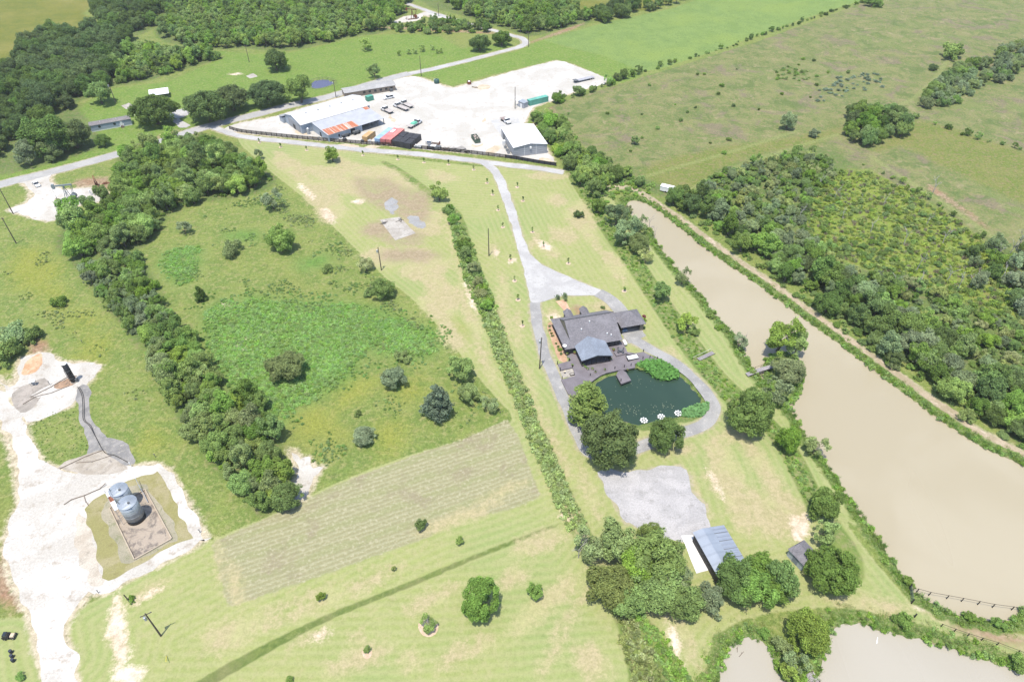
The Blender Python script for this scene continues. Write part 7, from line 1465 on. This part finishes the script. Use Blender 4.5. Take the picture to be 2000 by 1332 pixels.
p = G(327, 1289); e = empty('yellow_marker', (p.x, p.y, 0), R(-60), 'yellow guy-wire guard leaning in the lawn near the pole', 'marker'); MB().cyl((-.9, 0, .1), (.9, 0, 1.3), .06, .06, 8).build('sleeve', mat('yellow_plastic', (.55, .45, .05), .5), e); MB().cyl((-1.0, 0, 0), (-.9, 0, .12), .09, .09, 8).build('anchor', M_STEELDK, e)
# ---- debris on the concrete slab
for (x, y, lab) in [(751, 437, 'dark scrap pile on the west corner of the bare concrete slab'), (783, 431, 'dark burnt branch pile on the north corner of the slab')]:
    p = G(x, y); e = empty('debris_pile', (p.x, p.y, .06), 0, lab, 'debris'); r = np.random.default_rng(int(x))
    for k in range(10): MB().beam((r.normal(0, .5), r.normal(0, .5), .05 + r.random() * .2), (r.normal(0, .9), r.normal(0, .9), .1 + r.random() * .4), .12, .1).build('stick', M_STEELDK if k % 2 else M_TIMBER, e)
# ---- pond fences, gate, bridges, dock
zq = lambda u, v: (1760 + u / 8.325, 1120 + v / 8.325)
def fence_line(name, base, h, z0, label, rails, m=M_FENCE, pw=.13):
    P = [G(*zq(*b), z0) for b in base]; e = empty(name, (P[0].x, P[0].y, 0), 0, label, 'fence')
    for a in P: MB().box(a.x - P[0].x - pw / 2, a.x - P[0].x + pw / 2, a.y - P[0].y - pw / 2, a.y - P[0].y + pw / 2, z0 - .9, z0 + h).build('post', m, e)
    for a, b in zip(P[:-1], P[1:]):
        for rz_ in rails: MB().beam(a - Vector((P[0].x, P[0].y, z0 - rz_ - z0)), b - Vector((P[0].x, P[0].y, z0 - rz_ - z0)), .055, .06).build('rail', m, e)
    return e
for nm_, base, h, z0, lab, rl in [('pond_fence', [(160,300),(250,300),(445,355),(735,408),(975,452),(1240,503),(1478,550),(1790,590),(2100,640)], 1.35, WATER_Z, 'dark post fence crossing the corner of the brown pond', (1.3,)), ('bank_fence', [(645,860),(860,940),(1075,1015),(1300,1085),(1550,1160),(1890,1290),(2100,1370)], 1.1, 0, 'dark single-rail fence along the bank of the pale pond', (1.0,))]:
    fence_line(nm_, base, h, z0, lab, rl)
p = G(*zq(215, 705)); e = empty('bank_post', (p.x, p.y, 0), 0, 'lone dark post on the bank of the pale pond', 'post'); MB().cyl((0, 0, -.2), (0, 0, 1.2), .15, .14, 8).build('shaft', M_FENCE, e); MB().cyl((0, 0, 1.2), (0, 0, 1.24), .17, .12, 8).build('cap', M_FENCE, e)
ga, gb = G(*zq(130, 240)), G(*zq(165, 485)); e = empty('pond_gate', (ga.x, ga.y, 0), math.atan2(gb.y - ga.y, gb.x - ga.x), 'dark steel pipe gate at the corner of the brown pond', 'gate'); GLn = (gb - ga).length
for x in (0, GLn): MB().cyl((x, 0, -.2), (x, 0, 1.7), .13, .13, 8).build('gate_post', M_FENCE, e)
for z in (.4, .75, 1.1, 1.4): MB().beam((.1, 0, z), (GLn - .1, 0, z), .05, .06).build('gate_rail', M_STEELDK, e)
for x in (.12, GLn / 2, GLn - .12): MB().beam((x, 0, .4), (x, 0, 1.4), .05, .05).build('gate_upright', M_STEELDK, e)
zi = lambda u, v: (1440 + u / 16.65, 680 + v / 16.65)
ba, bb_ = G(*zi(310, 860), .5), G(*zi(1090, 610), .9); BLn = (bb_ - ba).length + 1.5; e = empty('foot_bridge', (ba.x, ba.y, 0), math.atan2(bb_.y - ba.y, bb_.x - ba.x), 'weathered plank foot bridge leading to the pond island', 'bridge'); M_PLANK = mat('silvered_planks', (.245, .225, .235), .85, var=.15)
for k in range(int(BLn / .2)):
    t = k * .2 / BLn; z = .45 + .55 * min(1, t * 2.4); MB().box(k * .2, k * .2 + .17, -.65, .65, z, z + .05).build('plank', M_PLANK, e)
for s in (-.5, .5): MB().beam((0, s, .38), (BLn * .42, s, .92), .12, .14).build('beam', M_TIMBER, e); MB().beam((BLn * .42, s, .92), (BLn, s, .92), .12, .14).build('beam', M_TIMBER, e)
for k in range(5):
    x = BLn * (.12 + .2 * k); z = .45 + .55 * min(1, x / BLn * 2.4); MB().box(x - .04, x + .04, .60, .68, -1.3, z + 1.0).build('rail_post', M_TIMBER, e); MB().box(x - .06, x + .06, -.62, -.50, -1.3, z).build('pile', M_TIMBER, e)
    if k < 4:
        x2 = BLn * (.12 + .2 * (k + 1)); z2 = .45 + .55 * min(1, x2 / BLn * 2.4); MB().beam((x, .64, z + .95), (x2, .64, z2 + .95), .05, .07).build('hand_rail', M_TIMBER, e)
zc = lambda u, v: (1360 + u / 26.63, 670 + v / 26.63)
ba, bb_ = G(*zc(110, 850), .3), G(*zc(900, 480), .3); BLn = (bb_ - ba).length; e = empty('plank_bridge', (ba.x, ba.y, 0), math.atan2(bb_.y - ba.y, bb_.x - ba.x), 'grey slatted bridge with one rail across the grassy ditch', 'bridge')
for k in range(int(BLn / .3)): MB().box(k * .3, k * .3 + .2, -.6, .6, .28, .36).build('slat', M_PLANK, e)
for s in (-.5, .5): MB().beam((-.2, s, .2), (BLn + .2, s, .2), .12, .16).build('beam', M_TIMBER, e)
MB().beam((-1.2, 1.0, .9), (BLn - .4, 1.0, .9), .08, .08).build('rail', mat('pale_rail', (.40, .42, .32), .7), e)
for x in (-1.1, BLn * .5, BLn - .5): MB().box(x - .04, x + .04, .96, 1.04, 0, .9).build('rail_post', M_TIMBER, e)
p = G(1578, 1330, .1); e = empty('pond_dock', (p.x, p.y, 0), R(25), 'grey plank dock half hidden by brush on the pale pond', 'dock')
for k in range(16): MB().box(-2.2 + k * .28, -1.96 + k * .28, -1.0, 1.1, -.1, -.04).build('plank', M_PLANK, e)
for x in (-2, 2.0):
    for y in (-.9, 1.0): MB().cyl((x, y, -1.4), (x, y, .3), .1, .1, 8).build('pile', M_TIMBER, e)
p = G(1713, 1250, WATER_Z); e = empty('egret', (p.x, p.y, 0), R(60), 'white plank floating on the pale pond', 'plank'); e.name = 'floating_plank'; MB().beam((-.7, 0, WATER_Z), (.7, 0, WATER_Z + .04), .12, .08).build('board', M_WHITE, e); MB().beam((-.5, -.1, WATER_Z + .02), (-.2, -.1, WATER_Z + .05), .1, .05).build('splinter', M_WHITE, e)
for (x, y, a, L_, lab) in [(1440, 1268, 75, 1.1, 'dark stick standing in the pale pond cove'), (1448, 1277, 40, 1.5, 'second dark stick in the pale pond cove'), (1424, 1279, 10, 1.0, 'third dark stick in the pale pond cove')]:
    p = G(x, y, WATER_Z); e = empty('driftwood', (p.x, p.y, 0), R(a), lab, 'driftwood'); MB().cyl((-L_ / 2, 0, WATER_Z), (L_ / 2, 0, WATER_Z + .12), .05, .03, 6).build('stem', M_TIMBER, e); MB().cyl((0, 0, WATER_Z + .05), (L_ * .2, .2, WATER_Z + .2), .03, .015, 6).build('twig', M_TIMBER, e)
# ---- dead trees
def dead_mesh(seed):
    r = np.random.default_rng(seed); mb = MB()
    def br(a, d, L_, rad, lv):
        b = a + d * L_; mb.cyl(a, b, rad, rad * .6, 5)
        if lv:
            for _ in range(3 if lv > 1 else 2):
                nd = (d + Vector(r.normal(0, .55, 3))).normalized(); nd.z = abs(nd.z) * .8 + .1; br(a + d * L_ * r.uniform(.5, 1), nd.normalized(), L_ * r.uniform(.45, .7), rad * .5, lv - 1)
    br(Vector((0, 0, 0)), Vector((r.normal(0, .12), r.normal(0, .12), 1)).normalized(), 3.2, .11, 3); me = mb.mesh('branches'); me.materials.append(M_DEADWOOD); return me
DEAD = [dead_mesh(i) for i in range(3)]
for k, (x, y, s, lab) in enumerate([(1700,445,1.1,'bleached dead tree leaning in the marshy clearing'),(1645,420,.9,None),(1765,470,1.3,None),(1810,430,1.0,None),(1840,470,1.2,None),(1725,395,1.1,None),(1680,390,.9,None),(1790,520,1.2,None),(1850,540,1.1,None),(1985,480,1.5,None),(1970,490,1.2,None),(1950,545,1.3,None),(1945,500,1.1,None),(1820,372,1.4,None),(1630,380,1.0,None),(1895,550,1.1,None),(1870,560,1.2,None),(1745,555,1.1,None),(1560,420,1.2,None),(1600,360,1.1,None),(1790,560,1.3,None)]):
    p = G(x, y + 8); e = empty('dead_tree', (p.x, p.y, 0), k * 1.7, 'bleached bare dead tree standing in and around the marshy clearing', 'dead tree', 'dead trees of the marsh'); e.scale = (s, s, s)
    o = bpy.data.objects.new('branches', DEAD[k % 3]); COL.objects.link(o); o.parent = e; MB().cyl((0, 0, -.2), (0, 0, .6), .15, .12, 7).build('stump', M_DEADWOOD, e)
for (x, y, s, lab) in [(1278,462,.9,'bare grey drowned bush at the pond narrows'),(1268,440,1.0,'bare twiggy bush at the head of the brown pond'),(1130,1085,1.1,'pale bare limbs at the west end of the barn grove'),(835,1222,.55,'grey leafless twigs rising from the mulch ring shrub'),(1450,668,.8,'bare bush on the bank west of the island'),(1262,505,.9,'pale half-bare snag in the row by the levee')]:
    p = G(x, y + 4); e = empty('bare_snag', (p.x, p.y, 0), x, lab, 'snag'); e.scale = (s, s, s); o = bpy.data.objects.new('branches', DEAD[int(x) % 3]); COL.objects.link(o); o.parent = e; MB().cyl((0, 0, -.9), (0, 0, .4), .15, .12, 7).build('stump', M_DEADWOOD, e)

# ---- tan soil and oil marks worn into the yard gravel
M_TAN = surf_mat('tan_worn_soil', (.33, .275, .20), (.39, .34, .26), (.29, .23, .16), .3, .8)
for k, q in enumerate([[(950,292),(965,286),(975,290),(962,299),(948,300)],[(922,280),(930,284),(944,281),(938,286),(925,286)],[(938,236),(948,228),(953,232),(944,240)],[(575,262),(600,268),(630,272),(600,262),(580,252)],[(1052,318),(1060,308),(1080,312),(1078,320)],[(758,222),(764,226),(772,240),(766,238)],[(920,170),(950,166),(958,172),(935,176)],[(705,290),(730,285),(745,288),(720,294)],[(660,285),(690,282),(700,290),(670,292)]]):
    sheet('worn_patch', smooth_poly(GP(q), 2), .030 + .002 * k, M_TAN, 60 + k, .5, .7)

# ================================================================== summer haze: one closed box of thin air
hz = MB().box(-700, 700, -60, 760, -4, 134).build('haze', None)
hm = bpy.data.materials.new('summer_haze'); hm.use_nodes = True; hn = hm.node_tree.nodes; hn.remove(hn['Principled BSDF'])
pv = hn.new('ShaderNodeVolumePrincipled'); pv.inputs['Color'].default_value = (.90, .92, .94, 1); pv.inputs['Density'].default_value = .00010; pv.inputs['Anisotropy'].default_value = .2
hm.node_tree.links.new(pv.outputs[0], hn['Material Output'].inputs['Volume']); hz.data.materials.append(hm); tag(hz, 'thin pale summer haze over the fields', 'haze', kind='stuff')
